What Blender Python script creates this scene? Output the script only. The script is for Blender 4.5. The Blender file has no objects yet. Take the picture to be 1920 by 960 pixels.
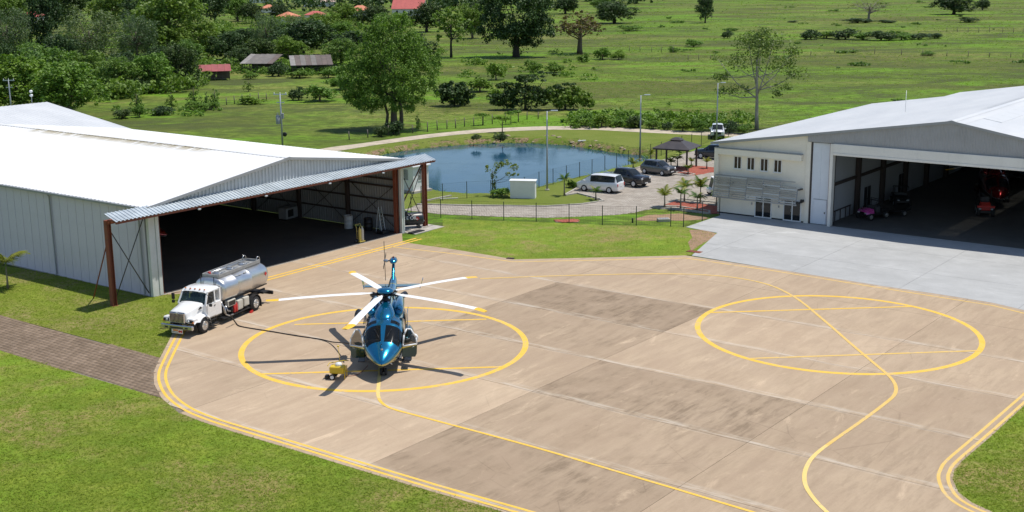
import bpy, bmesh, math, random
import numpy as np
from mathutils import Vector, Matrix
SC = bpy.context.scene
COL = SC.collection
R = math.radians
# ------------------------------------------------------------------ camera
FPX, PITCH, ROLL, CAMH = 2347.8, 0.22602, -0.009535, 22.33
_cp, _sp, _cr, _sr = math.cos(PITCH), math.sin(PITCH), math.cos(ROLL), math.sin(ROLL)
C_FW = np.array([0, _cp, -_sp]); _r0 = np.array([1., 0, 0]); _u0 = np.array([0, _sp, _cp])
C_R = _cr*_r0 + _sr*_u0; C_U = -_sr*_r0 + _cr*_u0
cam = bpy.data.cameras.new('camera'); cam.sensor_width = 36; cam.lens = FPX/1920*36
cam.clip_start = .5; cam.clip_end = 9000
camo = bpy.data.objects.new('camera', cam); COL.objects.link(camo)
M4 = Matrix(((C_R[0], C_U[0], -C_FW[0], 0), (C_R[1], C_U[1], -C_FW[1], 0), (C_R[2], C_U[2], -C_FW[2], CAMH), (0, 0, 0, 1)))
camo.matrix_world = M4
SC.camera = camo
# ------------------------------------------------------------------ light
SUN = Vector((.3724, .0915, 1)).normalized()
w = bpy.data.worlds.new('World'); SC.world = w; w.use_nodes = True
_n = w.node_tree.nodes; _bg = _n['Background']
_sky = _n.new('ShaderNodeTexSky'); _sky.sky_type = 'NISHITA'; _sky.sun_disc = False
_sky.sun_elevation = math.asin(SUN.z); _sky.sun_rotation = math.atan2(SUN.x, SUN.y)
_sky.altitude = 20; _sky.air_density = 1.0; _sky.dust_density = .4; _sky.ozone_density = 1.2
w.node_tree.links.new(_sky.outputs[0], _bg.inputs[0]); _bg.inputs[1].default_value = .128
sl = bpy.data.lights.new('sun', 'SUN'); sl.energy = 4.6; sl.angle = R(.53); sl.color = (1, .955, .88)
slo = bpy.data.objects.new('sun', sl); COL.objects.link(slo); slo.rotation_euler = SUN.to_track_quat('Z', 'Y').to_euler()
SC.view_settings.view_transform = 'Standard'; SC.view_settings.look = 'None'
SC.view_settings.exposure = 0.02; SC.view_settings.gamma = 1; SC.view_settings.use_curve_mapping = False
SC.render.engine = 'CYCLES'
SC.cycles.max_bounces = 6; SC.cycles.diffuse_bounces = 3; SC.cycles.glossy_bounces = 3
SC.cycles.transparent_max_bounces = 12; SC.cycles.transmission_bounces = 4
SC.cycles.caustics_reflective = False; SC.cycles.caustics_refractive = False
SC.cycles.use_denoising = True
# ------------------------------------------------------------------ survey: where a sight line meets level z
def G(px, py, z=0.):
    d = C_FW + (px-960)/FPX*C_R - (py-480)/FPX*C_U
    t = (z-CAMH)/d[2]
    return Vector((d[0]*t, d[1]*t, z))
def prj(p):
    X = np.array([p[0], p[1], p[2]-CAMH]); d = X@C_FW
    return 960+FPX*(X@C_R)/d, 480-FPX*(X@C_U)/d
def top_z(py, base):
    lo, hi = -4., 90.
    for _ in range(50):
        m = (lo+hi)/2
        if prj((base[0], base[1], m))[1] > py: lo = m
        else: hi = m
    return lo
class Frame:
    def __init__(s, O, deg):
        s.a = R(deg); s.O = Vector((O[0], O[1], 0)); s.x = Vector((math.cos(s.a), math.sin(s.a), 0)); s.y = Vector((-math.sin(s.a), math.cos(s.a), 0))
    def loc(s, p): d = Vector((p[0], p[1], 0))-s.O; return Vector((d.dot(s.x), d.dot(s.y), p[2] if len(p) > 2 else 0))
    def w(s, x, y, z=0): return s.O+s.x*x+s.y*y+Vector((0, 0, z))
FL = Frame(G(306, 553), 53.2)      # left hangar: x along its open front, y into it
FR = Frame(G(1519, 420), -37.)     # right hangar
FA = Frame((0, 70), -37.4)         # concrete apron
# ------------------------------------------------------------------ objects
def tag(o, label=None, cat=None, group=None, kind=None):
    if label: o['label'] = label
    if cat: o['category'] = cat
    if group: o['group'] = group
    if kind: o['kind'] = kind
    return o
def thing(name, label, cat, loc=(0, 0, 0), rz=0, group=None):
    o = bpy.data.objects.new(name, None); COL.objects.link(o); o.empty_display_size = .3
    o.location = loc; o.rotation_euler = (0, 0, rz)
    return tag(o, label, cat, group)
def kids(o): return [c for c in o.children]
def dup(o, loc=None, rz=None, label=None, group=None, scale=None):
    def cp(a, par):
        b = a.copy(); COL.objects.link(b)
        if par is not None: b.parent = par
        for ch in kids(a): cp(ch, b)
        return b
    r = cp(o, None)
    if loc is not None: r.location = loc
    if rz is not None: r.rotation_euler = (0, 0, rz)
    if label: r['label'] = label
    if group: r['group'] = group
    if scale is not None: r.scale = scale
    return r
def link_mesh(name, me, parent=None, loc=None):
    o = bpy.data.objects.new(name, me); COL.objects.link(o)
    if parent is not None: o.parent = parent
    if loc is not None: o.location = loc
    return o
def np_mesh(name, V, F, mat, tone=None, smooth=False):
    V = np.asarray(V, np.float32); F = np.asarray(F, np.int32); k = F.shape[1]
    me = bpy.data.meshes.new(name)
    me.vertices.add(len(V)); me.vertices.foreach_set('co', V.ravel())
    me.loops.add(F.size); me.loops.foreach_set('vertex_index', F.ravel())
    me.polygons.add(len(F)); me.polygons.foreach_set('loop_start', np.arange(0, F.size, k, dtype=np.int32))
    if tone is not None:
        a = me.attributes.new('tone', 'FLOAT', 'FACE'); a.data.foreach_set('value', np.asarray(tone, np.float32))
    me.materials.append(mat); me.update(calc_edges=True)
    if smooth: me.polygons.foreach_set('use_smooth', np.ones(len(F), bool))
    return me
class MB:
    """collects shapes; build() links them as ONE mesh object"""
    def __init__(s): s.v = []; s.f = []; s.sm = []
    def add(s, vs, fs, sm=False):
        b = len(s.v); s.v += [tuple(v) for v in vs]; s.f += [tuple(i+b for i in f) for f in fs]; s.sm += [sm]*len(fs); return s
    def box(s, x0, x1, y0, y1, z0, z1, M=None):
        vs = [(x, y, z) for z in (z0, z1) for y in (y0, y1) for x in (x0, x1)]
        if M is not None: vs = [M@Vector(v) for v in vs]
        return s.add(vs, [(0, 2, 3, 1), (4, 5, 7, 6), (0, 1, 5, 4), (2, 6, 7, 3), (0, 4, 6, 2), (1, 3, 7, 5)])
    def bbox(s, x0, x1, y0, y1, z0, z1, b=.03, M=None):
        # box with chamfered vertical and top edges
        def ring(i, z): return [(x0+i+0, y0+b+i, z), (x0+b+i, y0+i, z), (x1-b-i, y0+i, z), (x1-i, y0+b+i, z), (x1-i, y1-b-i, z), (x1-b-i, y1-i, z), (x0+b+i, y1-i, z), (x0+i, y1-b-i, z)]
        vs = ring(b*.6, z0)+ring(0, z0+b)+ring(0, z1-b)+ring(b*.6, z1)
        if M is not None: vs = [M@Vector(v) for v in vs]
        fs = [tuple(range(7, -1, -1)), tuple(range(24, 32))]
        for k in range(3):
            for i in range(8): fs.append((k*8+i, k*8+(i+1) % 8, k*8+8+(i+1) % 8, k*8+8+i))
        return s.add(vs, fs)
    def beam(s, p, q, w, h, up=(0, 0, 1)):
        p = Vector(p); q = Vector(q); d = (q-p); L = d.length
        if L < 1e-6: return s
        d /= L; u = Vector(up)
        if abs(d.dot(u)) > .98: u = Vector((0, 1, 0))
        r = d.cross(u).normalized(); u = r.cross(d)
        vs = [b+r*sx*w/2+u*sz*h/2 for b in (p, q) for sx, sz in ((-1, -1), (1, -1), (1, 1), (-1, 1))]
        return s.add(vs, [(3, 2, 1, 0), (4, 5, 6, 7), (0, 1, 5, 4), (1, 2, 6, 5), (2, 3, 7, 6), (3, 0, 4, 7)])
    def tube(s, pts, r, n=8, caps=True):
        pts = [Vector(p) for p in pts]; rs = r if hasattr(r, '__len__') else [r]*len(pts)
        vs = []; up = None
        for i, p in enumerate(pts):
            d = (pts[min(i+1, len(pts)-1)]-pts[max(i-1, 0)]).normalized()
            if up is None: up = Vector((0, 0, 1)) if abs(d.z) < .9 else Vector((1, 0, 0))
            a = d.cross(up).normalized(); b = a.cross(d); up = b
            for k in range(n):
                t = 2*math.pi*k/n; vs.append(p+(a*math.cos(t)+b*math.sin(t))*rs[i])
        fs = [(i*n+k, i*n+(k+1) % n, (i+1)*n+(k+1) % n, (i+1)*n+k) for i in range(len(pts)-1) for k in range(n)]
        fs = [f[::-1] for f in fs]
        if caps: fs += [tuple(range(n)), tuple(range(len(pts)*n-1, len(pts)*n-n-1, -1))]
        return s.add(vs, fs, True)
    def lathe(s, prof, n=16, c=(0, 0, 0), axis='z'):
        vs = []; c = Vector(c)
        for r, h in prof:
            for k in range(n):
                t = 2*math.pi*k/n; a, b = r*math.cos(t), r*math.sin(t)
                vs.append(c+(Vector((a, b, h)) if axis == 'z' else Vector((h, a, b)) if axis == 'x' else Vector((b, h, a))))
        m = len(prof)
        fs = [(i*n+k, i*n+(k+1) % n, (i+1)*n+(k+1) % n, (i+1)*n+k) for i in range(m-1) for k in range(n)]
        fs += [tuple(range(n-1, -1, -1)), tuple(range((m-1)*n, m*n))]
        return s.add(vs, fs, n > 10)
    def prism(s, poly, z0, z1):
        n = len(poly); vs = [(p[0], p[1], z0) for p in poly]+[(p[0], p[1], z1) for p in poly]
        return s.add(vs, [tuple(range(n-1, -1, -1)), tuple(range(n, 2*n))]+[(i, (i+1) % n, n+(i+1) % n, n+i) for i in range(n)])
    def extr(s, poly3, vec):
        n = len(poly3); v = Vector(vec); vs = [Vector(p) for p in poly3]; vs += [p+v for p in vs]
        return s.add(vs, [tuple(range(n-1, -1, -1)), tuple(range(n, 2*n))]+[(i, (i+1) % n, n+(i+1) % n, n+i) for i in range(n)])
    def grid(s, rows, sm=True, closed=False):
        m = len(rows[0]); vs = [p for r in rows for p in r]
        fs = []
        for i in range(len(rows)-1):
            for k in range(m if closed else m-1): fs.append((i*m+k, i*m+(k+1) % m, (i+1)*m+(k+1) % m, (i+1)*m+k))
        return s.add(vs, fs, sm)
    def mesh(s, name, mat):
        me = bpy.data.meshes.new(name); me.from_pydata(s.v, [], s.f)
        me.polygons.foreach_set('use_smooth', s.sm)
        if mat: me.materials.append(mat)
        me.update(); return me
    def build(s, name, mat, parent=None, loc=None, recalc=False):
        me = s.mesh(name, mat)
        if recalc:
            b = bmesh.new(); b.from_mesh(me); bmesh.ops.recalc_face_normals(b, faces=b.faces); b.to_mesh(me); b.free()
        return link_mesh(name, me, parent, loc)
# ------------------------------------------------------------------ materials
class S:
    def __init__(s, name):
        s.m = bpy.data.materials.new(name); s.m.use_nodes = True; s.t = s.m.node_tree
        s.b = s.t.nodes['Principled BSDF']; s.out = s.t.nodes['Material Output']
    def n(s, ty, out=0, **kw):
        nd = s.t.nodes.new('ShaderNode'+ty)
        for k, v in kw.items():
            if k in nd.inputs: s.put(nd.inputs[k], v)
            else: setattr(nd, k, v)
        return nd.outputs[out]
    def put(s, sock, v):
        if isinstance(v, bpy.types.NodeSocket): s.t.links.new(v, sock)
        else:
            if sock.type == 'RGBA' and hasattr(v, '__len__') and len(v) == 3: v = (*v, 1)
            sock.default_value = v
    def P(s, **kw):
        for k, v in kw.items(): s.put(s.b.inputs[k.replace('_', ' ')], v)
    def co(s, which='Object'): return s.n('TexCoord').node.outputs[which]
    def map(s, v, sc=(1, 1, 1), rot=(0, 0, 0), loc=(0, 0, 0)): return s.n('Mapping', Vector=v, Scale=sc, Rotation=rot, Location=loc)
    def noise(s, v, scale=1., detail=4, rough=.55, dist=0): return s.n('TexNoise', Vector=v, Scale=scale, Detail=detail, Roughness=rough, Distortion=dist)
    def m_(s, op, a, b=0., c=0.):
        nd = s.t.nodes.new('ShaderNodeMath'); nd.operation = op
        for i, v in enumerate((a, b, c)): s.put(nd.inputs[i], v)
        return nd.outputs[0]
    def mr(s, v, a, b, c=0., d=1., smooth=True):
        nd = s.t.nodes.new('ShaderNodeMapRange'); nd.interpolation_type = 'SMOOTHSTEP' if smooth else 'LINEAR'
        for i, x in enumerate((v, a, b, c, d)): s.put(nd.inputs[i], x)
        return nd.outputs[0]
    def mix(s, f, a, b, mode='MIX'):
        nd = s.t.nodes.new('ShaderNodeMix'); nd.data_type = 'RGBA'; nd.blend_type = mode
        s.put(nd.inputs[0], f); s.put(nd.inputs[6], a); s.put(nd.inputs[7], b); return nd.outputs[2]
    def xyz(s, v):
        nd = s.t.nodes.new('ShaderNodeSeparateXYZ'); s.put(nd.inputs[0], v); return nd.outputs
    def attr(s, name, ty='GEOMETRY'):
        nd = s.t.nodes.new('ShaderNodeAttribute'); nd.attribute_name = name; nd.attribute_type = ty; return nd.outputs['Fac']
    def rnd(s): return s.t.nodes.new('ShaderNodeObjectInfo').outputs['Random']
    def bump(s, h, strength=.3, dist=.05): s.put(s.b.inputs['Normal'], s.n('Bump', Height=h, Strength=strength, Distance=dist))
_mc = {}
def mat(name, col, rough=.6, metal=0., var=.18, scale=1.3, bump=0., coat=0., spec=.5, dirt=None, grime=0.):
    """plain procedural material with uneven colour, gloss and a little relief"""
    if name in _mc: return _mc[name]
    s = S(name); c = s.co()
    nz = s.noise(c, scale, 6, .62); fine = s.noise(c, scale*14, 3)
    v = s.m_('ADD', s.m_('MULTIPLY', nz, .7), s.m_('MULTIPLY', fine, .3))
    lo = tuple(x*(1-var) for x in col); hi = tuple(min(1, x*(1+var*.6)) for x in col)
    cc = s.mix(s.mr(v, .3, .7), lo, hi)
    if grime:
        g = s.noise(s.map(c, (1, 1, .25)), scale*2.2, 7, .7)
        cc = s.mix(s.mr(g, .52, .75, 0, grime), cc, dirt or tuple(x*.45 for x in col))
    s.P(Base_Color=cc, Roughness=s.mr(nz, .25, .75, max(.02, rough*.82), min(1, rough*1.15)), Metallic=metal, Coat_Weight=coat, Specular_IOR_Level=spec)
    if coat: s.P(Coat_Roughness=.06)
    if bump: s.bump(fine, bump, .02)
    _mc[name] = s.m; return s.m
def glass(name, tint=(.02, .03, .035), a=.55):
    """tinted pane: partly see-through, with a clear reflection"""
    if name in _mc: return _mc[name]
    s = S(name); s.P(Base_Color=tint, Roughness=.04, Specular_IOR_Level=.6)
    tr = s.n('BsdfTransparent', Color=(*[min(1, .35+x*3) for x in tint], 1))
    fr = s.n('LayerWeight', 1, Blend=.35)
    f = s.mr(fr, 0., 1., 1-a, 1.)
    mx = s.t.nodes.new('ShaderNodeMixShader'); s.put(mx.inputs[0], f); s.put(mx.inputs[1], tr); s.put(mx.inputs[2], s.b.outputs[0])
    s.put(s.out.inputs[0], mx.outputs[0]); _mc[name] = s.m; return s.m
# ================================================================== materials of the ground
def grass_mat(name, cols, dry, scl, aniso=(1, 1, 1), dryamt=.5, band=None, rough=.3, sedge=False):
    s = S(name); c = s.co(); ca = s.map(c, aniso)
    big = s.noise(ca, scl, 5, .6, .4); mid = s.noise(ca, scl*5.3, 6, .7); fine = s.noise(c, 7., 4, .7); ff = s.noise(c, 31., 3, .7)
    col = s.mix(s.mr(big, .40, .58), cols[0], cols[1])
    col = s.mix(s.mr(mid, .35, .7), col, cols[2])
    d = s.m_('MULTIPLY', s.mr(s.noise(s.map(c, aniso, loc=(37, 11, 3)), scl*1.9, 6, .7, .3), .45, .63), s.mr(s.noise(c, 1.7, 5, .7), .25, .62))
    col = s.mix(s.m_('MULTIPLY', d, dryamt), col, dry)
    if band:
        y = s.noise(s.map(c, (.011, .021, 1), rot=(0, 0, .12), loc=(3, 1, 0)), 1., 6, .62, 1.4)
        col = s.mix(s.mr(y, .47, .62, 0, .85), col, band)
    ro = s.noise(s.map(c, (1, 1.5, 1), loc=(9, 4, 0)), .42, 7, .75, .5); col = s.mix(s.mr(ro, .42, .6, rough, 0), col, tuple(k*.55 for k in cols[0]))
    if sedge:
        p1 = s.noise(s.map(c, (.022, .05, 1), loc=(1, 8, 0)), 1., 7, .68, .8); p2 = s.noise(s.map(c, (.07, .14, 1), loc=(4, 2, 0)), 1., 6, .7, .5)
        col = s.mix(s.m_('MULTIPLY', s.mr(p1, .49, .58), s.mr(p2, .36, .56)), col, (.072, .088, .024)); col = s.mix(s.m_('MULTIPLY', s.mr(p1, .44, .37), .6), col, (.135, .28, .015))
    g = s.m_('ADD', s.m_('MULTIPLY', fine, .5), s.m_('MULTIPLY', ff, .5))
    col = s.mix(s.mr(g, .3, .7), s.mix(1., col, (.74, .76, .72), 'MULTIPLY'), s.mix(1., col, (1.2, 1.19, 1.15), 'MULTIPLY'))
    s.P(Base_Color=col, Roughness=.9, Specular_IOR_Level=.15); s.bump(g, .9, .09)
    return s.m
M_MEADOW = grass_mat('meadow_grass_soil', ((.11, .155, .024), (.14, .30, .014), (.155, .235, .024)), (.29, .235, .09), .011, (.5, 1.3, 1), .85, (.12, .115, .035), .75, True)
M_LAWN = grass_mat('mown_lawn', ((.15, .225, .022), (.19, .295, .026), (.23, .275, .036)), (.34, .25, .115), .09, (1, 1, 1), .95)
M_LAWN2 = grass_mat('dry_lawn', ((.17, .215, .026), (.195, .26, .028), (.225, .25, .044)), (.31, .25, .11), .12, (1, 1, 1), .95)

# ================================================================== pond outline (water level a little below the lawn)
WZ = -.75
POND = [G(x, y, WZ) for x, y in [(690, 303), (725, 290), (765, 283), (830, 275.5), (890, 271), (950, 269), (1010, 270), (1060, 273), (1110, 281), (1160, 289), (1207, 293),
                                 (1208, 301), (1175, 313), (1140, 322), (1090, 335), (1050, 343), (1000, 355), (965, 364), (920, 371), (880, 369), (835, 365), (790, 358), (745, 350), (690, 335)]]
PP = np.array([(p.x, p.y) for p in POND])
def poly_sd(X, Y, P):
    """signed distance to a polygon, negative inside"""
    X = np.asarray(X, float); Y = np.asarray(Y, float)
    d = np.full(X.shape, 1e9); ins = np.zeros(X.shape, bool); n = len(P)
    for i in range(n):
        ax, ay = P[i]; bx, by = P[(i+1) % n]
        ex, ey = bx-ax, by-ay; t = np.clip(((X-ax)*ex+(Y-ay)*ey)/(ex*ex+ey*ey), 0, 1)
        d = np.minimum(d, np.hypot(X-ax-t*ex, Y-ay-t*ey))
        c = ((ay > Y) != (by > Y)) & (X < (bx-ax)*(Y-ay)/(by-ay+1e-12)+ax); ins ^= c
    return np.where(ins, -d, d)
def ground_z(X, Y):
    sd = poly_sd(X, Y, PP)
    t = np.clip((sd+1.2)/3.2, 0, 1); t = t*t*(3-2*t)
    wob = .12*np.sin(X*1.7+.6*np.sin(Y*.9))*np.cos(Y*1.3)*np.clip(1-np.abs(sd-1.2)/2.2, 0, 1)
    z = -1.6+1.6*t+wob
    far = np.clip((np.hypot(X, Y)-260)/900, 0, 1)
    return np.where(sd > 2.0, 0., z)
xs = np.unique(np.r_[np.linspace(-3500, -300, 17), np.linspace(-300, -60, 25), np.linspace(-60, -26, 18), np.arange(-26, 26.1, .6), np.linspace(27, 60, 18), np.linspace(60, 300, 25), np.linspace(300, 3500, 17)])
ys = np.unique(np.r_[np.linspace(-1500, 0, 9), np.linspace(0, 118, 24), np.arange(118, 172.1, .6), np.linspace(174, 300, 28), np.linspace(300, 900, 31), np.linspace(900, 6500, 20)])
XX, YY = np.meshgrid(xs, ys); ZZ = ground_z(XX, YY); nx, ny = len(xs), len(ys)
idx = np.arange(nx*ny).reshape(ny, nx)
FF = np.stack([idx[:-1, :-1], idx[:-1, 1:], idx[1:, 1:], idx[1:, :-1]], -1).reshape(-1, 4)
g = link_mesh('ground', np_mesh('ground', np.stack([XX, YY, ZZ], -1).reshape(-1, 3), FF, M_MEADOW, smooth=True)); tag(g, 'flat green meadow reaching to the far tree line', kind='structure')

def sheet(name, poly, z, mt, label, thick=None, hole=None):
    """flat ground sheet as a triangulated polygon"""
    b = bmesh.new(); vs = [b.verts.new((p[0], p[1], z)) for p in poly]; f = b.faces.new(vs)
    if f.normal.z < 0 or (f.normal_update() or f.normal.z < 0): f.normal_flip()
    if thick:
        r = bmesh.ops.extrude_face_region(b, geom=[f]); vv = [e for e in r['geom'] if isinstance(e, bmesh.types.BMVert)]
        bmesh.ops.translate(b, verts=vv, vec=(0, 0, thick))
    bmesh.ops.triangulate(b, faces=b.faces[:]); bmesh.ops.recalc_face_normals(b, faces=b.faces[:])
    me = bpy.data.meshes.new(name); b.to_mesh(me); b.free(); me.materials.append(mt)
    return tag(link_mesh(name, me), label, kind='structure')
def smooth_line(pts, n=6, closed=False):
    P = [Vector((p[0], p[1], 0)) for p in pts]; out = []; m = len(P)
    for i in range(m if closed else m-1):
        a, b, c, d = (P[(i-1) % m], P[i], P[(i+1) % m], P[(i+2) % m]) if closed else (P[max(i-1, 0)], P[i], P[i+1], P[min(i+2, m-1)])
        for k in range(n):
            t = k/n; out.append(.5*((2*b)+(c-a)*t+(2*a-5*b+4*c-d)*t*t+(3*b-a-3*c+d)*t**3))
    if not closed: out.append(P[-1])
    return out
def ribbon(pts, wid, z=0., off=0., mb=None):
    mb = mb or MB(); L = []; Rr_ = []; m = len(pts)
    cl = (Vector(pts[0]).xy-Vector(pts[-1]).xy).length < 1e-4
    for i in range(m):
        a = pts[i-1] if i else (pts[-2] if cl else pts[0]); c = pts[i+1] if i < m-1 else (pts[1] if cl else pts[-1])
        d = Vector((c[0]-a[0], c[1]-a[1])).normalized(); nrm = Vector((-d.y, d.x)); p = Vector((pts[i][0], pts[i][1]))
        A = p+nrm*(off+wid/2); B = p+nrm*(off-wid/2)
        L.append((A.x, A.y, z)); Rr_.append((B.x, B.y, z))
    return mb.grid([Rr_, L], sm=False)

# ------------------------------------------------------------------ apron outline
AP_LEFT = [(308, 556), (342, 552), (372, 548), (352, 575), (333, 605), (322, 630), (296, 680), (288, 700), (289, 722), (303, 748), (335, 775), (380, 793), (440, 812), (560, 848), (760, 909), (965, 968)]
left = [G(*p) for p in AP_LEFT]
isl = [(1990, 700), (1920, 762), (1860, 818), (1803, 867), (1789, 884), (1786, 900), (1797, 925), (1822, 944), (1870, 966), (1950, 992)]
island_edge = [G(*p) for p in isl]
lend = left[-1]; ldir = (left[-1]-left[-2]).normalized(); far_l = lend+ldir*30
idir = (island_edge[-1]-island_edge[-2]).normalized(); rend = island_edge[-1]+idir*26
fore_line = [G(*p) for p in [(755, 455), (860, 470), (965, 487.5), (1120, 484), (1285, 480), (1450, 505), (1650, 537), (1760, 553), (1860, 569), (1920, 583)]]
fd = FR.x
fore_end = fore_line[-1]+fd*24
ISL_TIP = fore_line[-1]+fd*6+Vector((0, -.3, 0))
hang_edge = [FL.w(25.4, 0), FL.w(-.2, 0)]
APRON = hang_edge+left[1:]+[far_l, Vector((far_l.x+24, far_l.y-14, 0)), rend]+island_edge[::-1]+[ISL_TIP, fore_line[-1]+fd*5.6]+fore_line[::-1]
ZA = .05
# concrete material: streaks run across the lanes
def concrete_mat(name, c_lo, c_hi, c_stain, streak=(2.2, .16), stain=1.0, joint=True):
    s = S(name); c = s.co(); x, y, _ = s.xyz(c)
    tone = s.attr('tone', 'OBJECT'); dark = s.attr('dark', 'OBJECT')
    big = s.noise(c, .11, 5, .6, .5); mid = s.noise(c, .55, 6, .65, .3)
    st = s.noise(s.map(c, (streak[0], streak[1], 1), rot=(0, 0, R(9))), 1., 6, .68, .25)
    st2 = s.noise(s.map(c, (streak[0]*2.1, streak[1]*2.4, 1), rot=(0, 0, R(14)), loc=(7, 3, 0)), 1., 5, .7, .2)
    fine = s.noise(c, 11., 4, .7); gr = s.noise(c, 60., 2, .6)
    v = s.m_('ADD', s.m_('MULTIPLY', big, .3), s.m_('ADD', s.m_('MULTIPLY', mid, .25), s.m_('ADD', s.m_('MULTIPLY', st, .3), s.m_('MULTIPLY', fine, .15))))
    col = s.mix(s.mr(v, .38, .62), c_lo, c_hi)
    # worn dark staining, heavier on slabs with a high 'dark' value
    sm = s.m_('MULTIPLY', s.mr(st2, .40, .66), s.mr(s.m_('ADD', s.m_('MULTIPLY', big, .55), s.m_('MULTIPLY', mid, .45)), .36, .6))
    amt = s.m_('ADD', s.m_('MULTIPLY', dark, s.m_('ADD', .26, s.m_('ADD', s.m_('MULTIPLY', sm, .27), s.m_('MULTIPLY', s.mr(mid, .3, .7), .3)))), s.m_('MULTIPLY', sm, .2*stain))
    vo = s.n('TexVoronoi', Vector=s.map(c, (1, 1, 1)), Scale=.9); spots = s.m_('MULTIPLY', s.mr(vo, .11, .03), s.mr(s.noise(c, .3, 3, .5), .52, .62)); amt = s.m_('ADD', amt, s.m_('MULTIPLY', spots, .35))
    ve = s.t.nodes.new('ShaderNodeTexVoronoi'); ve.feature = 'DISTANCE_TO_EDGE'; s.put(ve.inputs['Vector'], c); ve.inputs['Scale'].default_value = .21
    crack = s.m_('MULTIPLY', s.mr(ve.outputs['Distance'], .007, .001), s.mr(s.noise(c, .16, 3, .5, .5), .5, .6)); amt = s.m_('ADD', amt, s.m_('MULTIPLY', crack, .25))
    col = s.mix(s.m_('MINIMUM', amt, .92), col, c_stain)
    # pale scuffs
    pale = s.m_('MULTIPLY', s.mr(s.noise(s.map(c, (streak[0]*.9, streak[1]*1.5, 1), rot=(0, 0, R(-6)), loc=(13, 5, 0)), 1., 7, .72, .6), .56, .74), .55)
    col = s.mix(pale, col, tuple(min(1, k*1.28) for k in c_hi))
    if joint:
        jd = None
        for b in (-16.9, -10.4, -3.95, 2.75, 9.87, 16.5):
            d = s.m_('ABSOLUTE', s.m_('SUBTRACT', y, b+.22)); jd = d if jd is None else s.m_('MINIMUM', jd, d)
        edge = s.m_('MULTIPLY', s.mr(jd, .5, .0), s.mr(s.noise(s.map(c, (.35, 3, 1)), 1., 6, .7), .42, .62, 0, .75))
        col = s.mix(edge, col, (.56, .49, .4))
    col = s.mix(s.mr(tone, -1, 1, .5, 1., False), s.mix(1., col, (.62, .6, .58), 'MULTIPLY'), s.mix(1., col, (1.12, 1.12, 1.12), 'MULTIPLY'))
    col = s.mix(s.mr(gr, .3, .7), s.mix(1., col, (.9, .9, .9), 'MULTIPLY'), col)
    s.P(Base_Color=col, Roughness=s.mr(mid, .3, .7, .75, .95), Specular_IOR_Level=.25); s.bump(s.m_('ADD', fine, gr), .25, .02)
    return s.m
M_CONC = concrete_mat('apron_concrete', (.395, .292, .2), (.51, .392, .272), (.225, .165, .11), (1.0, .15))
M_FORE = concrete_mat('grey_forecourt_concrete', (.35, .352, .345), (.45, .452, .445), (.3, .3, .29), (.3, .5), .6, False)
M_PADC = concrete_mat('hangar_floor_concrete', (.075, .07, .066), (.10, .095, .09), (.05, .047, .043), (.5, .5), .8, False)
M_KERB = mat('kerb_concrete', (.42, .39, .34), .85, var=.25, scale=2, bump=.3)
M_JOINT = mat('joint_sealant', (.2, .165, .125), .9, var=.3)
# clip polygon (convex clip rectangle against concave subject, Sutherland-Hodgman)
def clip_rect(poly, x0, x1, y0, y1):
    def cut(P, ax, v, keep):
        out = []
        for i in range(len(P)):
            a, b = P[i-1], P[i]; ia, ib = keep(a[ax], v), keep(b[ax], v)
            if ia != ib:
                t = (v-a[ax])/(b[ax]-a[ax]); out.append((a[0]+(b[0]-a[0])*t, a[1]+(b[1]-a[1])*t))
            if ib: out.append(b)
        return out
    ge = lambda a, v: a >= v
    le = lambda a, v: a <= v
    for ax, v, k in ((0, x0, ge), (0, x1, le), (1, y0, ge), (1, y1, le)):
        if len(poly) < 3: return []
        poly = cut(poly, ax, v, k)
    return poly
def area(P): return .5*sum(P[i-1][0]*P[i][1]-P[i][0]*P[i-1][1] for i in range(len(P)))
def clean(P):
    out = []
    for p in P:
        if not out or math.hypot(p[0]-out[-1][0], p[1]-out[-1][1]) > .012: out.append(p)
    if len(out) > 2 and math.hypot(out[0][0]-out[-1][0], out[0][1]-out[-1][1]) < .012: out.pop()
    return out
def slab_part(name, poly, z0, z1, mt, parent):
    b = bmesh.new(); vs = [b.verts.new((p[0], p[1], z1)) for p in poly]; f = b.faces.new(vs); f.normal_update()
    if f.normal.z < 0: f.normal_flip()
    r = bmesh.ops.extrude_face_region(b, geom=[f]); lo = [e for e in r['geom'] if isinstance(e, bmesh.types.BMVert)]
    bmesh.ops.translate(b, verts=lo, vec=(0, 0, z0-z1)); bmesh.ops.triangulate(b, faces=b.faces[:]); bmesh.ops.recalc_face_normals(b, faces=b.faces[:])
    me = bpy.data.meshes.new(name); b.to_mesh(me); b.free(); me.materials.append(mt)
    return link_mesh(name, me, parent)
apron = thing('apron', 'sand coloured concrete helicopter apron cast in wide slabs', None, FA.O, FA.a); del apron['label']
tag(apron, 'sand coloured concrete helicopter apron cast in wide slabs', kind='structure')
apl = [tuple(FA.loc(p)[:2]) for p in APRON]
slab_part('joint_bed', clean(apl), 0., .022, M_JOINT, apron)
LANES = [-80, -30, -23.4, -16.9, -10.4, -3.95, 2.75, 9.87, 16.5, 23.2, 30, 37, 44, 60]
CROSS = [-60, -34.1, -21.3, -8.5, 4.3, 17.1, 29.9, 42.7, 60, 90]
rg = random.Random(5)
DARK = {(5, 4): .25, (6, 3): 1.15, (5, 3): .7, (4, 4): .95, (3, 4): .55, (4, 3): .25, (5, 5): .45, (4, 5): .5, (3, 3): .05, (2, 4): .95, (2, 5): .5, (6, 4): 0., (7, 3): .1, (7, 4): .12, (3, 5): .35}
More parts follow.
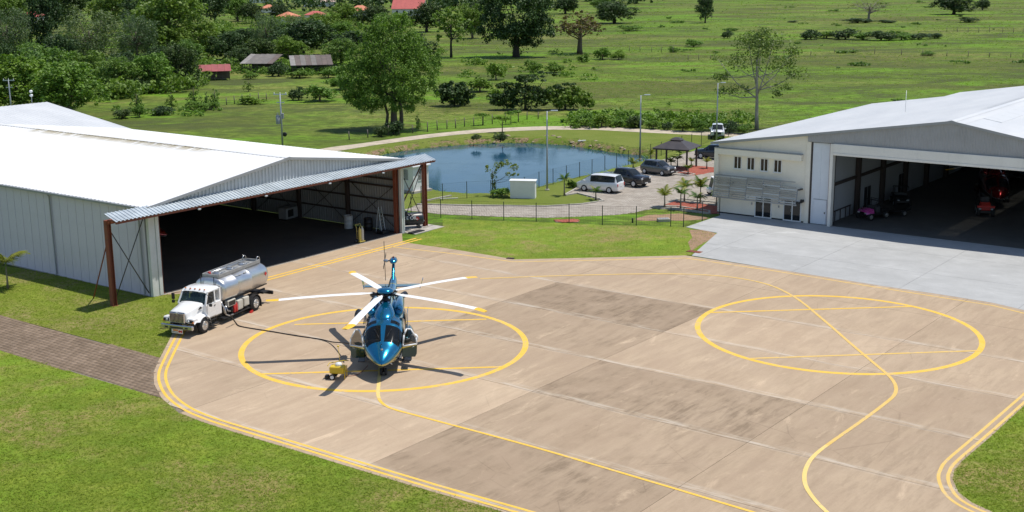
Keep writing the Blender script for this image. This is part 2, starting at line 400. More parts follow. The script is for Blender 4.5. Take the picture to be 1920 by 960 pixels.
TONE = {(6, 3): -.6, (3, 3): .5, (2, 3): .7, (2, 4): -.25, (4, 4): -.2, (6, 4): .25, (5, 4): .3, (5, 5): -.25, (4, 5): -.3, (3, 4): -.1, (7, 4): -.15, (6, 2): .1, (5, 3): -.1}
for i in range(len(LANES)-1):
    for k in range(len(CROSS)-1):
        gx = .012
        p = clean(clip_rect(apl, CROSS[k]+gx, CROSS[k+1]-gx, LANES[i]+gx, LANES[i+1]-gx))
        if len(p) < 3 or abs(area(p)) < .4: continue
        o = slab_part('slab', p, .0, ZA, M_CONC, apron)
        o['tone'] = float(TONE.get((i-1, k), rg.uniform(-.3, .35))); o['dark'] = float(DARK.get((i-1, k), rg.uniform(0, .35)))
# ------------------------------------------------------------------ painted lines
def paint_mat(name, col, wear):
    s = S(name); c = s.co(); a = s.noise(c, 1.1, 6, .7); b = s.noise(c, 9, 5, .75)
    v = s.m_('ADD', s.m_('MULTIPLY', a, .5), s.m_('MULTIPLY', b, .5))
    cc = s.mix(s.mr(a, .3, .7), tuple(k*.86 for k in col), col)
    cc = s.mix(s.mr(v, .5+.12*(1-wear), .62+.12*(1-wear), 0, .75), cc, (.45, .35, .24))
    s.P(Base_Color=cc, Roughness=.7, Specular_IOR_Level=.3); return s.m
M_YEL = paint_mat('yellow_road_paint', (.80, .50, .07), .95); M_YELW = paint_mat('worn_yellow_road_paint', (.72, .48, .13), 1.1); M_PALE = paint_mat('faded_pale_line_paint', (.77, .56, .19), .9)
def painted(name, pts, wid, mt, z=ZA+.004, label=None, off=0):
    q = [FA.loc(p) for p in pts]; mb = ribbon(q, wid, z, off); o = mb.build(name, mt, apron)
    if label: o['label'] = label
    return o
def circle(c, r, n=120): return [Vector((c[0]+r*math.cos(2*math.pi*i/n), c[1]+r*math.sin(2*math.pi*i/n), 0)) for i in range(n+1)]
painted('painted_circle', circle((-7.79, 73.1), 8.57), .35, M_YEL, label='yellow parking circle around the blue helicopter')
painted('painted_circle', circle((20.21, 75.17), 8.57), .35, M_YEL, label='empty yellow parking circle')
def straight(a, b, wid, mt, z, lab):
    painted('painted_line', [G(*a), G(*b)], wid, mt, z, lab)
Z2 = ZA+.008
straight((490, 703), (942, 689.5), .24, M_YEL, Z2, 'near chord line of the left circle'); straight((552, 610), (912, 600), .22, M_YEL, Z2, 'far chord line of the left circle')
straight((1330, 587.5), (1712, 576), .22, M_YEL, Z2, 'far chord line of the empty circle'); straight((1402, 674), (1838, 659), .22, M_YELW, Z2, 'near chord line of the empty circle')
taxi_ = smooth_line([G(*p) for p in [(717, 640), (713, 690), (710, 722), (709, 742), (716, 757), (738, 769), (800, 786), (1000, 840), (1200, 899), (1410, 962)]]+[G(1410, 962)+Vector((20, -17, 0))], 8)
painted('painted_line', taxi_[:28], .2, M_PALE, ZA+.012, 'pale worn start of the guide line under the helicopter'); painted('painted_line', taxi_[27:], .17, M_YEL, ZA+.0125, 'yellow guide line running to the near edge')
t2 = smooth_line([G(*p) for p in [(900, 524), (1000, 520), (1100, 517), (1200, 515), (1290, 515.5), (1370, 521), (1440, 535), (1492, 560), (1540, 598), (1600, 650), (1645, 688), (1668, 708), (1679, 725), (1677, 742), (1656, 761), (1610, 795), (1560, 830), (1528, 855), (1513, 876), (1508, 897), (1513, 918), (1530, 942), (1553, 965)]]+[G(1600, 1010)], 8)
painted('painted_line', t2[:len(t2)*17//24+2], .2, M_YELW, ZA+.012, 'snaking guide line through the empty circle')
painted('painted_line', t2[len(t2)*17//24-1:], .2, M_PALE, ZA+.0135, 'faded pale end of the snaking guide line')
ledge = smooth_line([G(*p) for p in [(430, 533), (395, 553), (365, 578), (345, 605), (330, 632), (306, 680), (298, 702), (300, 722), (314, 746), (346, 770), (390, 789), (450, 808), (570, 844), (770, 905), (975, 964)]]+[far_l+Vector((.35, .35, 0))], 6)
painted('painted_edge_line', ledge, .16, M_YEL, ZA+.004, 'outer yellow line along the left apron edge', -.0)
painted('painted_edge_line', ledge, .16, M_YEL, ZA+.004, 'inner yellow line along the left apron edge', .38)
redge = smooth_line([G(*p) for p in [(1985, 700), (1918, 760), (1856, 815), (1797, 866), (1783, 885), (1780, 902), (1792, 928), (1818, 948), (1868, 970)]], 6)
painted('painted_edge_line', redge, .16, M_YELW, ZA+.004, 'outer yellow line round the grass island', -.05); painted('painted_edge_line', redge, .16, M_YELW, ZA+.004, 'inner yellow line round the grass island', -.45)
nl = [FL.w(x, -2.45) for x in (2.5, 10, 18, 24.5)]
painted('painted_edge_line', nl, .24, M_YEL, ZA+.004, 'double line in front of the left hangar'); painted('painted_edge_line', nl, .24, M_YEL, ZA+.004, 'second line in front of the left hangar', -.55)
tl = [G(735, 464), G(860, 478), G(962, 492), G(1120, 489), G(1285, 485), G(1450, 509), G(1650, 541), G(1860, 574), G(1925, 590)]
painted('painted_edge_line', tl, .17, M_YELW, ZA+.004, 'thin worn line along the lawn and forecourt')
# ------------------------------------------------------------------ forecourt
fore = [G(*p) for p in [(1352, 404), (1286, 426.5), (1345, 437.5), (1297, 480)]]+[p+Vector((.0, .06, 0)) for p in fore_line[5:]]+[fore_end+Vector((.0, .1, 0)), FR.w(40, -.02), FR.w(-.2, -.02), FR.w(-9.2, -.02)]
forec = thing('forecourt', 'x', None, FR.O, FR.a); tag(forec, 'pale grey concrete forecourt before the right hangar', kind='structure')
fl_ = [tuple(FR.loc(p)[:2]) for p in fore]
for (y0, y1) in ((-40, -12.4), (-12.4, -6.1), (-6.1, 3)):
    for (x0, x1) in ((-20, -2.), (-2., 6.3), (6.3, 14.6), (14.6, 22.9), (22.9, 60)):
        p = clean(clip_rect(fl_, x0+.01, x1-.01, y0+.01, y1-.01))
        if len(p) >= 3 and abs(area(p)) > .3:
            o = slab_part('slab', p, 0, .045, M_FORE, forec); o['tone'] = rg.uniform(.1, .5); o['dark'] = rg.uniform(0, .25)
# ------------------------------------------------------------------ lawns
STRIP = ([G(*p) for p in [(-60, 480), (0, 498)]]+[FL.w(-.9, 12), FL.w(-.9, .2), FL.w(-.2, 0)]+[G(342, 552), G(372, 548), G(352, 575), G(333, 605), G(322, 630), G(299, 672), G(0, 592), G(-120, 563)])
sheet('lawn', STRIP, .036, M_LAWN2, 'lawn strip beside the left hangar wall')
FRONT = [G(-140, 622), G(0, 657), G(150, 703)]+left[9:]+[far_l, Vector((far_l.x-30, far_l.y-22, 0)), Vector((-60, 20, 0)), Vector((-75, 70, 0))]
sheet('lawn', FRONT, .038, M_LAWN, 'broad mown lawn in the near left corner')
ISL = island_edge+[rend, rend+Vector((45, 0, 0)), fore_end+Vector((20, -15, 0)), fore_end+Vector((0, -.3, 0)), ISL_TIP]
sheet('lawn', ISL, .038, M_LAWN, 'grass island in the near right corner')
MIDL = [G(*p) for p in [(757, 455), (770, 447), (830, 425), (830, 411), (885, 413), (944, 415), (1005, 417), (1067, 419), (1129, 423), (1193, 424), (1257, 426), (1286, 427), (1345, 438), (1330, 452), (1297, 479)]]+[p for p in fore_line[4::-1]]
sheet('lawn', MIDL, .036, M_LAWN, 'mown lawn between the apron and the wire fence')
M_BARE = mat('bare_red_soil', (.3, .19, .11), .95, var=.35, scale=.9, bump=.5)
# ------------------------------------------------------------------ pavers
def paver_mat(name, a, b):
    s = S(name); c = s.co(); t = s.attr('tone'); nz = s.noise(c, .5, 5, .6); f = s.noise(c, 14, 4, .7)
    col = s.mix(t, a, b); col = s.mix(s.mr(nz, .35, .7, 0, .5), col, tuple(k*.7 for k in a)); col = s.mix(s.mr(f, .3, .7, 0, .35), col, tuple(k*.6 for k in a))
    s.P(Base_Color=col, Roughness=.88, Specular_IOR_Level=.2); s.bump(f, .3, .02); return s.m
M_PAVE = paver_mat('brown_paver', (.2, .145, .10), (.29, .215, .155)); M_PAVE2 = paver_mat('pale_paver', (.36, .315, .265), (.5, .45, .385)); M_PAVER = paver_mat('red_paver', (.36, .10, .07), (.47, .15, .10))
def pavers(poly, deg, bw, bl, z, mt, parent, gap=.018, hgt=.035):
    """individual bevel-edged pavers in running bond, joined into one part"""
    a = R(deg); ca, sa = math.cos(a), math.sin(a); P = np.array([(p[0], p[1]) for p in poly]); C0 = P.mean(0)
    q = (P-C0)@np.array([[ca, -sa], [sa, ca]])
    (x0, y0), (x1, y1) = q.min(0), q.max(0); gx, gy = np.meshgrid(np.arange(x0, x1, bl), np.arange(y0, y1, bw)); gx = gx+(np.arange(gx.shape[0]) % 2)[:, None]*bl/2
    gx, gy = gx.ravel(), gy.ravel(); wx, wy = gx*ca-gy*sa+C0[0], gx*sa+gy*ca+C0[1]
    k = poly_sd(wx, wy, P) < -.03; gx, gy = gx[k], gy[k]; n = len(gx)
    rs = np.random.RandomState(3); dz = rs.uniform(-.004, .004, n)
    hx, hy = bl/2-gap/2, bw/2-gap/2; e = .012
    V = []
    for (sx, sy, zz, ins) in [(-1, -1, 0, 0), (1, -1, 0, 0), (1, 1, 0, 0), (-1, 1, 0, 0), (-1, -1, hgt, e), (1, -1, hgt, e), (1, 1, hgt, e), (-1, 1, hgt, e)]:
        lx, ly = gx+sx*(hx-ins), gy+sy*(hy-ins); V.append(np.stack([lx*ca-ly*sa+C0[0], lx*sa+ly*ca+C0[1], z+zz+dz*(zz > 0)], -1))
    V = np.stack(V, 1).reshape(-1, 3); b = np.arange(n)[:, None]*8
    F = np.concatenate([b+np.array(f) for f in ((4, 5, 6, 7), (0, 1, 5, 4), (1, 2, 6, 5), (2, 3, 7, 6), (3, 0, 4, 7))]); tone = np.tile(rs.rand(n), 5)
    o = link_mesh('pavers', np_mesh('pavers', V, F, mt, tone), parent); o['kind'] = 'stuff'; return o
def paving(name, label, poly, deg, bw, bl, mt, z=.004, bedm=None):
    b = sheet(name, poly, z, bedm or M_JOINT, label); pavers(poly, deg, bw, bl, z, mt, b); return b
paving('path', 'brown block paved path running to the apron', [G(-120, 563), G(0, 592), G(299, 672), G(290, 700), G(291, 722), G(304, 747), G(150, 703), G(0, 657), G(-140, 622)], -37.4, .32, .42, M_PAVE, .012)
DRIVE = [G(*p) for p in [(756, 394), (775, 388), (790, 383), (860, 385), (932, 386.5), (1024, 387.5), (1085, 384), (1131, 378), (1083, 363), (1060, 366), (1083, 353), (1130, 334), (1180, 320), (1235, 303), (1262, 297), (1290, 286), (1330, 278), (1380, 280)]]+[FR.w(-9.3, 30), FR.w(-9.3, .1)]+[G(*p) for p in [(1333, 402), (1270, 394), (1225, 391), (1188, 399), (1152, 403.5), (1081, 406.5), (1024, 408.5), (932, 406.5), (827, 402)]]
paving('driveway', 'pale block paved driveway and car park', DRIVE, 8, .26, .5, M_PAVE2, .012)
for lab, pl in (('red block paving under the gazebo', [(1262, 315), (1300, 311), (1345, 316), (1345, 322), (1303, 330), (1270, 324)]), ('red block paving by the palms', [(1247, 384), (1266, 378), (1349, 388), (1349, 402), (1336, 402)]), ('small red paved patch by the fence', [(1040, 413), (1080, 412), (1086, 417.5), (1042, 418)])):
    paving('paving', lab, [G(*p) for p in pl], 8, .26, .5, M_PAVER, .05)
def kerb(pts, label, wid=.18, h=.14, m=M_KERB):
    b = MB(); P = [Vector((p[0], p[1], 0)) for p in pts]
    for i in range(len(P)-1): b.beam(P[i]+Vector((0, 0, h/2)), P[i+1]+Vector((0, 0, h/2)), wid, h)
    o = b.build('kerb', m); return tag(o, label, kind='structure')
kerb([G(*p) for p in [(782, 384), (860, 386), (932, 387), (1024, 388), (1090, 384), (1131, 378), (1125, 374), (1083, 363.5), (1060, 367)]], 'kerb along the drive and the van bay')
kerb([G(*p) for p in [(1060, 366), (1083, 353.5), (1130, 334.5), (1180, 320.5), (1235, 303.5), (1262, 297.5)]], 'kerb behind the parked cars')
kerb([G(*p) for p in [(1222, 390.5), (1222, 388.5), (1270, 388), (1330, 397), (1330, 401), (1275, 393), (1222, 390.5)]], 'kerb of the front palm bed')
kerb([G(*p) for p in [(1267, 377), (1275, 374), (1345, 381), (1345, 386), (1267, 379)]], 'kerb of the rear palm bed')
kerb([G(*p) for p in [(1257, 325), (1275, 323), (1303, 328), (1290, 331), (1262, 328)]], 'kerb of the gazebo palm bed')
kerb([G(*p) for p in [(790, 380), (815, 374), (846, 368)]], 'kerb along the pond bank')
M_DIRT = mat('pale_dirt_track', (.47, .4, .3), .95, var=.3, scale=.7, bump=.6)
road_up = [(520, 300), (600, 279.5), (680, 268.7), (771, 255.7), (840, 248), (909, 242), (1001, 237.5), (1060, 236.8), (1120, 237), (1197, 241.7), (1330, 247.5), (1480, 253), (1700, 258)]
road_lo = [(1700, 268), (1480, 260), (1330, 254.5), (1197, 248), (1120, 244), (1060, 243.4), (1024, 243.6), (932, 247.3), (840, 254.5), (749, 266), (680, 275.8), (600, 290), (520, 312)]
sheet('dirt_road', smooth_line([G(*p) for p in road_up], 4)+smooth_line([G(*p) for p in road_lo], 4), .02, M_DIRT, 'pale dirt track curving behind the pond')
VERGE = [G(*p) for p in road_lo[:-1][::-1]]
def sheet_bank(name, poly, mt, label, step=.8, lift=.012):
    """sheet that follows the banks of the pond"""
    P = np.array([(p[0], p[1]) for p in poly]); (x0, y0), (x1, y1) = P.min(0), P.max(0)
    gx = np.arange(x0, x1+step, step); gy = np.arange(y0, y1+step, step); X, Y = np.meshgrid(gx, gy); Z = ground_z(X, Y)+lift
    cx, cy = X[:-1, :-1]+step/2, Y[:-1, :-1]+step/2; keep = (poly_sd(cx, cy, P) < 0)
    idx = np.arange(X.size).reshape(X.shape); F = np.stack([idx[:-1, :-1], idx[:-1, 1:], idx[1:, 1:], idx[1:, :-1]], -1)[keep]
    o = link_mesh(name, np_mesh(name, np.stack([X, Y, Z], -1).reshape(-1, 3), F.reshape(-1, 4), mt, smooth=True)); return tag(o, label, kind='structure')
def bank_mat():
    s = S('pond_bank_grass'); c = s.co(); z = s.xyz(c)[2]; a = s.noise(c, .22, 5, .6); f = s.noise(c, 5, 5, .7); e = s.noise(s.map(c, loc=(5, 2, 1)), .35, 6, .7, .5)
    col = s.mix(s.mr(a, .35, .65), (.15, .19, .03), (.19, .215, .045)); col = s.mix(s.mr(f, .3, .7, 0, .6), col, (.1, .14, .02))
    soil = s.m_('MULTIPLY', s.mr(e, .46, .56), s.mr(z, -.06, -.25)); col = s.mix(soil, col, s.mix(s.mr(f, .35, .65), (.14, .09, .05), (.34, .24, .15)))
    s.P(Base_Color=col, Roughness=.95, Specular_IOR_Level=.15); s.bump(f, 1., .12); return s.m
M_BANK = bank_mat()
sheet_bank('bank', VERGE+[G(1480, 275), G(1330, 272), G(1300, 275), G(1240, 297), G(1185, 317), G(1130, 333), G(1083, 352), G(1060, 366), G(1083, 363), G(1125, 374), G(1085, 384), G(1024, 387), G(932, 386), G(790, 382), G(756, 394), G(690, 380), G(600, 330)], M_BANK, 'grassy banks around the pond', .6)
# water
def water_mat():
    s = S('pond_water'); c = s.co(); r = s.noise(s.map(c, (1, 2.2, 1)), 2.2, 4, .6); r2 = s.noise(c, .25, 4, .6); d = s.noise(c, .09, 3, .5)
    s.P(Base_Color=s.mix(s.mr(d, .35, .65), (.012, .06, .11), (.022, .07, .11)), Roughness=s.mr(r2, .35, .7, .03, .16), IOR=1.33, Specular_IOR_Level=.42)
    s.bump(r, .12, .03); return s.m
wp = MB(); wp.add([(p.x, p.y, WZ) for p in [G(x, y, WZ) for x, y in [(640, 310), (700, 280), (800, 262), (1000, 258), (1130, 268), (1225, 287), (1230, 305), (1180, 330), (1080, 360), (980, 380), (900, 390), (780, 375), (690, 360)]]], [tuple(range(12, -1, -1))])
wo = wp.build('pond', water_mat(), recalc=False)
if wo.data.polygons[0].normal.z < 0: wo.data.flip_normals()
tag(wo, 'still blue pond behind the left hangar', kind='structure')
# bare soil patches
def blob_sheet(name, c, rx, ry, z, mt, label, seed, deg=0):
    r = random.Random(seed); n = 26; ph = [r.uniform(0, 6.3) for _ in range(4)]; pts = []
    for i in range(n):
        t = 2*math.pi*i/n; k = 1+.2*math.sin(2*t+ph[0])+.13*math.sin(3*t+ph[1])+.1*math.sin(5*t+ph[2]); x, y = rx*k*math.cos(t), ry*k*math.sin(t); a = R(deg)
        pts.append((c[0]+x*math.cos(a)-y*math.sin(a), c[1]+x*math.sin(a)+y*math.cos(a)))
    return sheet(name, pts, z, mt, label)
sheet('bare_soil', [G(*p) for p in [(1292, 432), (1318, 431), (1343, 439), (1333, 449), (1310, 462), (1296, 472), (1290, 455), (1298, 446)]], .044, M_BARE, 'bare reddish soil at the lawn corner')
blob_sheet('bare_soil', G(1258, 408), 2.6, 1.9, .016, M_BARE, 'bare soil patch in the bed behind the fence', 3)
# ================================================================== materials of buildings
M_ROOFW = None
def roof_mat(name, col, stain=None, ridge=None, rc=(.33, .28, .17)):
    s = S(name); c = s.co(); x, y, z = s.xyz(c)
    a = s.noise(s.map(c, (.35, .12, 1)), 1., 5, .6); st = s.noise(s.map(c, (.2, 2.6, 1)), 1., 6, .7)
    cc = s.mix(s.mr(a, .3, .7), tuple(k*.93 for k in col), col); cc = s.mix(s.mr(st, .45, .75, 0, .5), cc, tuple(k*.86 for k in col))
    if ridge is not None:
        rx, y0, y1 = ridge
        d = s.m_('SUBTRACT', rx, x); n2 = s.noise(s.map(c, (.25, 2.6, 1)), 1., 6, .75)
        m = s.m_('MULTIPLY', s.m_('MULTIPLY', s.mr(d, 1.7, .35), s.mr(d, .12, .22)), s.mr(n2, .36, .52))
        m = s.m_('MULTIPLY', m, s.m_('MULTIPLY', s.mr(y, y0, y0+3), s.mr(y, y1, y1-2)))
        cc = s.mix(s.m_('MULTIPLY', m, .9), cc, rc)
    s.P(Base_Color=cc, Roughness=s.mr(a, .3, .7, .42, .6), Specular_IOR_Level=.4); s.m.diffuse_color = (1, 1, 1, 1); return s.m
M_ROOFL = roof_mat('white_roof_sheet_stained', (.76, .76, .755), ridge=(12.3, 7, 34))
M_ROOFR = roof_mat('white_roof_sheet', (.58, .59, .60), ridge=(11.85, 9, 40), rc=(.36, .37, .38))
M_WALLB = mat('bounce_offset_wall_panel', (.66, .62, .70), .5, var=.06, scale=.6, grime=.25, dirt=(.36, .37, .36))  # pale grey wall; lavender tint in the colour offsets green bounce from the grass
M_WALLW = mat('white_cladding', (.66, .67, .66), .5, var=.1, scale=.8, grime=.2)
M_GALV = mat('galvanised_sheet', (.46, .51, .545), .45, .2, var=.14, scale=.9, grime=.2)
M_CORR = mat('grey_corrugated_wall', (.58, .60, .62), .5, .15, var=.12, scale=.7, grime=.25)
M_GABLE = mat('mid_grey_ribbed_sheet', (.38, .38, .385), .55, .1, var=.12, scale=.5, grime=.2)
M_RUST = mat('red_oxide_steel', (.23, .065, .035), .65, var=.3, scale=2.5, bump=.2, grime=.35)
M_STEELD = mat('dark_primer_steel', (.06, .045, .04), .6, var=.3, scale=2)
M_ROD = mat('dark_brace_rod', (.06, .05, .045), .6, var=.2)
M_CREAM = mat('cream_painted_wall', (.86, .80, .68), .8, var=.07, scale=.5, bump=.1, grime=.16, dirt=(.5, .46, .38))
M_WHITE = mat('white_paint', (.75, .75, .74), .5, var=.06)
M_FASC = mat('off_white_shutter', (.80, .77, .71), .5, var=.07, scale=.6, grime=.15)
M_LEAFD = mat('pale_blue_sliding_door', (.70, .74, .80), .45, var=.05)
M_TRIM = mat('grey_trim', (.33, .34, .35), .5, .2, var=.1)
M_DARK = mat('dark_plinth', (.04, .04, .042), .8)
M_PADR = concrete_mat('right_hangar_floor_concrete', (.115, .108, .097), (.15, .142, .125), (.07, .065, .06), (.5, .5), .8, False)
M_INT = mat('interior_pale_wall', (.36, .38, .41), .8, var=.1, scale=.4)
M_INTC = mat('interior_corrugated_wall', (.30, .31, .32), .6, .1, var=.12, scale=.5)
M_SLAT = mat('weathered_metal_slat', (.36, .37, .36), .55, .25, var=.3, scale=1.5, grime=.3)
M_BLACK = mat('black_plastic', (.014, .014, .015), .5)
M_RUB = mat('tyre_rubber', (.018, .018, .019), .85, var=.3)
M_ALU = mat('bright_alloy', (.55, .56, .57), .32, .85, var=.1)
M_GLD = glass('dark_window_glass', (.015, .018, .02), .25)
M_GLC = glass('car_glass', (.02, .026, .03), .45)
M_LAMPM = mat('lamp_lens', (.75, .77, .78), .12, .3)
M_GREYM = mat('galvanised_pole', (.36, .39, .41), .5, .4, var=.12)
def skyl():
    s = S('clear_skylight_sheet'); tr = s.n('BsdfTransparent', Color=(.55, .56, .55, 1)); tl = s.n('BsdfTranslucent', Color=(.8, .82, .82, 1))
    s.P(Base_Color=(.9, .91, .92), Roughness=.4)
    m1 = s.t.nodes.new('ShaderNodeMixShader'); s.put(m1.inputs[0], .36); s.put(m1.inputs[1], s.b.outputs[0]); s.put(m1.inputs[2], tr); s.put(s.out.inputs[0], m1.outputs[0]); return s.m
M_SKYL = skyl()

def corr(x0, x1, pitch, amp, fz0, fz1, y0=None, ax='x'):
    """trapezoid-ribbed profile rows: list of (u, depth)"""
    n = max(1, round((x1-x0)/pitch)); P = []; p = (x1-x0)/n
    for i in range(n):
        u = x0+i*p; P += [(u, 0), (u+p*.45, 0), (u+p*.55, amp), (u+p*.9, amp)]
    P.append((x1, 0)); return P
def ribbed_slope(mb, a0, a1, b0, b1, pitch=.5, amp=.03, flip=False):
    """roof slope from edge a0->a1 (low) to b0->b1 (high) with ribs running up the slope"""
    a0, a1, b0, b1 = map(Vector, (a0, a1, b0, b1)); L = (a1-a0).length; pr = corr(0, L, pitch, amp, 0, 0); nrm = (a1-a0).cross(b0-a0).normalized()
    if nrm.z < 0: nrm = -nrm
    lo = [a0+(a1-a0)*(u/L)+nrm*d for u, d in pr]; hi = [b0+(b1-b0)*(u/L)+nrm*d for u, d in pr]
    mb.grid([lo, hi], sm=False); t = nrm*-.06
    mb.add([a0+t, a1+t, b1+t, b0+t], [(0, 3, 2, 1)])
    # edges
    for p, q in ((a0, a1), (a1, b1), (b1, b0), (b0, a0)): mb.add([p, q, q+t, p+t], [(0, 1, 2, 3)])
# ================================================================== LEFT HANGAR
lh = thing('hangar', 'open fronted hangar with white gable roof, corrugated awning and red steel end posts', 'hangar', FL.O, FL.a)
X0, X1, XR, ZE, ZR, DEP = -.9, 25.65, 12.35, 6.5, 8.3, 39.3
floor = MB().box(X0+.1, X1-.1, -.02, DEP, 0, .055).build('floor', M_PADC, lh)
lip = MB().box(X0+.1, X1+3.8, -.12, -.025, 0, .06).build('threshold', M_KERB, lh)
def slope_part(name, args, mt, par, **k):
    mb = MB(); ribbed_slope(mb, *args, **k); o = mb.build(name, mt, par); return o
slope_part('roof', ((X0-.25, -.3, ZE-.02), (X0-.25, DEP, ZE-.02), (XR, -.3, ZR), (XR, DEP, ZR)), M_ROOFL, lh, pitch=.45, amp=.022)
slope_part('roof', ((X1+.25, DEP, ZE-.02), (X1+.25, -.3, ZE-.02), (XR, DEP, ZR), (XR, -.3, ZR)), M_ROOFL, lh, pitch=.45, amp=.022)
MB().extr([(XR-.32, -.34, ZR-.0), (XR, -.34, ZR+.075), (XR+.32, -.34, ZR-.0), (XR, -.34, ZR+.03)], (0, DEP+.36, 0)).build('ridge_cap', M_ROOFL, lh, recalc=True)
# side wall, panel by panel
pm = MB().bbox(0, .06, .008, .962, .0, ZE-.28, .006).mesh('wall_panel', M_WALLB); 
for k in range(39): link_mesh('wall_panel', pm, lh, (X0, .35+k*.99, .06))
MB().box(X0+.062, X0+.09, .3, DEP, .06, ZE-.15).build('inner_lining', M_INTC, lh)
MB().box(X0-.05, X0+.08, .1, DEP, 0, .07).build('plinth', M_KERB, lh)
gm = MB(); gm.beam((X0-.33, -.3, ZE-.11), (X0-.33, DEP, ZE-.11), .16, .14); gm.build('gutter', M_TRIM, lh)
for y in (.75, 11.3, 22, 33):
    MB().tube([(X0-.30, y, ZE-.15), (X0-.12, y, ZE-.4), (X0-.09, y, .2), (X0-.2, y, .08)], .055, 8).build('downpipe', M_TRIM, lh)
# front jamb panels (parked sliding leaves)
def ribwall(x0, x1, y, z0, z1, pitch, amp, d=-1):
    mb = MB(); pr = corr(x0, x1, pitch, amp, 0, 0); f = (lambda v: v) if callable(z1) else None
    zt = z1 if callable(z1) else (lambda u: z1); zb = z0 if callable(z0) else (lambda u: z0)
    mb.grid([[(u, y+d*dd, zb(u)) for u, dd in pr], [(u, y+d*dd, zt(u)) for u, dd in pr]], sm=False); return mb
def ribwall_y(x, y0, y1, z0, z1, pitch, amp, d=1):
    mb = MB(); pr = corr(y0, y1, pitch, amp, 0, 0); mb.grid([[(x+d*dd, u, z0) for u, dd in pr], [(x+d*dd, u, z1) for u, dd in pr]], sm=False); return mb
for (a, b) in ((X0-.02, -.02), (25.32, X1+.05)):
    for i in range(3):
        w_ = (b-a)/3; MB().bbox(a+i*w_+.006, a+(i+1)*w_-.006, -.12+.05*(i == 1), .16, .06, 5.9, .012).build('door_leaf', M_WALLW, lh)
roofz = lambda u: ZE+(ZR-ZE)*(1-abs(u-XR)/(XR-X0+.25 if u < XR else X1+.25-XR))
ribwall(X0, X1, .02, 5.75, lambda u: roofz(u)-.05, .34, .075).build('gable_wall', M_CORR, lh)
for a, b in (((X0-.25, -.33, ZE-.09), (XR, -.33, ZR-.07)), ((XR, -.33, ZR-.07), (X1+.25, -.33, ZE-.09))): MB().beam(a, b, .05, .2).build('barge_board', M_TRIM, lh)
# awning
aw = MB(); pr = corr(-4.3, 28.65, .32, .055, 0, 0)
aw.grid([[(u, -1.28, 6.12+d) for u, d in pr], [(u, -.04, 6.53+d) for u, d in pr]], sm=False)
aw.grid([[(u, -1.28, 6.11+d) for u, d in pr][::-1], [(u, -.04, 6.52+d) for u, d in pr][::-1]], sm=False); aw.build('awning', M_GALV, lh)
MB().box(-4.3, 28.65, -.04, -.0, 6.42, 6.55).build('awning_flashing', M_GALV, lh)
MB().box(-4.25, 28.6, -1.2, -1.1, 5.94, 6.08).build('awning_purlin', M_RUST, lh)
MB().box(-4.1, 29.0, .18, .42, 5.72, 6.02).build('door_track_beam', M_RUST, lh)
for k in range(12): MB().beam((-3.9+k*2.96, .2, 6.0), (-3.9+k*2.96, -1.2, 6.03), .07, .1).build('awning_bracket', M_RUST, lh)
def hcol(name, x, y, z1, w_=.30, d=.30, m=M_RUST, par=None, z0=0.):
    mb = MB(); mb.box(x-w_/2, x-w_/2+.03, y-d/2, y+d/2, z0, z1); mb.box(x+w_/2-.03, x+w_/2, y-d/2, y+d/2, z0, z1); mb.box(x-w_/2+.03, x+w_/2-.03, y-.02, y+.02, z0, z1)
    mb.box(x-w_/2-.06, x+w_/2+.06, y-d/2-.06, y+d/2+.06, z0, z0+.04); return mb.build(name, m, par)
for x in (-3.9, 28.85): hcol('end_post', x, .3, 5.98, .34, .34, M_RUST, lh)
for x in (.13, 25.12): hcol('end_post', x, .36, 5.72, .3, .3, M_RUST, lh, .055)
def rod(p, q, r=.035, m=M_ROD, nm='brace_rod'): MB().tube([p, q], r, 6).build(nm, m, lh)
rod((-3.75, .3, 5.3), (-.95, .3, .3)); rod((-3.75, .32, .4), (-1.0, .32, 5.6)); rod((28.7, .3, 5.6), (25.75, .3, .4)); rod((28.7, .32, .4), (25.75, .32, 5.5)); rod((28.6, .34, 5.7), (27.0, 1.9, 1.1))
rod((-3.9, .5, 4.4), (-3.48, 3.2, .05), .05, M_RUST, 'raking_stay'); rod((28.85, .5, 5.6), (28.2, 3.6, .05), .05, M_RUST, 'raking_stay')
MB().box(X1, 29.6, -1.3, 2.8, 0, .06).build('corner_slab', M_KERB, lh)
# wall and steelwork inside
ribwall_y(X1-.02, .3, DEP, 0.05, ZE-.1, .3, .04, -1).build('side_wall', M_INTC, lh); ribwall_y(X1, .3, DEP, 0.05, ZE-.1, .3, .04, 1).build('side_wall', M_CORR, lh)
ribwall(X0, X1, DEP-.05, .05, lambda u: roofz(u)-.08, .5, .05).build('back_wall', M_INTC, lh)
for z in (1.35, 2.7, 3.9, 4.55, 5.5): MB().box(X1-.2, X1-.08, .5, DEP-.2, z, z+.14).build('girt', M_STEELD, lh)
for y in (6.2, 12.4, 18.6, 24.8, 31):
    for x in (X1-.42, X0+.3): hcol('column', x, y, ZE-.2, .32, .3, M_STEELD, lh, .055)
    for a, b in (((X0+.3, y, ZE-.35), (XR, y, ZR-.35)), ((XR, y, ZR-.35), (X1-.4, y, ZE-.35))): MB().beam(a, b, .2, .34).build('rafter', M_STEELD, lh)
for y in (.5, 6.4, 12.6):
    rod((X1-.3, y+.1, .3), (X1-.3, y+5.6, 4.2), .03); rod((X1-.3, y+.1, 4.2), (X1-.3, y+5.6, .3), .03)
for i in range(1, 8):
    for s_, xe in ((-1, X0), (1, X1)):
        x = XR+(xe-XR)*i/8; MB().box(x-.04, x+.04, .1, DEP-.1, roofz(x)-.24, roofz(x)-.1).build('purlin', M_STEELD, lh)
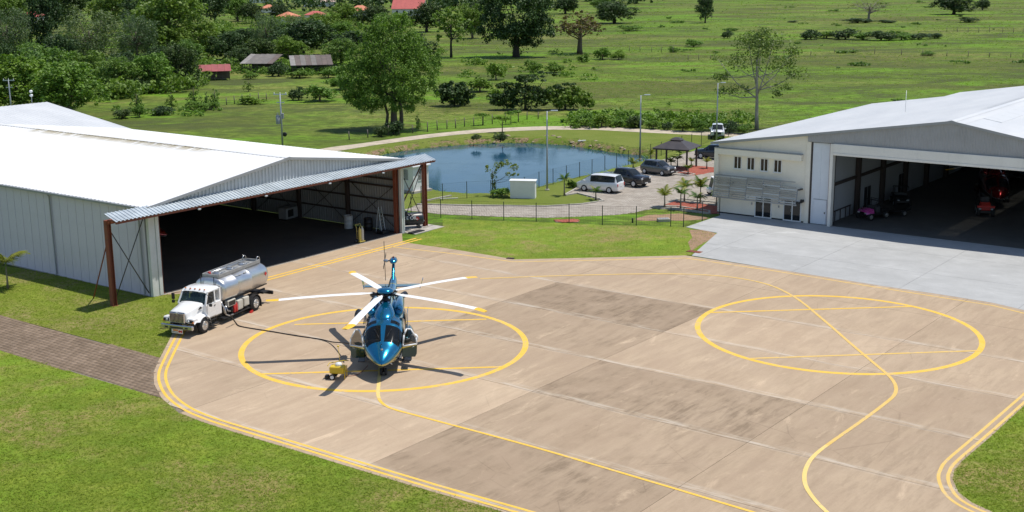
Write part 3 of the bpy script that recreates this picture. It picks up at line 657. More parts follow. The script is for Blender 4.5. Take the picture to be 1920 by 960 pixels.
for x in (2.6, 8.9, 15.6, 21.8):
    fl = MB().bbox(x-.13, x+.13, -1.42, -1.3, 5.86, 5.96, .03).build('floodlight', M_GALV, lh)
    MB().box(x-.02, x+.02, -1.3, -1.18, 5.9, 6.02).build('bracket', M_STEELD, fl)
# stubs by the side wall
MB().box(X0-1.95, X0-1.85, 2.0, 2.1, 0, 2.4).build('stub_post', M_STEELD, lh)
# ================================================================== hangar behind it
an = thing('hangar', 'white roofed building set crosswise behind the left hangar', 'hangar', FL.w(0, 39.6), FL.a)
AXL, AXR = 4, 27.9
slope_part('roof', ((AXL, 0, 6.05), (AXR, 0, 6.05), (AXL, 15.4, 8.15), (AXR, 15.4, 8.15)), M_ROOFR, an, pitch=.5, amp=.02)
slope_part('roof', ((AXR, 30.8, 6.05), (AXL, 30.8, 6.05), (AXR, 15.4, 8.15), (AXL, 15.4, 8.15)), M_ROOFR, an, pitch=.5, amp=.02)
b_ = MB(); b_.box(AXL+.2, AXR-.25, .3, .4, 0, 6.0); b_.box(AXL+.2, AXR-.25, 30.4, 30.5, 0, 6.0); b_.build('wall', M_WALLW, an)
MB().extr([(AXR-.25, .3, 0), (AXR-.25, 30.5, 0), (AXR-.25, 30.5, 6.0), (AXR-.25, 15.4, 8.05), (AXR-.25, .3, 6.0)], (.1, 0, 0)).build('gable_wall', M_CORR, an, recalc=True)
MB().extr([(AXL+.2, .3, 0), (AXL+.2, 30.5, 0), (AXL+.2, 30.5, 6.0), (AXL+.2, 15.4, 8.05), (AXL+.2, .3, 6.0)], (.1, 0, 0)).build('gable_wall', M_CORR, an, recalc=True)
vp = FL.loc(G(60, 193, 8.)); vx, vy = vp.x, vp.y-39.6
vm = MB().tube([(vx, vy, 7.4), (vx, vy, 9.35)], .035, 8).build('mast', M_GREYM, an)
for z in (8.85, 9.3): MB().lathe([(.02, -.16), (.15, -.12), (.19, 0), (.15, .12), (.02, .16)], 14, (vx, vy, z)).build('beacon', M_WHITE, vm)
# ================================================================== RIGHT HANGAR
rh = thing('hangar', 'big hangar with white roof, grey gable and cream two storey office block', 'hangar', FR.O, FR.a)
PX = [(-9.75, 6.62), (11.9, 9.92), (33.6, 6.1)]
def rz(x): return PX[0][1]+(PX[1][1]-PX[0][1])*(x-PX[0][0])/(PX[1][0]-PX[0][0]) if x < PX[1][0] else PX[1][1]+(PX[2][1]-PX[1][1])*(x-PX[1][0])/(PX[2][0]-PX[1][0])
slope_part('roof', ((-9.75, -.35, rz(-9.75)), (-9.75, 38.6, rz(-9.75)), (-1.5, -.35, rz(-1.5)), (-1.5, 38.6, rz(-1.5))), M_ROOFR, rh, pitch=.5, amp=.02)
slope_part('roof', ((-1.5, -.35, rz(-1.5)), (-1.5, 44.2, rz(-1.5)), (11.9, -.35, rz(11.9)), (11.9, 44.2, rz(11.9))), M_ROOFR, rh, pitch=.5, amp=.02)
# right slope with a row of skylight panels just below the ridge
SK0, SK1 = 13.0, 14.5
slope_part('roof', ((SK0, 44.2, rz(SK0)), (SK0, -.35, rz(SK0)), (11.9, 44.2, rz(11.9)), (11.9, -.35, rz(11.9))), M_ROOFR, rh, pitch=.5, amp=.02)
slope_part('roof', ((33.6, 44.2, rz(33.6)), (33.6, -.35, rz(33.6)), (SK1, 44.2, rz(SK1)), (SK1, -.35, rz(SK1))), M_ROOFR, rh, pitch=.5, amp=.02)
ys_ = [-.35, 4.4]+[5.6+i*2.4 for i in range(0, 13)]+[44.2]
for i in range(len(ys_)-1):
    y0, y1 = ys_[i], ys_[i+1]; sky_ = 4 < y0 < 33 
    mb = MB(); z0, z1 = rz(SK0), rz(SK1); d = .03 if sky_ else 0.
    mb.extr([(SK0, y0+.01, z0+d), (SK1, y0+.01, z1+d), (SK1, y1-.01, z1+d), (SK0, y1-.01, z0+d)], (0, 0, -.04))
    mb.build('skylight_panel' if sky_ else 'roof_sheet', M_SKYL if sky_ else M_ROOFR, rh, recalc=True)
MB().extr([(11.55, -.38, rz(11.55)+.03), (11.9, -.38, 9.99), (12.25, -.38, rz(12.25)+.03), (11.9, -.38, 9.93)], (0, 44.6, 0)).build('ridge_cap', M_ROOFR, rh, recalc=True)
for (a, b) in ((PX[0], PX[1]), (PX[1], PX[2])): MB().beam((a[0], -.39, a[1]-.09), (b[0], -.39, b[1]-.09), .06, .22).build('barge_board', M_TRIM, rh)
MB().beam((-9.85, -.3, 6.5), (-9.85, 38.6, 6.5), .16, .16).build('gutter', M_TRIM, rh)
ribwall(-.45, 33.3, -.24, 7.36, lambda u: rz(u)-.06, .22, .025).build('gable_wall', M_GABLE, rh)
MB().box(-.45, 33.3, -.16, -.1, 7.3, 7.42).build('gable_trim', M_TRIM, rh)
for z, z2, yy in ((6.36, 6.58, -.5), (6.585, 7.34, -.46)):
    MB().bbox(1.98, 31, yy, -.2, z, z2, .02).build('shutter_panel', M_FASC, rh)
# office block
off = MB(); off.extr([(-9.2, 0, .16), (-.42, 0, .16), (-.42, 0, rz(-.42)-.1), (-9.2, 0, rz(-9.2)-.1)], (0, .2, 0)); off.build('office_wall', M_CREAM, rh, recalc=True)
MB().box(-9.2, -9.0, .2, 38.4, .16, 6.4).build('side_wall', M_CREAM, rh)
MB().box(-9.18, -.45, .03, .18, .0, .16).build('plinth', M_DARK, rh)
MB().bbox(-9.45, -.95, -.38, .0, 5.55, 6.1, .02).build('ledge', M_CREAM, rh); MB().box(-9.47, -.93, -.4, .0, 6.1, 6.16).build('coping', M_TRIM, rh)
MB().bbox(-9.47, -9.05, -.36, .0, 1.62, 5.55, .02).build('pilaster', M_CREAM, rh)
MB().bbox(-.62, -.2, -.08, .2, .02, rz(-.4)-.15, .02).build('pilaster', M_CREAM, rh)
def window(x0, x1, z0, z1, n, wide=.07, sill=True, y=-.0, door=False):
    f = MB()
    f.box(x0, x1, y-.07, y-.003, z0, z0+wide); f.box(x0, x1, y-.07, y-.003, z1-wide, z1); f.box(x0, x0+wide, y-.07, y-.003, z0+wide, z1-wide); f.box(x1-wide, x1, y-.07, y-.003, z0+wide, z1-wide)
    st = (x1-x0-wide)/n
    for i in range(1, n): f.box(x0+i*st, x0+i*st+wide, y-.065, y-.003, z0+wide, z1-wide)
    fo = f.build('glass_door' if door else 'window', M_WHITE, rh)
    for i in range(n): MB().box(x0+wide+i*st, x0+(i+1)*st, y-.03, y-.012, z0+wide, z1-wide).build('pane', M_GLD, fo)
    if sill: MB().box(x0-.03, x1+.03, y-.1, y-.075, z0-.05, z0+.02).build('sill', M_WHITE, fo)
    if door: MB().tube([(x0+st-.04, y-.1, .9), (x0+st-.04, y-.1, 1.2)], .015, 6).build('handle', M_ALU, fo)
for i in range(4): window(-7.62+i*1.317, -6.84+i*1.317, 4.3, 5.48, 2)
window(-5.40, -3.72, .06, 2.0, 2, .1, False, door=True); window(-2.6, -.88, .06, 2.0, 2, .1, False, door=True)
for x in (-5.75, -3.1): MB().bbox(x, x+.1, -.06, -.003, 1.15, 1.35, .01).build('switch_box', M_TRIM, rh)
# louvre screen: leaning bands of slats in five bays
scr = MB()
scr.beam((-9.25, -.95, 1.72), (-.95, -.95, 1.72), .09, .12); scr.beam((-9.2, -.6, 3.7), (-1.3, -.6, 3.7), .06, .08)
for x in (-9.2, -7.6, -5.95, -4.3, -2.65, -1.05): scr.beam((x, -.93, 1.75), (x, -.62, 3.62 if x < -1.2 else 3.0), .06, .08); scr.beam((x, -.93, 1.75), (x, -.01, 1.9), .05, .05); scr.beam((x, -.62, 3.0), (x, -.01, 3.0), .05, .05)
so = scr.build('screen_frame', M_TRIM, rh); rs_ = random.Random(8)
for b in range(5):
    for k in range(10):
        x0 = -9.15+b*1.62; z = 1.85+k*.188; yy = -.985+k*.034+rs_.uniform(-.015, .015)
        if b == 4 and k > 7: continue
        MB().beam((x0+rs_.uniform(-.03, .05), yy, z+.06), (x0+1.6+rs_.uniform(-.04, .04), yy, z+.06+rs_.uniform(-.01, .01)), .02, .125+rs_.uniform(-.02, .01), (0, rs_.uniform(-.5, -.15), 1)).build('slat', M_SLAT if rs_.random() < .6 else M_GALV, so)
MB().box(-.98, -.74, -1.05, -.02, 1.85, 1.95).build('bracket', M_BLACK, rh); MB().box(-1.0, -.8, -.75, -.02, 3.02, 3.1).build('bracket', M_BLACK, rh)
MB().bbox(-.78, -.5, -.62, -.35, 1.95, 2.2, .02).build('floodlight', M_BLACK, rh)
# sliding leaf with a small door
MB().box(-.18, -.06, .0, .25, .02, 7.3).build('reveal', M_STEELD, rh)
for i in range(2): MB().bbox(-.05+i*.79, .735+i*.79, .05, .14, .06, 7.25, .008).build('door_leaf', M_LEAFD, rh)
wk = MB().bbox(.22, 1.42, -.01, .045, .1, 2.25, .01).build('wicket_door', M_LEAFD, rh); MB().box(1.25, 1.33, -.04, -.012, 1.05, 1.2).build('handle', M_BLACK, wk)
MB().box(.2, 1.44, .005, .045, 2.26, 2.3).build('door_trim', M_TRIM, rh)
MB().box(1.54, 1.66, -.05, .3, .0, 7.34).build('track_post', M_RUST, rh); MB().bbox(1.68, 1.96, -.35, .25, .0, 7.3, .02).build('jamb', M_FASC, rh)
# interior
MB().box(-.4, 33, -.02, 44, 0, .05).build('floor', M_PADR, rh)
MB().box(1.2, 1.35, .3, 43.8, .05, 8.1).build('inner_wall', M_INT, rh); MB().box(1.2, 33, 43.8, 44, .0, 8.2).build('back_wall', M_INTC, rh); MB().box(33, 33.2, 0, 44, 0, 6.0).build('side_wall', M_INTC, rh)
MB().box(31.2, 33.1, -.1, .2, 0, 7.36).build('front_wall', M_FASC, rh)
MB().extr([(-9.0, 38.3, 0), (1.2, 38.3, 0), (1.2, 38.3, 7.9), (-9.0, 38.3, 6.5)], (0, .2, 0)).build('back_wall', M_CREAM, rh, recalc=True)
for y in (.6, 6.6, 12.8, 19, 25.2, 31.4, 37.6):
    hcol('column', 1.6, y, 8.0, .42, .4, M_STEELD, rh, .05); hcol('column', 32.6, y, 6.0, .4, .4, M_STEELD, rh, .05)
    for a, b in (((1.5, y, rz(1.5)-.5), (11.9, y, 9.4)), ((11.9, y, 9.4), (32.7, y, rz(32.7)-.5))): MB().beam(a, b, .25, .6).build('rafter', M_STEELD, rh)
MB().box(1.38, 1.55, .8, 43, 3.35, 3.6).build('wall_beam', M_STEELD, rh)
for y in (8.6, 17.5): 
    d_ = MB().box(1.36, 1.42, y, y+1.9, .06, 2.25).build('inner_door', M_INT, rh)
    for i in range(2): MB().box(1.425, 1.44, y+.15+i*.85, y+.85+i*.85, .1, 2.15).build('pane', M_BLACK, d_)
ts = MB(); ts.box(1.4, 1.46, 1.6, 5.6, .95, 1.05)
for y in (2.0, 3.2, 4.4, 5.4): ts.box(1.4, 1.46, y, y+.06, .05, .95)
ts.build('wall_rack', M_STEELD, rh)
# roof aerial
ap_ = FR.loc(G(1698, 199, 9.0)); MB().tube([(ap_.x, ap_.y, rz(ap_.x)-.05), (ap_.x, ap_.y, rz(ap_.x)+2.1)], .025, 6).build('aerial', M_WHITE, rh)
# ================================================================== helicopters
def heli_paint(name, top, low, stripe, f=True):
    s = S(name); c = s.co(); x, y, z = s.xyz(c)
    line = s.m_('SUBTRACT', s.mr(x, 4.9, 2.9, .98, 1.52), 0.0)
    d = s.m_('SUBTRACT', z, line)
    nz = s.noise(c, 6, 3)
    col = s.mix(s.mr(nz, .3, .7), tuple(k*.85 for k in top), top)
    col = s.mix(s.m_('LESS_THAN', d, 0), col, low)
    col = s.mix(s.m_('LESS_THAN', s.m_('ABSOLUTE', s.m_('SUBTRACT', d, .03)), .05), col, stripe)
    if f: # gold bands round the tail boom
        b = s.m_('LESS_THAN', s.m_('ABSOLUTE', s.m_('ADD', x, 6.5)), .13); col = s.mix(b, col, stripe)
    s.P(Base_Color=col, Roughness=.2, Metallic=.75, Coat_Weight=1., Coat_Roughness=.04); return s.m
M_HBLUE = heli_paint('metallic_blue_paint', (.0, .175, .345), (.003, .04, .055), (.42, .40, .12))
M_HRED = heli_paint('deep_red_paint', (.26, .008, .01), (.06, .004, .005), (.5, .5, .5), False)
M_BLADE = mat('white_rotor_blade', (.78, .78, .77), .4, var=.04)
M_TIP = mat('yellow_blade_tip', (.80, .48, .03), .45, var=.06)
M_HDARK = mat('dark_rotor_metal', (.035, .035, .04), .4, .6)
M_HGL = glass('cockpit_glass', (.012, .016, .02), .62)
M_HGD = glass('door_pane', (.01, .012, .016), .7)
M_SEAT = mat('dark_seat_fabric', (.05, .055, .06), .85)
M_PANEL = mat('cockpit_grey_panel', (.10, .105, .11), .7)
M_WFR = mat('white_window_frame', (.72, .74, .76), .4)
ST = [  # x, half width, z bottom, z top, squareness
    (4.62, .03, 1.02, 1.08, 2), (4.56, .17, .92, 1.22, 2.0), (4.36, .38, .84, 1.42, 2.0), (4.0, .64, .77, 1.68, 2.05), (3.55, .90, .70, 1.91, 2.2), (3.2, 1.06, .68, 2.16, 2.4),
    (2.8, 1.11, .65, 2.46, 2.6), (2.4, 1.13, .63, 2.70, 2.8), (2.0, 1.14, .62, 2.82, 3.0), (1.4, 1.15, .62, 2.86, 3.2), (0, 1.15, .62, 2.86, 3.2), (-1.4, 1.14, .64, 2.86, 3.0),
    (-2.4, 1.02, .80, 2.84, 2.7), (-3.2, .78, 1.2, 2.80, 2.4), (-4.0, .52, 1.68, 2.76, 2.2), (-5.0, .40, 1.98, 2.76, 2), (-6.5, .31, 2.2, 2.78, 2), (-7.6, .25, 2.4, 2.86, 2), (-8.1, .18, 2.55, 2.9, 2)]
SX = np.array([s[0] for s in ST])[::-1]
def st_at(x, k): return float(np.interp(x, SX, np.array([s[k] for s in ST])[::-1]))
def fus(x, t, off=0.):
    hw, zb, zt, e = (st_at(x, k) for k in (1, 2, 3, 4)); a = R(t); sy, cz = math.sin(a), -math.cos(a)
    y = (hw+off)*math.copysign(abs(sy)**(2/e), sy); z = (zb+zt)/2+((zt-zb)/2+off)*math.copysign(abs(cz)**(2/e), cz)
    return (x if x < 1.9 else 1.9+(x-1.9)*1.13, y, z)
def xell(mb, prof, n=16, nose=True):
    """loft of ellipses: list of (x, y, z, ry, rz)"""
    rows = [[(x, y+ry*math.cos(2*math.pi*k/n), z+rz_*math.sin(2*math.pi*k/n)) for k in range(n)] for x, y, z, ry, rz_ in prof]
    mb.grid(rows, closed=True); b = len(mb.v); m = len(prof)*n
    mb.f.append(tuple(range(b-m, b-m+n))[::-1]); mb.sm.append(True); mb.f.append(tuple(range(b-n, b))); mb.sm.append(True)
def wheel(par, x, y, r, wd, axis='y', rimm=None, nm='wheel', hub=True, n=20):
    prof = [(r*.62, -wd/2), (r*.9, -wd/2), (r, -wd*.33), (r, wd*.33), (r*.9, wd/2), (r*.62, wd/2)]
    t = MB(); t.lathe(prof, n, (0, 0, 0), axis); o = t.build(nm, M_RUB, par, (x, y, r))
    if hub:
        h = MB(); s_ = 1 if y > 0 else -1
        pr_ = [(r*.05, .60), (r*.16, .60), (r*.2, .53), (r*.5, .515), (r*.57, .57), (r*.62, .505)]
        h.lathe([(a, s_*wd*b) for a, b in (pr_ if s_ > 0 else pr_[::-1])], n, (0, 0, 0), axis)
        for k in range(8):
            a = 2*math.pi*k/8
            h.lathe([(r*.06, s_*wd*.51), (r*.06, s_*wd*.56)][::s_], 6, (r*.4*math.cos(a), 0, r*.4*math.sin(a)), axis)
        h.build('rim', rimm or M_ALU, o)
    return o
XSL = sorted(set([4.62, 4.6, 4.56, 4.5, 4.42, 4.3, 4.15, 4.0, 3.85, 3.7, 3.55, 3.45, 3.3, 3.1, 2.9, 2.7, 2.5, 2.42, 2.34, 2.2, 2.05, 1.92, 1.7, 1.4, 1.1, .8, .3, -.1, -.6, -1.1, -1.4, -1.7, -2.0, -2.4, -2.8, -3.2, -3.6, -4.0, -4.6, -5.2, -5.8, -6.5, -7.1, -7.6, -8.1]), reverse=True)
TH = [0, 15, 30, 42, 54, 64, 74, 84, 94, 104, 114, 124, 134, 145, 156, 167, 176.5]
TH = sorted(set(TH+[360-t for t in TH if t > 0]))
def helicopter(label, loc, rz_, paint, rot0, full=True, group=None, tail=True):
    h = thing('helicopter', label, 'helicopter', loc, rz_, group)
    G_ = {'fuselage': MB(), 'windshield': [MB(), MB()], 'eyebrow_window': [MB(), MB()], 'cabin_window': [MB() for _ in range(6)]}
    for i in range(len(XSL)-1):
        for k in range(len(TH)):
            t0, t1 = TH[k], TH[(k+1) % len(TH)]+(360 if k == len(TH)-1 else 0); xm, tm = (XSL[i]+XSL[i+1])/2, (t0+t1)/2
            side = 0 if tm < 180 else 1; ta = tm if tm < 180 else 360-tm
            q = [fus(XSL[i], t0), fus(XSL[i], t1), fus(XSL[i+1], t1), fus(XSL[i+1], t0)]
            tgt = G_['fuselage']
            if 2.5 < xm < 3.45 and 114 < ta < 176: tgt = G_['windshield'][side]
            elif 2.05 < xm < 2.34 and 134 < ta < 170: tgt = G_['eyebrow_window'][side]
            elif full and 1.92 < xm < 3.1 and 54 < ta < 114: continue      # open crew doors
            elif 84 < ta < 124:
                for j, (a, b) in enumerate(((1.1, .3), (.3, -.6), (-1.1, -1.7))):
                    if b+.0 < xm < a: tgt = G_['cabin_window'][j*2+side]
            tgt.add(q, [(0, 1, 2, 3)], True)
    def weld(o):
        b = bmesh.new(); b.from_mesh(o.data); bmesh.ops.remove_doubles(b, verts=b.verts, dist=.0005); bmesh.ops.recalc_face_normals(b, faces=b.faces); b.to_mesh(o.data); b.free()
    fo = G_['fuselage'].build('fuselage', paint, h); weld(fo)
    for nm in ('windshield', 'eyebrow_window', 'cabin_window'):
        for mb in G_[nm]:
            if mb.v: weld(mb.build(nm, M_HGL, h))
    # cockpit inside
    MB().box(-1.6, 3.3, -1.0, 1.0, .72, .8).build('cabin_floor', M_PANEL, h)
    MB().box(1.3, 1.4, -1.02, 1.02, .8, 2.7).build('bulkhead', M_PANEL, h)
    MB().bbox(3.15, 3.42, -.8, .8, 1.2, 1.98, .06).build('instrument_panel', M_PANEL, h)
    MB().box(2.5, 3.2, -.18, .18, .8, 1.5).build('centre_console', M_PANEL, h)
    for y in (-.52, .52):
        st_ = MB(); st_.bbox(1.75, 2.3, y-.26, y+.26, 1.1, 1.3, .06); st_.bbox(1.55, 1.75, y-.26, y+.26, 1.2, 2.05, .07); st_.bbox(1.58, 1.72, y-.14, y+.14, 2.08, 2.32, .04); st_.box(1.7, 2.2, y-.15, y+.15, .8, 1.1); st_.build('seat', M_SEAT, h)
    # engine cowling, front bulge and side intakes
    cw = MB(); xell(cw, [(2.12, 0, 2.76, .05, .03), (2.0, 0, 2.78, .34, .14), (1.75, 0, 2.80, .52, .27), (1.35, 0, 2.82, .62, .40), (.9, 0, 2.85, .60, .48), (.55, 0, 2.88, .5, .52), (.2, 0, 2.9, .46, .55), (-.5, 0, 2.88, .52, .54), (-1.5, 0, 2.86, .5, .5), (-2.6, 0, 2.82, .36, .34), (-3.4, 0, 2.76, .12, .12)], 20)
    o = cw.build('gearbox_cowling', paint, h); weld(o)
    for s_ in (-1, 1):
        e = MB(); xell(e, [(.85, s_*.78, 2.80, .16, .12), (.7, s_*.78, 2.84, .24, .22), (.2, s_*.76, 2.88, .30, .31), (-.8, s_*.74, 2.88, .33, .36), (-1.9, s_*.72, 2.86, .30, .32), (-2.6, s_*.76, 2.86, .24, .24)], 16); o = e.build('engine_cowling', paint, h); weld(o)
        MB().lathe([(.19, -.02), (.19, .03), (.12, .05)], 16, (.72, s_*.78, 2.85), 'x').build('air_intake', M_HDARK, h)
        MB().tube([(-2.5, s_*.76, 2.88), (-2.9, s_*.86, 2.92), (-3.15, s_*1.0, 2.95)], [.2, .19, .18], 14).build('exhaust', M_HDARK, h)
        # sponson and main wheel
        sp_ = MB(); xell(sp_, [(.2, s_*1.12, .95, .05, .06), (0, s_*1.16, .95, .22, .22), (-.7, s_*1.22, .95, .34, .36), (-1.7, s_*1.2, .97, .34, .36), (-2.5, s_*1.1, 1.05, .2, .22), (-2.9, s_*1.02, 1.1, .04, .05)], 14); o = sp_.build('sponson', paint, h); weld(o)
    for y in (-1.22, 1.22):
        g_ = MB(); g_.tube([(.85, y*.9, .95), (.85, y, .3)], .06, 8); g_.tube([(.85, y-.22, .3), (.85, y+.22, .3)], .045, 8); lg = g_.build('landing_gear_leg', M_HDARK, h)
        for dy in (-.15, .15): wheel(lg, .85, y+dy, .3, .2, hub=False)
    ng = MB(); ng.tube([(3.5, 0, .85), (3.62, 0, .21)], .05, 8); ng.tube([(3.62, -.16, .21), (3.62, .16, .21)], .035, 8); lg = ng.build('landing_gear_leg', M_HDARK, h)
    for dy in (-.13, .13): wheel(lg, 3.62, dy, .21, .13, hub=False)
    # nose fittings
    MB().lathe([(.02, .09), (.1, .07), (.15, 0), (.1, -.07), (.02, -.09)], 14, (3.0, -.35, .58)).build('sensor_ball', M_HDARK, h)
    MB().tube([(4.2, .35, .93), (4.2, .55, .82)], .03, 6).build('pitot_probe', M_ALU, h)
    MB().tube([(4.0, -.1, 1.8), (4.08, -.02, 1.98)], .02, 6).build('wiper', M_HDARK, h); MB().bbox(4.2, 4.32, -.06, .06, 1.66, 1.76, .02).build('sensor', M_ALU, h)
    for y in (-.12, .12): MB().tube([(3.66, y*.8, 2.0), (2.9, y*4, 2.5)], .014, 5).build('wiper', M_HDARK, h)
    # tail: fin, bullet, stabiliser, rotor
    fin = MB(); rows = []
    for (xa, xb, z, t) in ((-6.9, -8.35, 2.66, .13), (-7.45, -8.5, 3.0, .12), (-8.0, -8.8, 3.4, .10), (-8.3, -9.0, 3.74, .09)):
        m = (xa*.65+xb*.35); rows.append([(xa, 0, z), (m, t, z), (xb, .02, z), (m, -t, z)])
    fin.grid(rows, closed=True); fin.f.append((12, 13, 14, 15)); fin.sm.append(False); o = fin.build('tail_fin', paint, h); weld(o)
    bl = MB(); xell(bl, [(-7.95, 0, 3.76, .03, .03), (-8.1, 0, 3.78, .19, .13), (-8.5, 0, 3.8, .27, .19), (-8.95, 0, 3.8, .22, .16), (-9.2, 0, 3.8, .05, .05)], 12); o = bl.build('tail_gearbox', paint, h); weld(o)
    MB().lathe([(.03, -.0), (.06, .06), (.03, .14)], 8, (-8.5, 0, 3.95)).build('beacon', M_HRED, h)
    stb = MB(); stb.extr([(-6.15, -1.75, 2.62), (-6.15, 1.75, 2.62), (-6.75, 1.75, 2.62), (-6.75, -1.75, 2.62)], (0, 0, .05))
    for s_ in (-1, 1): stb.extr([(-6.05, s_*1.75, 2.55), (-6.85, s_*1.75, 2.55), (-7.1, s_*1.92, 2.98), (-6.75, s_*1.92, 2.98)], (0, s_*.04, 0))
    stb.build('stabiliser', paint, h, recalc=True)
    tr = MB().lathe([(.05, .3), (.11, .24), (.11, .12), (.06, 0)][::-1], 10, (-8.5, -.65, 3.8), 'y').build('tail_rotor_hub', M_ALU, h)
    MB().tube([(-8.5, -.2, 3.8), (-8.5, -.6, 3.8)], .05, 8).build('tail_rotor_shaft', M_HDARK, h)
    for k in range(4):
        a = R(83+90*k); d = Vector((math.cos(a), 0, math.sin(a))); p = Vector((-8.5, -.55, 3.8)); n = Vector((-d.z, 0, d.x))
        q = [p+d*.12-n*.06, p+d*1.32-n*.09, p+d*1.34+n*.09, p+d*.12+n*.06]
        MB().extr(q, (0, -.03, 0)).build('tail_rotor_blade', M_HDARK, h, recalc=True)
    # main rotor
    mast = MB().lathe([(.30, 3.25), (.26, 3.45), (.15, 3.55), (.15, 3.9)], 14).build('rotor_mast', M_HDARK, h)
    hb = MB(); hb.lathe([(.30, 3.68), (.36, 3.74), (.36, 3.82), (.2, 3.86)], 14)
    for k in range(5):
        a = rot0+k*2*math.pi/5; d = Vector((math.cos(a), math.sin(a), 0)); hb.tube([d*.2+Vector((0, 0, 3.78)), d*.85+Vector((0, 0, 3.83))], [.1, .075], 8)
        b = d.cross(Vector((0, 0, 1))); hb.tube([d*.42+b*.16+Vector((0, 0, 3.35)), d*.5+b*.16+Vector((0, 0, 3.76))], .03, 6)
    hb.build('rotor_hub', M_HDARK, h)
    cap = MB().lathe([(.42, 3.86), (.50, 3.93), (.50, 3.99), (.42, 4.08), (.25, 4.14), (.02, 4.16)], 20).build('rotor_cap', paint, h)
    for k in range(5):
        a = rot0+k*2*math.pi/5; ca, sa = math.cos(a), math.sin(a)
        def at_(r, s_, dz=0.): z = 3.86-.0063*max(0, r-.8)**2+dz; return (r*ca-s_*sa, r*sa+s_*ca, z)
        rr = [.75, 1.0, 1.4, 2.0, 3.0, 4.0, 5.0, 5.7, 6.15]; rows = []
        def rows_(rr, cf):
            out = []
            for r in rr:
                f, b = cf(r); m = f*.6+b*.4; th = .05 if r < 1.2 else .035; out.append([at_(r, f), at_(r, m, th), at_(r, b, .005), at_(r, m, -th)])
            return out
        def chord(r):
            if r < 1.4: k_ = .07+.15*(r-.75)/.65; return k_, -k_*1.1
            if r < 6.15: return .22, -.25
            u = (r-6.15)/.75; return .22-.22*u*u, -.25-.12*u
        mb = MB(); mb.grid(rows_(rr, chord), closed=True, sm=False); mb.f.append((3, 2, 1, 0)); mb.sm.append(False); bo = mb.build('rotor_blade', M_BLADE, h, recalc=True)
        mb = MB(); mb.grid(rows_([6.152, 6.4, 6.6, 6.78, 6.9], chord), closed=True, sm=False); mb.f.append((16, 17, 18, 19)); mb.sm.append(False); mb.build('blade_tip', M_TIP, bo, recalc=True)
    if full:
        # crew doors swung open to both sides, white edged windows
        for s_ in (-1, 1):
            hx, hy = 3.26, s_*1.06; an_ = R(62)
            def dp(u, z, o=0.):
                u *= .82   # u runs back from the hinge along the opened door
                bulge = .05*math.sin(max(0, min(1, (z-.85)/1.8))*math.pi)+o
                return (hx-u*math.cos(an_)+0*bulge+bulge*math.sin(an_), hy+s_*(u*math.sin(an_)+bulge*math.cos(an_)-max(0, z-1.7)*.22), z)
            skin = [(0.0, .95), (.98, .82), (1.1, 1.0), (1.12, 1.55), (.0, 1.55)]
            lo = MB(); lo.add([dp(u, z) for u, z in skin]+[dp(u, z, -.05) for u, z in skin], [(0, 1, 2, 3, 4), (9, 8, 7, 6, 5)]+[(i, (i+1) % 5, 5+(i+1) % 5, 5+i) for i in range(5)]); do = lo.build('crew_door', paint, h, recalc=True)
            fr = [dp(.06, 1.58), dp(1.1, 1.58), dp(1.12, 1.95), dp(.92, 2.46), dp(.62, 2.52), dp(.30, 2.2), dp(.06, 1.72)]
            fm = MB()
            for i in range(len(fr)): fm.tube([fr[i], fr[(i+1) % len(fr)]], .048, 6)
            fm.build('window_frame', M_WFR, do); MB().add(fr, [tuple(range(len(fr)))]).build('pane', M_HGD, do)
            MB().tube([dp(.7, 1.45, .03), dp(.9, 1.45, .03)], .018, 6).build('handle', M_ALU, do)
            st2 = MB().box(1.9, 2.7, min(s_*1.12, s_*1.5), max(s_*1.12, s_*1.5), .5, .55).build('boarding_step', M_HDARK, h)
            MB().bbox(-1.6, -.1, min(s_*1.2, s_*1.24), max(s_*1.2, s_*1.24), .75, 2.55, .01).build('sliding_door', paint, h)
        sl_ = MB(); sl_.lathe([(.10, -.16), (.22, -.12), (.24, .02), (.24, .16), (.16, .17)], 16, (1.2, 1.66, 1.45), 'x'); sl_.tube([(1.2, 1.1, 1.3), (1.2, 1.5, 1.42)], .05, 8); sl_.build('searchlight', M_WFR, h)
        hs = MB(); hs.tube([(.6, -1.2, 2.7), (.2, -1.55, 2.72)], .05, 8); xell(hs, [(.75, -1.6, 2.62, .08, .1), (.5, -1.6, 2.62, .22, .24), (-.2, -1.6, 2.62, .22, .24), (-.5, -1.6, 2.62, .1, .1)], 12); hs.build('rescue_hoist', M_HDARK, h)
    return h
HUB = Vector((-7.42, 70.86, ZA))
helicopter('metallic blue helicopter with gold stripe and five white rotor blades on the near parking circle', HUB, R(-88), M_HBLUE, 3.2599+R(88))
p = FR.w(9.7, 20.2, .05); helicopter('dark red helicopter parked inside the right hangar behind the tractor', p, FR.a-R(66), M_HRED, .5, False)
p = FL.w(7.6, 16.5, .055); helicopter('dark red helicopter in the shade inside the left hangar', p, FL.a-R(60), M_HRED, .2, False)
p = FR.w(8.3, 34, .05); helicopter('blue helicopter at the far back of the right hangar', p, FR.a-R(60), M_HBLUE, .9, False)
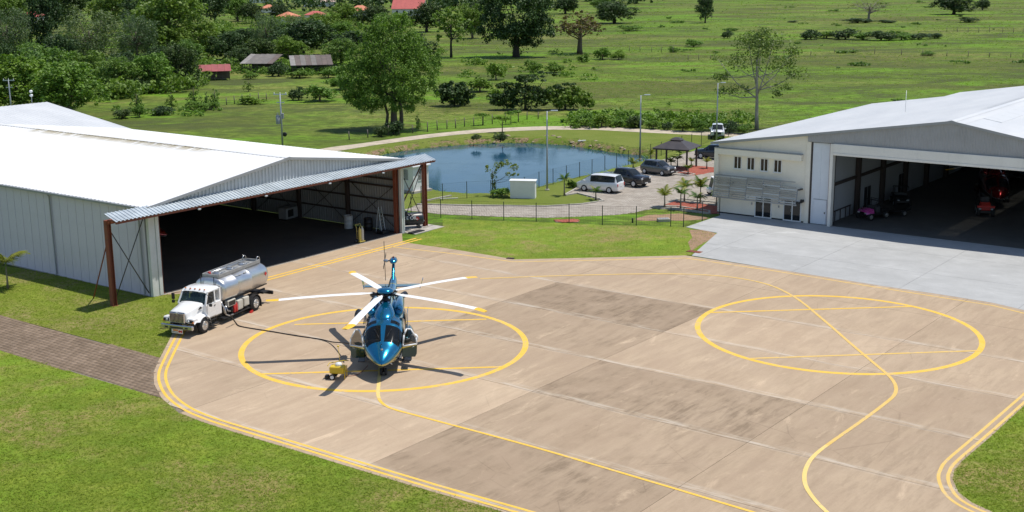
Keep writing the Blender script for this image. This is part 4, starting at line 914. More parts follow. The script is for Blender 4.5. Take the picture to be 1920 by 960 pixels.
# ------------------------------------------------------------------ ground power cart
M_CART = mat('yellow_enamel', (.66, .47, .03), .45, var=.15, grime=.3)
cp_ = G(634, 711); ct = thing('service_cart', 'small yellow wheeled service cart with pole beside the helicopter shadow', 'cart', (cp_.x, cp_.y, ZA), R(-6))
MB().bbox(-.42, .42, -.28, .28, .34, .74, .06).build('body', M_CART, ct)
tb = MB(); tb.tube([(-.5, -.25, .8), (-.52, .2, .82), (.3, .34, .95), (.5, .3, .95)], .025, 6); tb.tube([(.44, -.25, .05), (.46, -.25, .7)], .03, 6); tb.tube([(.44, .25, .05), (.46, .25, .7)], .03, 6); tb.tube([(-.42, -.3, .7), (.44, -.3, .7)], .02, 6); tb.build('push_frame', M_CART, ct)
for y in (-.33, .33): wheel(ct, -.25, y, .17, .1, rimm=M_WFR)
MB().lathe([(.2, 0), (.19, .1), (.13, .17), (.02, .19)], 14, (.05, .05, .74)).build('white_dome', M_WFR, ct)
pl_ = MB().tube([(.1, .25, .7), (.0, .3, 1.75)], .014, 6).build('pole', M_CART, ct); MB().lathe([(.01, -.06), (.06, -.03), (.06, .03), (.01, .06)], 10, (0, .3, 1.78)).build('knob', M_CART, pl_)
MB().bbox(-.72, -.5, -.2, .1, .02, .2, .03).build('connector_box', M_BLACK, ct)
def smooth3(pts, n=8):
    P = [Vector(p) for p in pts]; out = []; m = len(P)
    for i in range(m-1):
        a, b, c, d = P[max(i-1, 0)], P[i], P[i+1], P[min(i+2, m-1)]
        for k in range(n):
            t = k/n; out.append(.5*((2*b)+(c-a)*t+(2*a-5*b+4*c-d)*t*t+(3*b-a-3*c+d)*t**3))
    return out+[P[-1]]
M_HOSE = mat('black_fuel_hose', (.02, .018, .018), .6); M_CABLE = mat('red_cable', (.22, .05, .04), .6)
zg = ZA+.035
hz_ = smooth3([G(432, 590, .9), G(437, 598, .5), G(442, 605, .12), G(450, 611.5, zg), G(480, 617, zg), G(509, 621.5, zg), G(560, 630, zg), G(600, 636, zg), G(622, 641, .2), G(645, 643, .75), G(657, 645, 1.15)])
tag(MB().tube(hz_, .04, 8).build('fuel_hose', M_HOSE), 'black fuel hose lying between the tanker truck and the blue helicopter', 'hose')
tag(MB().tube(smooth3([G(643, 705, .1), G(655, 705, ZA+.02), G(668, 703, ZA+.02), G(678, 697, ZA+.02), G(690, 685, .2)]), .018, 6).build('power_cable', M_CABLE), 'thin red cable from the yellow cart to the helicopter', 'cable')
# ================================================================== tanker truck
M_TWHITE = mat('white_truck_paint', (.78, .78, .77), .3, var=.04, coat=.6)
M_TANK = mat('polished_aluminium_tank', (.66, .66, .66), .33, .92, var=.1, scale=.7)
M_TFRAME = mat('chassis_black', (.018, .018, .02), .6)
M_CHROME = mat('chrome_trim', (.6, .61, .62), .18, .9, var=.08)
M_TGREY = mat('grey_walkway', (.33, .33, .32), .6, .2, var=.2, scale=3)
M_CABP = mat('cream_pump_cabinet', (.55, .53, .46), .5, var=.12, grime=.2)
M_RED = mat('signal_red', (.5, .03, .025), .45, var=.1)
M_ORG = mat('orange_plate', (.75, .27, .03), .5); M_LENS = mat('amber_lens', (.7, .2, .02), .3)
M_LAMP = mat('clear_headlamp', (.6, .63, .66), .1, .4)
tO = (G(382, 628)+G(478, 585))/2; th = R(-112.3); tl_ = Vector((-math.sin(th), math.cos(th), 0))
tO = tO-tl_*1.2
tk = thing('tanker_truck', 'white cab fuel tanker truck with polished silver tank, parked at the apron edge', 'truck', (tO.x, tO.y, ZA), th)
for y in (-.42, .42): MB().box(-5.3, 3.4, y-.05, y+.05, .72, .98).build('chassis_rail', M_TFRAME, tk)
def twheel(x, y): wheel(tk, x, y, .5, .29, rimm=M_ALU, n=26)
for y in (-1.03, 1.03): twheel(2.62, y)
for y in (-1.06, -.75, .75, 1.06): twheel(-3.06, y)
MB().tube([(2.62, -1, .5), (2.62, 1, .5)], .07, 8).build('axle', M_TFRAME, tk); MB().tube([(-3.06, -1, .5), (-3.06, 1, .5)], .1, 8).build('axle', M_TFRAME, tk)
# hood: lofted, narrow nose with flared wings
hd = MB(); rows = []
for x, hw, z0, zt in ((3.78, .60, .95, 1.50), (3.72, .66, .9, 1.58), (3.3, .70, .88, 1.68), (2.7, .76, .9, 1.78), (2.25, .86, .9, 1.86)):
    rows.append([(x, -hw, z0), (x, -hw, zt-.16), (x, -hw+.08, zt-.04), (x, -hw*.5, zt), (x, 0, zt+.02), (x, hw*.5, zt), (x, hw-.08, zt-.04), (x, hw, zt-.16), (x, hw, z0)])
hd.grid(rows); hd.f.append(tuple(range(9))); hd.sm.append(False); hd.build('bonnet', M_TWHITE, tk, recalc=True)
for s_ in (-1, 1):  # wings over the front wheels
    wg = MB(); rows = []
    for k in range(13):
        a = R(180-k*14); cx, cz = 2.62, .5; r = .66
        x, z = cx+r*math.cos(a), cz+r*math.sin(a)*1.02
        if k >= 11: x, z = (3.5, 1.02) if k == 11 else (3.72, .92)
        rows.append([(x, s_*.62, z+.06), (x, s_*1.0, z+.05), (x, s_*1.17, z), (x, s_*1.2, z-.1)])
    wg.grid(rows); wg.build('wing', M_TWHITE, tk, recalc=True)
    fr_ = MB(); fr_.bbox(3.25, 3.74, min(s_*.62, s_*1.16), max(s_*.62, s_*1.16), .86, 1.18, .06); fr_.build('wing_front', M_TWHITE, tk)
    hl = MB().bbox(3.66, 3.80, min(s_*.70, s_*1.12), max(s_*.70, s_*1.12), .92, 1.12, .05).build('headlight', M_TFRAME, tk); MB().lathe([(.09, 0), (.07, .03)], 12, (3.795, s_*.82, 1.02), 'x').build('lamp', M_LAMP, hl)
    MB().bbox(3.70, 3.785, min(s_*1.0, s_*1.15), max(s_*1.0, s_*1.15), .9, 1.0, .02).build('indicator', M_LENS, tk)
    MB().extr([(2.35, s_*.865, 1.55), (2.75, s_*.80, 1.5), (2.55, s_*.84, 1.68)], (0, s_*.02, 0)).build('vent', M_TFRAME, tk)
gr = MB(); gr.bbox(3.77, 3.86, -.58, .58, .86, 1.56, .05); go = gr.build('grille', M_CHROME, tk); MB().box(3.862, 3.868, -.5, .5, .92, 1.46).build('grille_mesh', M_TFRAME, go)
for k in range(11): MB().box(3.868, 3.89, -.49+k*.098-.02, -.49+k*.098+.02, .92, 1.46).build('grille_bar', M_CHROME, go)
MB().lathe([(.085, 0), (.07, .03), (.02, .035)], 14, (3.87, 0, 1.5), 'x').build('emblem', M_CHROME, go)
bp = MB().bbox(3.78, 3.98, -1.2, 1.2, .5, .78, .05).build('bumper', M_CHROME, tk); MB().box(3.982, 3.986, -.5, .5, .56, .66).build('air_slot', M_TFRAME, bp)
for y in (-.75, .75): MB().box(3.982, 3.986, y-.12, y+.12, .57, .66).build('fog_lamp', M_TFRAME, bp)
pt = MB().bbox(3.9, 3.93, -.42, .42, .22, .5, .01).build('warning_plate', M_WHITE, tk); MB().box(3.932, 3.936, -.3, .08, .37, .47).build('orange_panel', M_ORG, pt)
for y in (.18, .32): MB().extr([(3.932, y, .26), (3.932, y+.1, .36), (3.932, y, .46), (3.932, y-.1, .36)], (.004, 0, 0)).build('red_diamond', M_RED, pt)
MB().box(3.932, 3.936, -.36, .1, .27, .33).build('grey_panel', M_TGREY, pt)
# cab: pillars and roof as one shell with real openings
cab = MB()
cab.bbox(.62, 2.28, -1.1, 1.1, .78, 1.72, .06)
def pil(a, b, w_=.09): cab.beam(a, b, w_, w_)
for s_ in (-1, 1):
    pil((2.26, s_*1.02, 1.68), (1.82, s_*.92, 2.46), .1); pil((1.3, s_*1.04, 1.68), (1.22, s_*.95, 2.46), .1); cab.box(.62, .78, min(s_*.6, s_*1.06), max(s_*.6, s_*1.06), 1.7, 2.5)
    cab.beam((1.82, s_*.93, 2.45), (.66, s_*.96, 2.45), .1, .1)
cab.box(.62, .7, -.62, .62, 1.7, 2.0); cab.box(.62, .7, -.62, .62, 2.35, 2.5)
rows = []
for x, z, hw in ((1.95, 2.44, .9), (1.88, 2.5, .95), (1.7, 2.6, .97), (1.2, 2.64, .98), (.75, 2.62, .98), (.6, 2.54, .97), (.6, 2.46, .97)):
    rows.append([(x, -hw-.03, min(z, 2.46)), (x, -hw, z-.06), (x, -hw+.15, z), (x, 0, z+.03), (x, hw-.15, z), (x, hw, z-.06), (x, hw+.03, min(z, 2.46))])
cab.grid(rows); co_ = cab.build('cab', M_TWHITE, tk, recalc=True)
MB().add([(2.24, -.98, 1.74), (2.24, .98, 1.74), (1.84, .9, 2.44), (1.84, -.9, 2.44)], [(0, 1, 2, 3)]).build('windscreen', glass('truck_glass', (.03, .055, .06), .5), tk)
for s_ in (-1, 1):
    MB().add([(2.12, s_*1.03, 1.75), (1.36, s_*1.05, 1.75), (1.27, s_*.97, 2.4), (1.85, s_*.95, 2.4)], [(0, 1, 2, 3)]).build('side_window', M_GLC, tk)
    dr = MB().bbox(1.28, 2.2, min(s_*1.1, s_*1.13), max(s_*1.1, s_*1.13), .86, 1.7, .02).build('door', M_TWHITE, tk); MB().bbox(1.36, 1.52, min(s_*1.13, s_*1.16), max(s_*1.13, s_*1.16), 1.5, 1.55, .01).build('handle', M_TFRAME, dr)
    mi = MB(); mi.tube([(2.1, s_*1.08, 1.75), (2.25, s_*1.4, 1.8), (2.25, s_*1.42, 2.3), (2.05, s_*1.0, 2.35)], .02, 6); mi.bbox(2.19, 2.3, s_*1.42-.11, s_*1.42+.11, 1.9, 2.3, .03); mi.bbox(2.19, 2.32, s_*1.42-.1, s_*1.42+.1, 1.66, 1.84, .03); mi.build('mirror', M_BLACK, tk)
    stp = MB(); stp.box(1.3, 2.05, min(s_*.9, s_*1.15), max(s_*.9, s_*1.15), .62, .66); stp.box(1.2, 2.0, min(s_*.95, s_*1.2), max(s_*.95, s_*1.2), .32, .36); stp.box(1.98, 2.02, min(s_*.95, s_*1.0), max(s_*.95, s_*1.0), .34, .8); stp.box(1.2, 1.24, min(s_*.95, s_*1.0), max(s_*.95, s_*1.0), .34, .8); stp.build('step', M_TFRAME, tk)
    st_ = MB(); st_.bbox(1.0, 1.45, s_*.5-.25, s_*.5+.25, 1.35, 2.1, .06); st_.build('seat', M_SEAT, tk)
for k in range(5): MB().bbox(1.80, 1.87, -.72+k*.36-.05, -.72+k*.36+.05, 2.575, 2.63, .01).build('marker_lamp', M_LENS, tk)
MB().bbox(1.85, 2.2, -.95, .95, 1.55, 1.78, .05).build('dashboard', M_PANEL, tk)
# tank
def tsec(x, ry, rz_, zc, n=40, e=2.5):
    out = []
    for k in range(n):
        a = 2*math.pi*k/n; c_, s_ = math.cos(a), math.sin(a)
        out.append((x, ry*math.copysign(abs(c_)**(2/e), c_), zc+rz_*math.copysign(abs(s_)**(2/e), s_)))
    return out
tm = MB(); rows = [tsec(x, ry, rz_, 2.12) for x, ry, rz_ in ((.42, .3, .25), (.40, .9, .62), (.34, 1.1, .76), (.24, 1.19, .83), (.1, 1.22, .855), (-1.1, 1.22, .855), (-1.12, 1.23, .862), (-1.2, 1.23, .862), (-1.22, 1.22, .855), (-2.7, 1.22, .855), (-2.72, 1.23, .862), (-2.8, 1.23, .862), (-2.82, 1.22, .855), (-4.55, 1.22, .855), (-4.7, 1.18, .82), (-4.8, 1.06, .72), (-4.86, .85, .56), (-4.88, .3, .2))]
tm.grid(rows, closed=True); tm.build('tank', M_TANK, tk, recalc=True)
tp = MB()
for s_ in (-1, 1): tp.beam((.1, s_*.62, 3.04), (-4.6, s_*.62, 3.04), .07, .22)
tp.beam((.12, -.62, 3.04), (.12, .62, 3.04), .07, .22); tp.beam((-4.6, -.62, 3.04), (-4.6, .62, 3.04), .07, .22); tp.build('top_coaming', M_TGREY, tk)
MB().box(-4.55, .05, -.58, .58, 2.96, 2.985).build('walkway', M_TGREY, tk)
for x in (-.7, -2.1, -3.5):
    mh = MB().lathe([(.3, 2.97), (.3, 3.06), (.24, 3.09), (.1, 3.12), (.02, 3.12)], 18, (x, 0, 0)).build('manhole', M_ALU, tk); MB().box(x-.05, x+.05, -.32, .32, 3.1, 3.15).build('clamp', M_TGREY, mh)
    MB().tube([(x+.5, .35, 2.99), (x+.5, .35, 3.14), (x+.2, .4, 3.14), (x-.2, .4, 3.14)], .03, 6).build('vent_pipe', M_ALU, tk)
for y in (-.42, -.3): MB().tube([(0, y, 3.1), (-4.4, y, 3.1)], .03, 6).build('top_pipe', M_ALU, tk)
MB().bbox(-.28, -.1, -.4, -.22, 3.0, 3.22, .04).build('red_valve', M_RED, tk)
for y in (-.55, .55): MB().tube([(-4.35, y, 3.05), (-4.35, y, 3.28), (-4.45, y, 3.36), (-4.62, y, 3.34), (-4.72, y, 3.22), (-4.72, y, 3.05)], .025, 6).build('ladder_hoop', M_ALU, tk)
for y in (-.5, .5): MB().tube([(.5, y, 2.5), (.5, y, 3.1)], .03, 6).build('exhaust_stack', M_TFRAME, tk)
for s_ in (-1, 1):
    MB().extr([(-4.35, s_*1.224, 2.12), (-4.2, s_*1.224, 2.27), (-4.35, s_*1.22, 2.42), (-4.5, s_*1.224, 2.27)], (0, s_*.004, 0)).build('hazard_diamond', M_RED, tk)
    MB().beam((.1, s_*.8, 1.4), (-4.7, s_*.8, 1.4), .06, .14).build('tank_bearer', M_TFRAME, tk)
    # mudguard
    mg = MB(); rr_ = []
    for k in range(9):
        a = R(200-k*27.5); rr_.append([(-3.06-.62*math.cos(a), s_*.62, .5+.62*math.sin(a)), (-3.06-.62*math.cos(a), s_*1.22, .5+.62*math.sin(a)), (-3.06-.58*math.cos(a), s_*1.22, .5+.58*math.sin(a)), (-3.06-.58*math.cos(a), s_*.62, .5+.58*math.sin(a))])
    mg.grid(rr_, sm=False, closed=True); mg.build('mudguard', M_TFRAME, tk, recalc=True)
    MB().box(-3.72, -3.69, min(s_*.65, s_*1.2), max(s_*.65, s_*1.2), .15, .6).build('mud_flap', M_BLACK, tk)
# pump bay on the left side
cbn = [(-2.35, -1.75, .62, 1.2, M_CABP), (-1.62, -1.05, .55, 1.18, M_CABP)]
for x0, x1, z0, z1, m in cbn:
    c_ = MB().bbox(x0, x1, .5, 1.17, z0, z1, .03).build('pump_cabinet', m, tk); MB().box(x0+.06, x1-.06, 1.172, 1.18, z0+.08, z1-.08).build('cabinet_door', m, c_)
fx = MB().bbox(-.85, .0, .85, 1.15, 1.0, 1.42, .03).build('gauge_panel', M_CABP, tk); MB().box(-.78, -.07, 1.152, 1.158, 1.06, 1.36).build('glass', M_GLD, fx)
MB().lathe([(.09, .5), (.1, .55), (.1, .95), (.05, 1.02), (.03, 1.08)], 12, (-.95, 1.08, 0)).build('fire_extinguisher', M_RED, tk); MB().lathe([(.09, .5), (.1, .55), (.1, .95), (.05, 1.02), (.03, 1.08)], 12, (-.72, 1.08, 0)).build('fire_extinguisher', M_RED, tk)
hr = MB(); hr.lathe([(.2, -.2), (.2, .2)], 18, (-.25, .85, .72), 'x'); hr.lathe([(.3, -.24), (.3, -.2)], 18, (-.25, .85, .72), 'x'); hr.lathe([(.3, .2), (.3, .24)], 18, (-.25, .85, .72), 'x'); hr.build('hose_reel', M_TFRAME, tk)
pp_ = MB(); pp_.tube([(.35, .7, 1.3), (.35, 1.1, 1.1), (.3, 1.12, .6), (-.1, 1.12, .42), (-.5, 1.12, .42)], .05, 8); pp_.tube([(.5, .9, 1.6), (.5, 1.12, 1.2), (.45, 1.12, .7)], .03, 8); pp_.tube([(.1, 1.0, 1.15), (.1, 1.14, .8), (-.2, 1.14, .7)], .035, 8); pp_.build('pump_pipes', M_ALU, tk)
MB().tube([(.55, .2, .62), (-.55, .2, .62)], .3, 18).build('fuel_cylinder', M_ALU, tk)
MB().box(-2.5, .6, .78, 1.16, .36, .42).build('side_step', M_TFRAME, tk); MB().box(-2.5, .6, -1.16, -.78, .36, .42).build('side_step', M_TFRAME, tk)
MB().bbox(-2.4, .5, -1.16, -.55, .5, 1.2, .04).build('side_locker', M_CABP, tk)
MB().bbox(-5.25, -5.1, -1.18, 1.18, .62, .86, .03).build('rear_bumper', M_TFRAME, tk); MB().box(-5.1, -4.4, -.9, .9, .8, .9).build('rear_deck', M_TFRAME, tk)
for y in (-.95, .95): MB().box(-5.26, -5.252, y-.15, y+.15, .68, .8).build('tail_lamp', M_RED, tk)
MB().tube([(-4.6, .5, 1.3), (-5.3, .6, 1.28)], .05, 8).build('outlet_pipe', M_TFRAME, tk)
# lettering along the upper flank is unreadable in the photograph; dark dashes of the same size
for i, (a, b) in enumerate(((-1.15, -1.5), (-1.6, -1.95), (-2.15, -2.5))): MB().extr([(a, 1.0, 2.78), (b, 1.0, 2.78), (b, .93, 2.84), (a, .93, 2.84)], (0, .004, .004)).build('faded_mark', M_TGREY, tk)
ck = thing('wheel_chock', 'red wheel chock against the tanker rear wheel', 'wheel chock', (tO+Matrix.Rotation(th, 3, 'Z')@Vector((-3.6, 1.25, 0)))[:2]+(ZA,) if False else tuple(tO+Matrix.Rotation(th, 3, 'Z')@Vector((-2.5, 1.15, 0))+Vector((0, 0, ZA))), th)
MB().extr([(-.12, -.1, 0), (.14, -.1, 0), (-.1, -.1, .17)], (0, .2, 0)).build('wedge', M_RED, ck, recalc=True)
# ================================================================== cars
M_CARRIM = mat('silver_wheel_rim', (.6, .61, .63), .35, .35, var=.08)
def car_paint(name, c, metal=.3): return mat(name, c, .3, metal, var=.06, coat=1.)
def car(name, label, cat, loc, rz_, paint, st, wheels, wr=.33, group=None, bed=None, lampx=None, rim=None):
    """st: stations front to back (x, z bottom, z belt, z top, half width belt, half width roof, glass?)"""
    o = thing(name, label, cat, loc, rz_, group)
    pill = MB(); body, glassb = MB(), {'windscreen': MB(), 'rear_window': MB(), 'side_window': []}
    sec = []
    for x, zb, zl, zt, wl, wt, g_ in st:
        half = [(wl*.86, zb), (wl*.98, zb+.12), (wl, (zb+zl)/2+.05), (wl*.985, zl-.05), (wl*.95, zl), (wt+.03, zt-.07), (wt-.08, zt), (0, zt+.03)]
        sec.append([(x, y, z) for y, z in half]+[(x, -y, z) for y, z in half[::-1][1:]])
    m = len(sec[0])
    for i in range(len(sec)-1):
        a, b = st[i], st[i+1]; ha, hb = a[3]-a[2], b[3]-b[2]
        for k in range(m-1):
            q = [sec[i][k], sec[i][k+1], sec[i+1][k+1], sec[i+1][k]]; kk = min(k, m-2-k)
            tgt = body
            if a[6] == 'w' and kk >= 4: tgt = glassb['windscreen'] if kk >= 5 else body
            elif a[6] == 'r' and kk >= 4: tgt = glassb['rear_window'] if kk >= 5 else body
            elif a[6] == 'p' and kk in (4,): tgt = pill
            elif a[6] == 's' and kk == 4:
                key = (i, k > m//2); d = dict(glassb['side_window'])
                mb = MB(); glassb['side_window'].append((key, mb)); tgt = mb
            tgt.add(q, [(0, 1, 2, 3)], kk != 4 and kk != 5)
    body.f.append(tuple(range(m))) if False else body.add(sec[0], [tuple(range(m))]); body.add(sec[-1], [tuple(range(m))[::-1]])
    bo = body.build('body', paint, o)
    b = bmesh.new(); b.from_mesh(bo.data); bmesh.ops.remove_doubles(b, verts=b.verts, dist=.001); bmesh.ops.recalc_face_normals(b, faces=b.faces); b.to_mesh(bo.data); b.free()
    for nm in ('windscreen', 'rear_window'):
        if glassb[nm].v: glassb[nm].build(nm, M_GLC, o, recalc=True)
    for _, mb in glassb['side_window']: mb.build('side_window', M_GLC, o, recalc=True)
    if pill.v: pill.build('pillar', M_BLACK, o, recalc=True)
    hw = max(s[4] for s in st); xf, xr = st[0][0], st[-1][0]
    inn = MB(); cx = [s for s in st if s[3]-s[2] > .2]
    inn.box(min(s[0] for s in cx), max(s[0] for s in cx)-.1, -hw+.15, hw-.15, .45, cx[0][2]-.12); inn.build('interior', M_SEAT, o)
    for x in wheels:
        for s_ in (-1, 1):
            MB().lathe([(wr*1.2, -.02), (wr*1.2, .02)], 20, (x, s_*(hw-.075), wr+.02), 'y').build('wheel_arch', M_BLACK, o)
            wheel(o, x, s_*(hw-.10), wr, .24, rimm=rim or M_CARRIM, n=18)
    zf = st[1][2]
    for s_ in (-1, 1):
        y0, y1 = sorted((s_*hw*.55, s_*hw*.9))
        MB().bbox(xf-.25, xf+.03, y0, y1, zf-.24, zf-.07, .03).build('headlight', M_LAMP, o)
        zr = st[-2][2]; y0, y1 = sorted((s_*hw*.74, s_*hw*.93)); MB().bbox(xr-.02, xr+.12, y0, y1, zr-.4, zr-.1, .02).build('tail_light', M_RED, o)
        wx = [s[0] for s in st if s[6] == 'w'][0]-.55; MB().bbox(wx-.07, wx+.07, s_*(hw+.09)-.1, s_*(hw+.09)+.1, st[3][2]-.0, st[3][2]+.16, .03).build('mirror', paint, o)
    MB().bbox(xf-.02, xf+.04, -hw*.5, hw*.5, zf-.42, zf-.12, .02).build('grille', M_BLACK, o)
    MB().bbox(xf-.06, xf+.05, -hw*.9, hw*.9, st[0][1]-.02, st[0][1]+.14, .03).build('bumper', M_BLACK, o)
    MB().box(xf+.052, xf+.058, -.25, .25, .42, .53).build('number_plate', M_WHITE, o); MB().box(xr-.03, xr-.022, -.25, .25, .72, .83).build('number_plate', M_WHITE, o)
    return o
VAN = [(2.33, .3, .78, .79, .70, .55, 'b'), (2.24, .24, .9, .91, .8, .6, 'b'), (1.95, .22, 1.0, 1.04, .85, .62, 'w'), (.75, .22, 1.06, 1.74, .86, .64, 'p'), (.68, .22, 1.06, 1.77, .86, .66, 's'), (-.1, .22, 1.08, 1.83, .86, .68, 'p'), (-.17, .22, 1.08, 1.83, .86, .68, 's'), (-1.2, .22, 1.1, 1.82, .86, .67, 'p'), (-1.27, .22, 1.1, 1.82, .86, .67, 's'), (-1.95, .24, 1.14, 1.78, .85, .66, 'p'), (-2.02, .24, 1.14, 1.76, .85, .65, 'r'), (-2.26, .28, 1.1, 1.14, .83, .62, 'b'), (-2.34, .32, .95, .97, .8, .6, 'b')]
PICK = [(2.65, .42, .98, .99, .80, .6, 'b'), (2.55, .36, 1.08, 1.09, .88, .64, 'b'), (1.5, .34, 1.14, 1.17, .91, .66, 'w'), (.75, .34, 1.16, 1.74, .91, .64, 'b'), (.66, .34, 1.16, 1.76, .91, .65, 's'), (-.1, .34, 1.16, 1.80, .91, .66, 'p'), (-.2, .34, 1.16, 1.80, .91, .66, 's'), (-.85, .34, 1.16, 1.75, .91, .65, 'r'), (-1.05, .36, 1.14, 1.18, .91, .7, 'b'), (-1.1, .36, 1.12, 1.13, .91, .8, 'b'), (-2.5, .38, 1.1, 1.11, .91, .8, 'b'), (-2.6, .42, 1.08, 1.09, .88, .8, 'b')]
HATCH = [(1.95, .28, .78, .79, .70, .55, 'b'), (1.85, .22, .9, .91, .78, .6, 'b'), (1.15, .2, 1.0, 1.04, .81, .6, 'w'), (.45, .2, 1.02, 1.5, .81, .58, 'b'), (.36, .2, 1.02, 1.52, .81, .6, 's'), (-.4, .2, 1.02, 1.57, .81, .6, 'p'), (-.5, .2, 1.02, 1.57, .81, .6, 's'), (-1.3, .22, 1.03, 1.52, .8, .58, 'r'), (-1.72, .24, 1.0, 1.05, .78, .58, 'b'), (-1.85, .3, .9, .92, .75, .55, 'b')]
SUV = [(2.25, .36, .92, .93, .78, .6, 'b'), (2.15, .3, 1.02, 1.03, .88, .64, 'b'), (1.25, .28, 1.1, 1.14, .91, .66, 'w'), (.5, .28, 1.12, 1.68, .91, .66, 'b'), (.4, .28, 1.12, 1.7, .91, .67, 's'), (-.4, .28, 1.12, 1.74, .91, .68, 'p'), (-.5, .28, 1.12, 1.74, .91, .68, 's'), (-1.4, .28, 1.12, 1.72, .91, .67, 'b'), (-1.5, .28, 1.12, 1.71, .91, .66, 'r'), (-2.1, .32, 1.1, 1.14, .89, .64, 'b'), (-2.25, .38, 1.0, 1.02, .84, .6, 'b')]
def heading(a, b):  # from pixel of the rear wheel to pixel of the front wheel
    A, B = G(*a), G(*b); d = B-A; return math.atan2(d.y, d.x), (A+B)/2
P_WH = car_paint('pearl_white_car_paint', (.72, .73, .75), .1); P_BK = car_paint('black_car_paint', (.006, .007, .012), .2); P_GR = car_paint('dark_grey_car_paint', (.10, .105, .115), .6); P_NV = car_paint('blue_black_car_paint', (.015, .022, .038), .5)
ZD = .047
def place(fn, wpx, side, hw, **k):
    """wheels on the visible side stand on two photographed points"""
    a, c = heading(*wpx); off = Vector((-math.sin(a), math.cos(a), 0))*(hw*side); return c+off+Vector((0, 0, ZD)), a
l, a = place(None, ((1140.6, 363.5), (1096.7, 359.5)), -1, .83); car('minivan', 'pearl white minivan with dark windows, nearest in the parking row', 'van', l, a, P_WH, VAN, (1.42, -1.4), .34)
l, a = place(None, ((1141, 345), (1195, 352.5)), 1, .83); a_h = a
car('pickup_truck', 'black double cab pickup truck parked behind the white minivan', 'pickup truck', l-Vector((.2, 0, 0)), a, P_BK, PICK, (1.7, -1.5), .38)
l, a = place(None, ((1207.5, 326.5), (1242, 331)), 1, .8); car('hatchback', 'dark grey hatchback between the black pickup and the gazebo', 'car', l, a, P_GR, HATCH, (1.2, -1.22), .31)
l, a = place(None, ((1352, 301.5), (1316.6, 298.5)), -1, .83); car('suv', 'blue black sport utility car behind the gazebo', 'car', l, a, P_NV, SUV, (1.4, -1.35), .37)
pw = G(1345, 257); car('pickup_truck', 'white pickup truck on the dirt track, front facing', 'pickup truck', (pw.x, pw.y, .02), R(-99), P_WH, PICK, (1.7, -1.5), .39)
MB_ = G(1347, 366); sc_ = thing('golf_cart', 'small white golf cart half hidden by the office corner', 'golf cart', (MB_.x, MB_.y, ZD), R(188))
MB().bbox(-1.1, 1.15, -.58, .58, .3, .75, .12).build('body', P_WH, sc_); MB().bbox(-.95, .7, -.6, .6, 1.72, 1.82, .06).build('canopy', M_WHITE, sc_); MB().bbox(-.6, -.1, -.5, .5, .75, 1.2, .08).build('seat', M_SEAT, sc_)
for x in (-.9, .6):
    for y in (-.55, .55): MB().tube([(x+(.25 if x > 0 else 0), y, .7), (x, y, 1.75)], .025, 6).build('canopy_post', M_WHITE, sc_)
MB().add([(.86, -.52, .78), (.86, .52, .78), (.62, .52, 1.7), (.62, -.52, 1.7)], [(0, 1, 2, 3)]).build('windscreen', M_GLC, sc_)
for x in (-.75, .8):
    for y in (-.52, .52): wheel(sc_, x, y, .24, .18)
# ------------------------------------------------------------------ vehicles inside the right hangar
M_PINK = car_paint('pink_car_paint', (.55, .06, .32), .2)
q = FR.w(3.6, 5.3, .05); bg = thing('utility_buggy', 'pink bonneted utility buggy in the mouth of the right hangar', 'buggy', q, FR.a-R(112))
hd = MB(); hd.grid([[(1.35, y*.55, z) for y, z in ((-1, .55), (-.9, .72), (0, .76), (.9, .72), (1, .55))], [(1.2, y*.68, z) for y, z in ((-1, .6), (-.9, .85), (0, .9), (.9, .85), (1, .6))], [(.55, y*.74, z) for y, z in ((-1, .6), (-.9, .98), (0, 1.02), (.9, .98), (1, .6))]]); hd.build('bonnet', M_PINK, bg, recalc=True)
MB().bbox(-1.4, 1.2, -.6, .6, .35, .6, .05).build('chassis', M_BLACK, bg); MB().bbox(-.4, .1, -.6, .6, .6, 1.15, .08).build('seat', M_SEAT, bg); MB().bbox(-1.45, -.5, -.68, .68, .65, .95, .05).build('cargo_bed', M_BLACK, bg)
cg = MB()
for y in (-.65, .65): cg.tube([(.5, y, .95), (.2, y, 1.75), (-.45, y, 1.75), (-.5, y, .8)], .035, 6)
cg.tube([(.2, -.65, 1.75), (.2, .65, 1.75)], .035, 6); cg.tube([(-.45, -.65, 1.75), (-.45, .65, 1.75)], .035, 6); cg.build('roll_cage', M_BLACK, bg)
for y in (-.42, .42): MB().bbox(1.2, 1.36, y-.12, y+.12, .6, .72, .03).build('headlight', M_LAMP, bg)
for x in (.95, -1.0):
    for y in (-.68, .68): wheel(bg, x, y, .32, .25)
q = FR.w(4.9, 7.9, .05); tr_ = thing('trailer', 'low dark flatbed trailer hitched behind the pink buggy', 'trailer', q, FR.a-R(112))
MB().bbox(-1.1, 1.0, -.7, .7, .45, .6, .03).build('deck', M_BLACK, tr_); MB().tube([(1.0, 0, .5), (1.9, 0, .45)], .04, 6).build('drawbar', M_BLACK, tr_)
for y in (-.75, .75): wheel(tr_, -.1, y, .3, .2)
q = FR.w(3.3, 13.2, .05); b2 = dup(bg, q, FR.a-R(60), 'dark utility buggy deeper inside the right hangar by the inner wall')
for c in kids(b2):
    if c.name.startswith('bonnet'):
        c.data = c.data.copy(); c.data.materials.clear(); c.data.materials.append(M_BLACK)
q = FR.w(11.3, 12.7, .05); tt = thing('tow_tractor', 'red tow tractor with large black tyres inside the right hangar', 'tractor', q, FR.a-R(70))
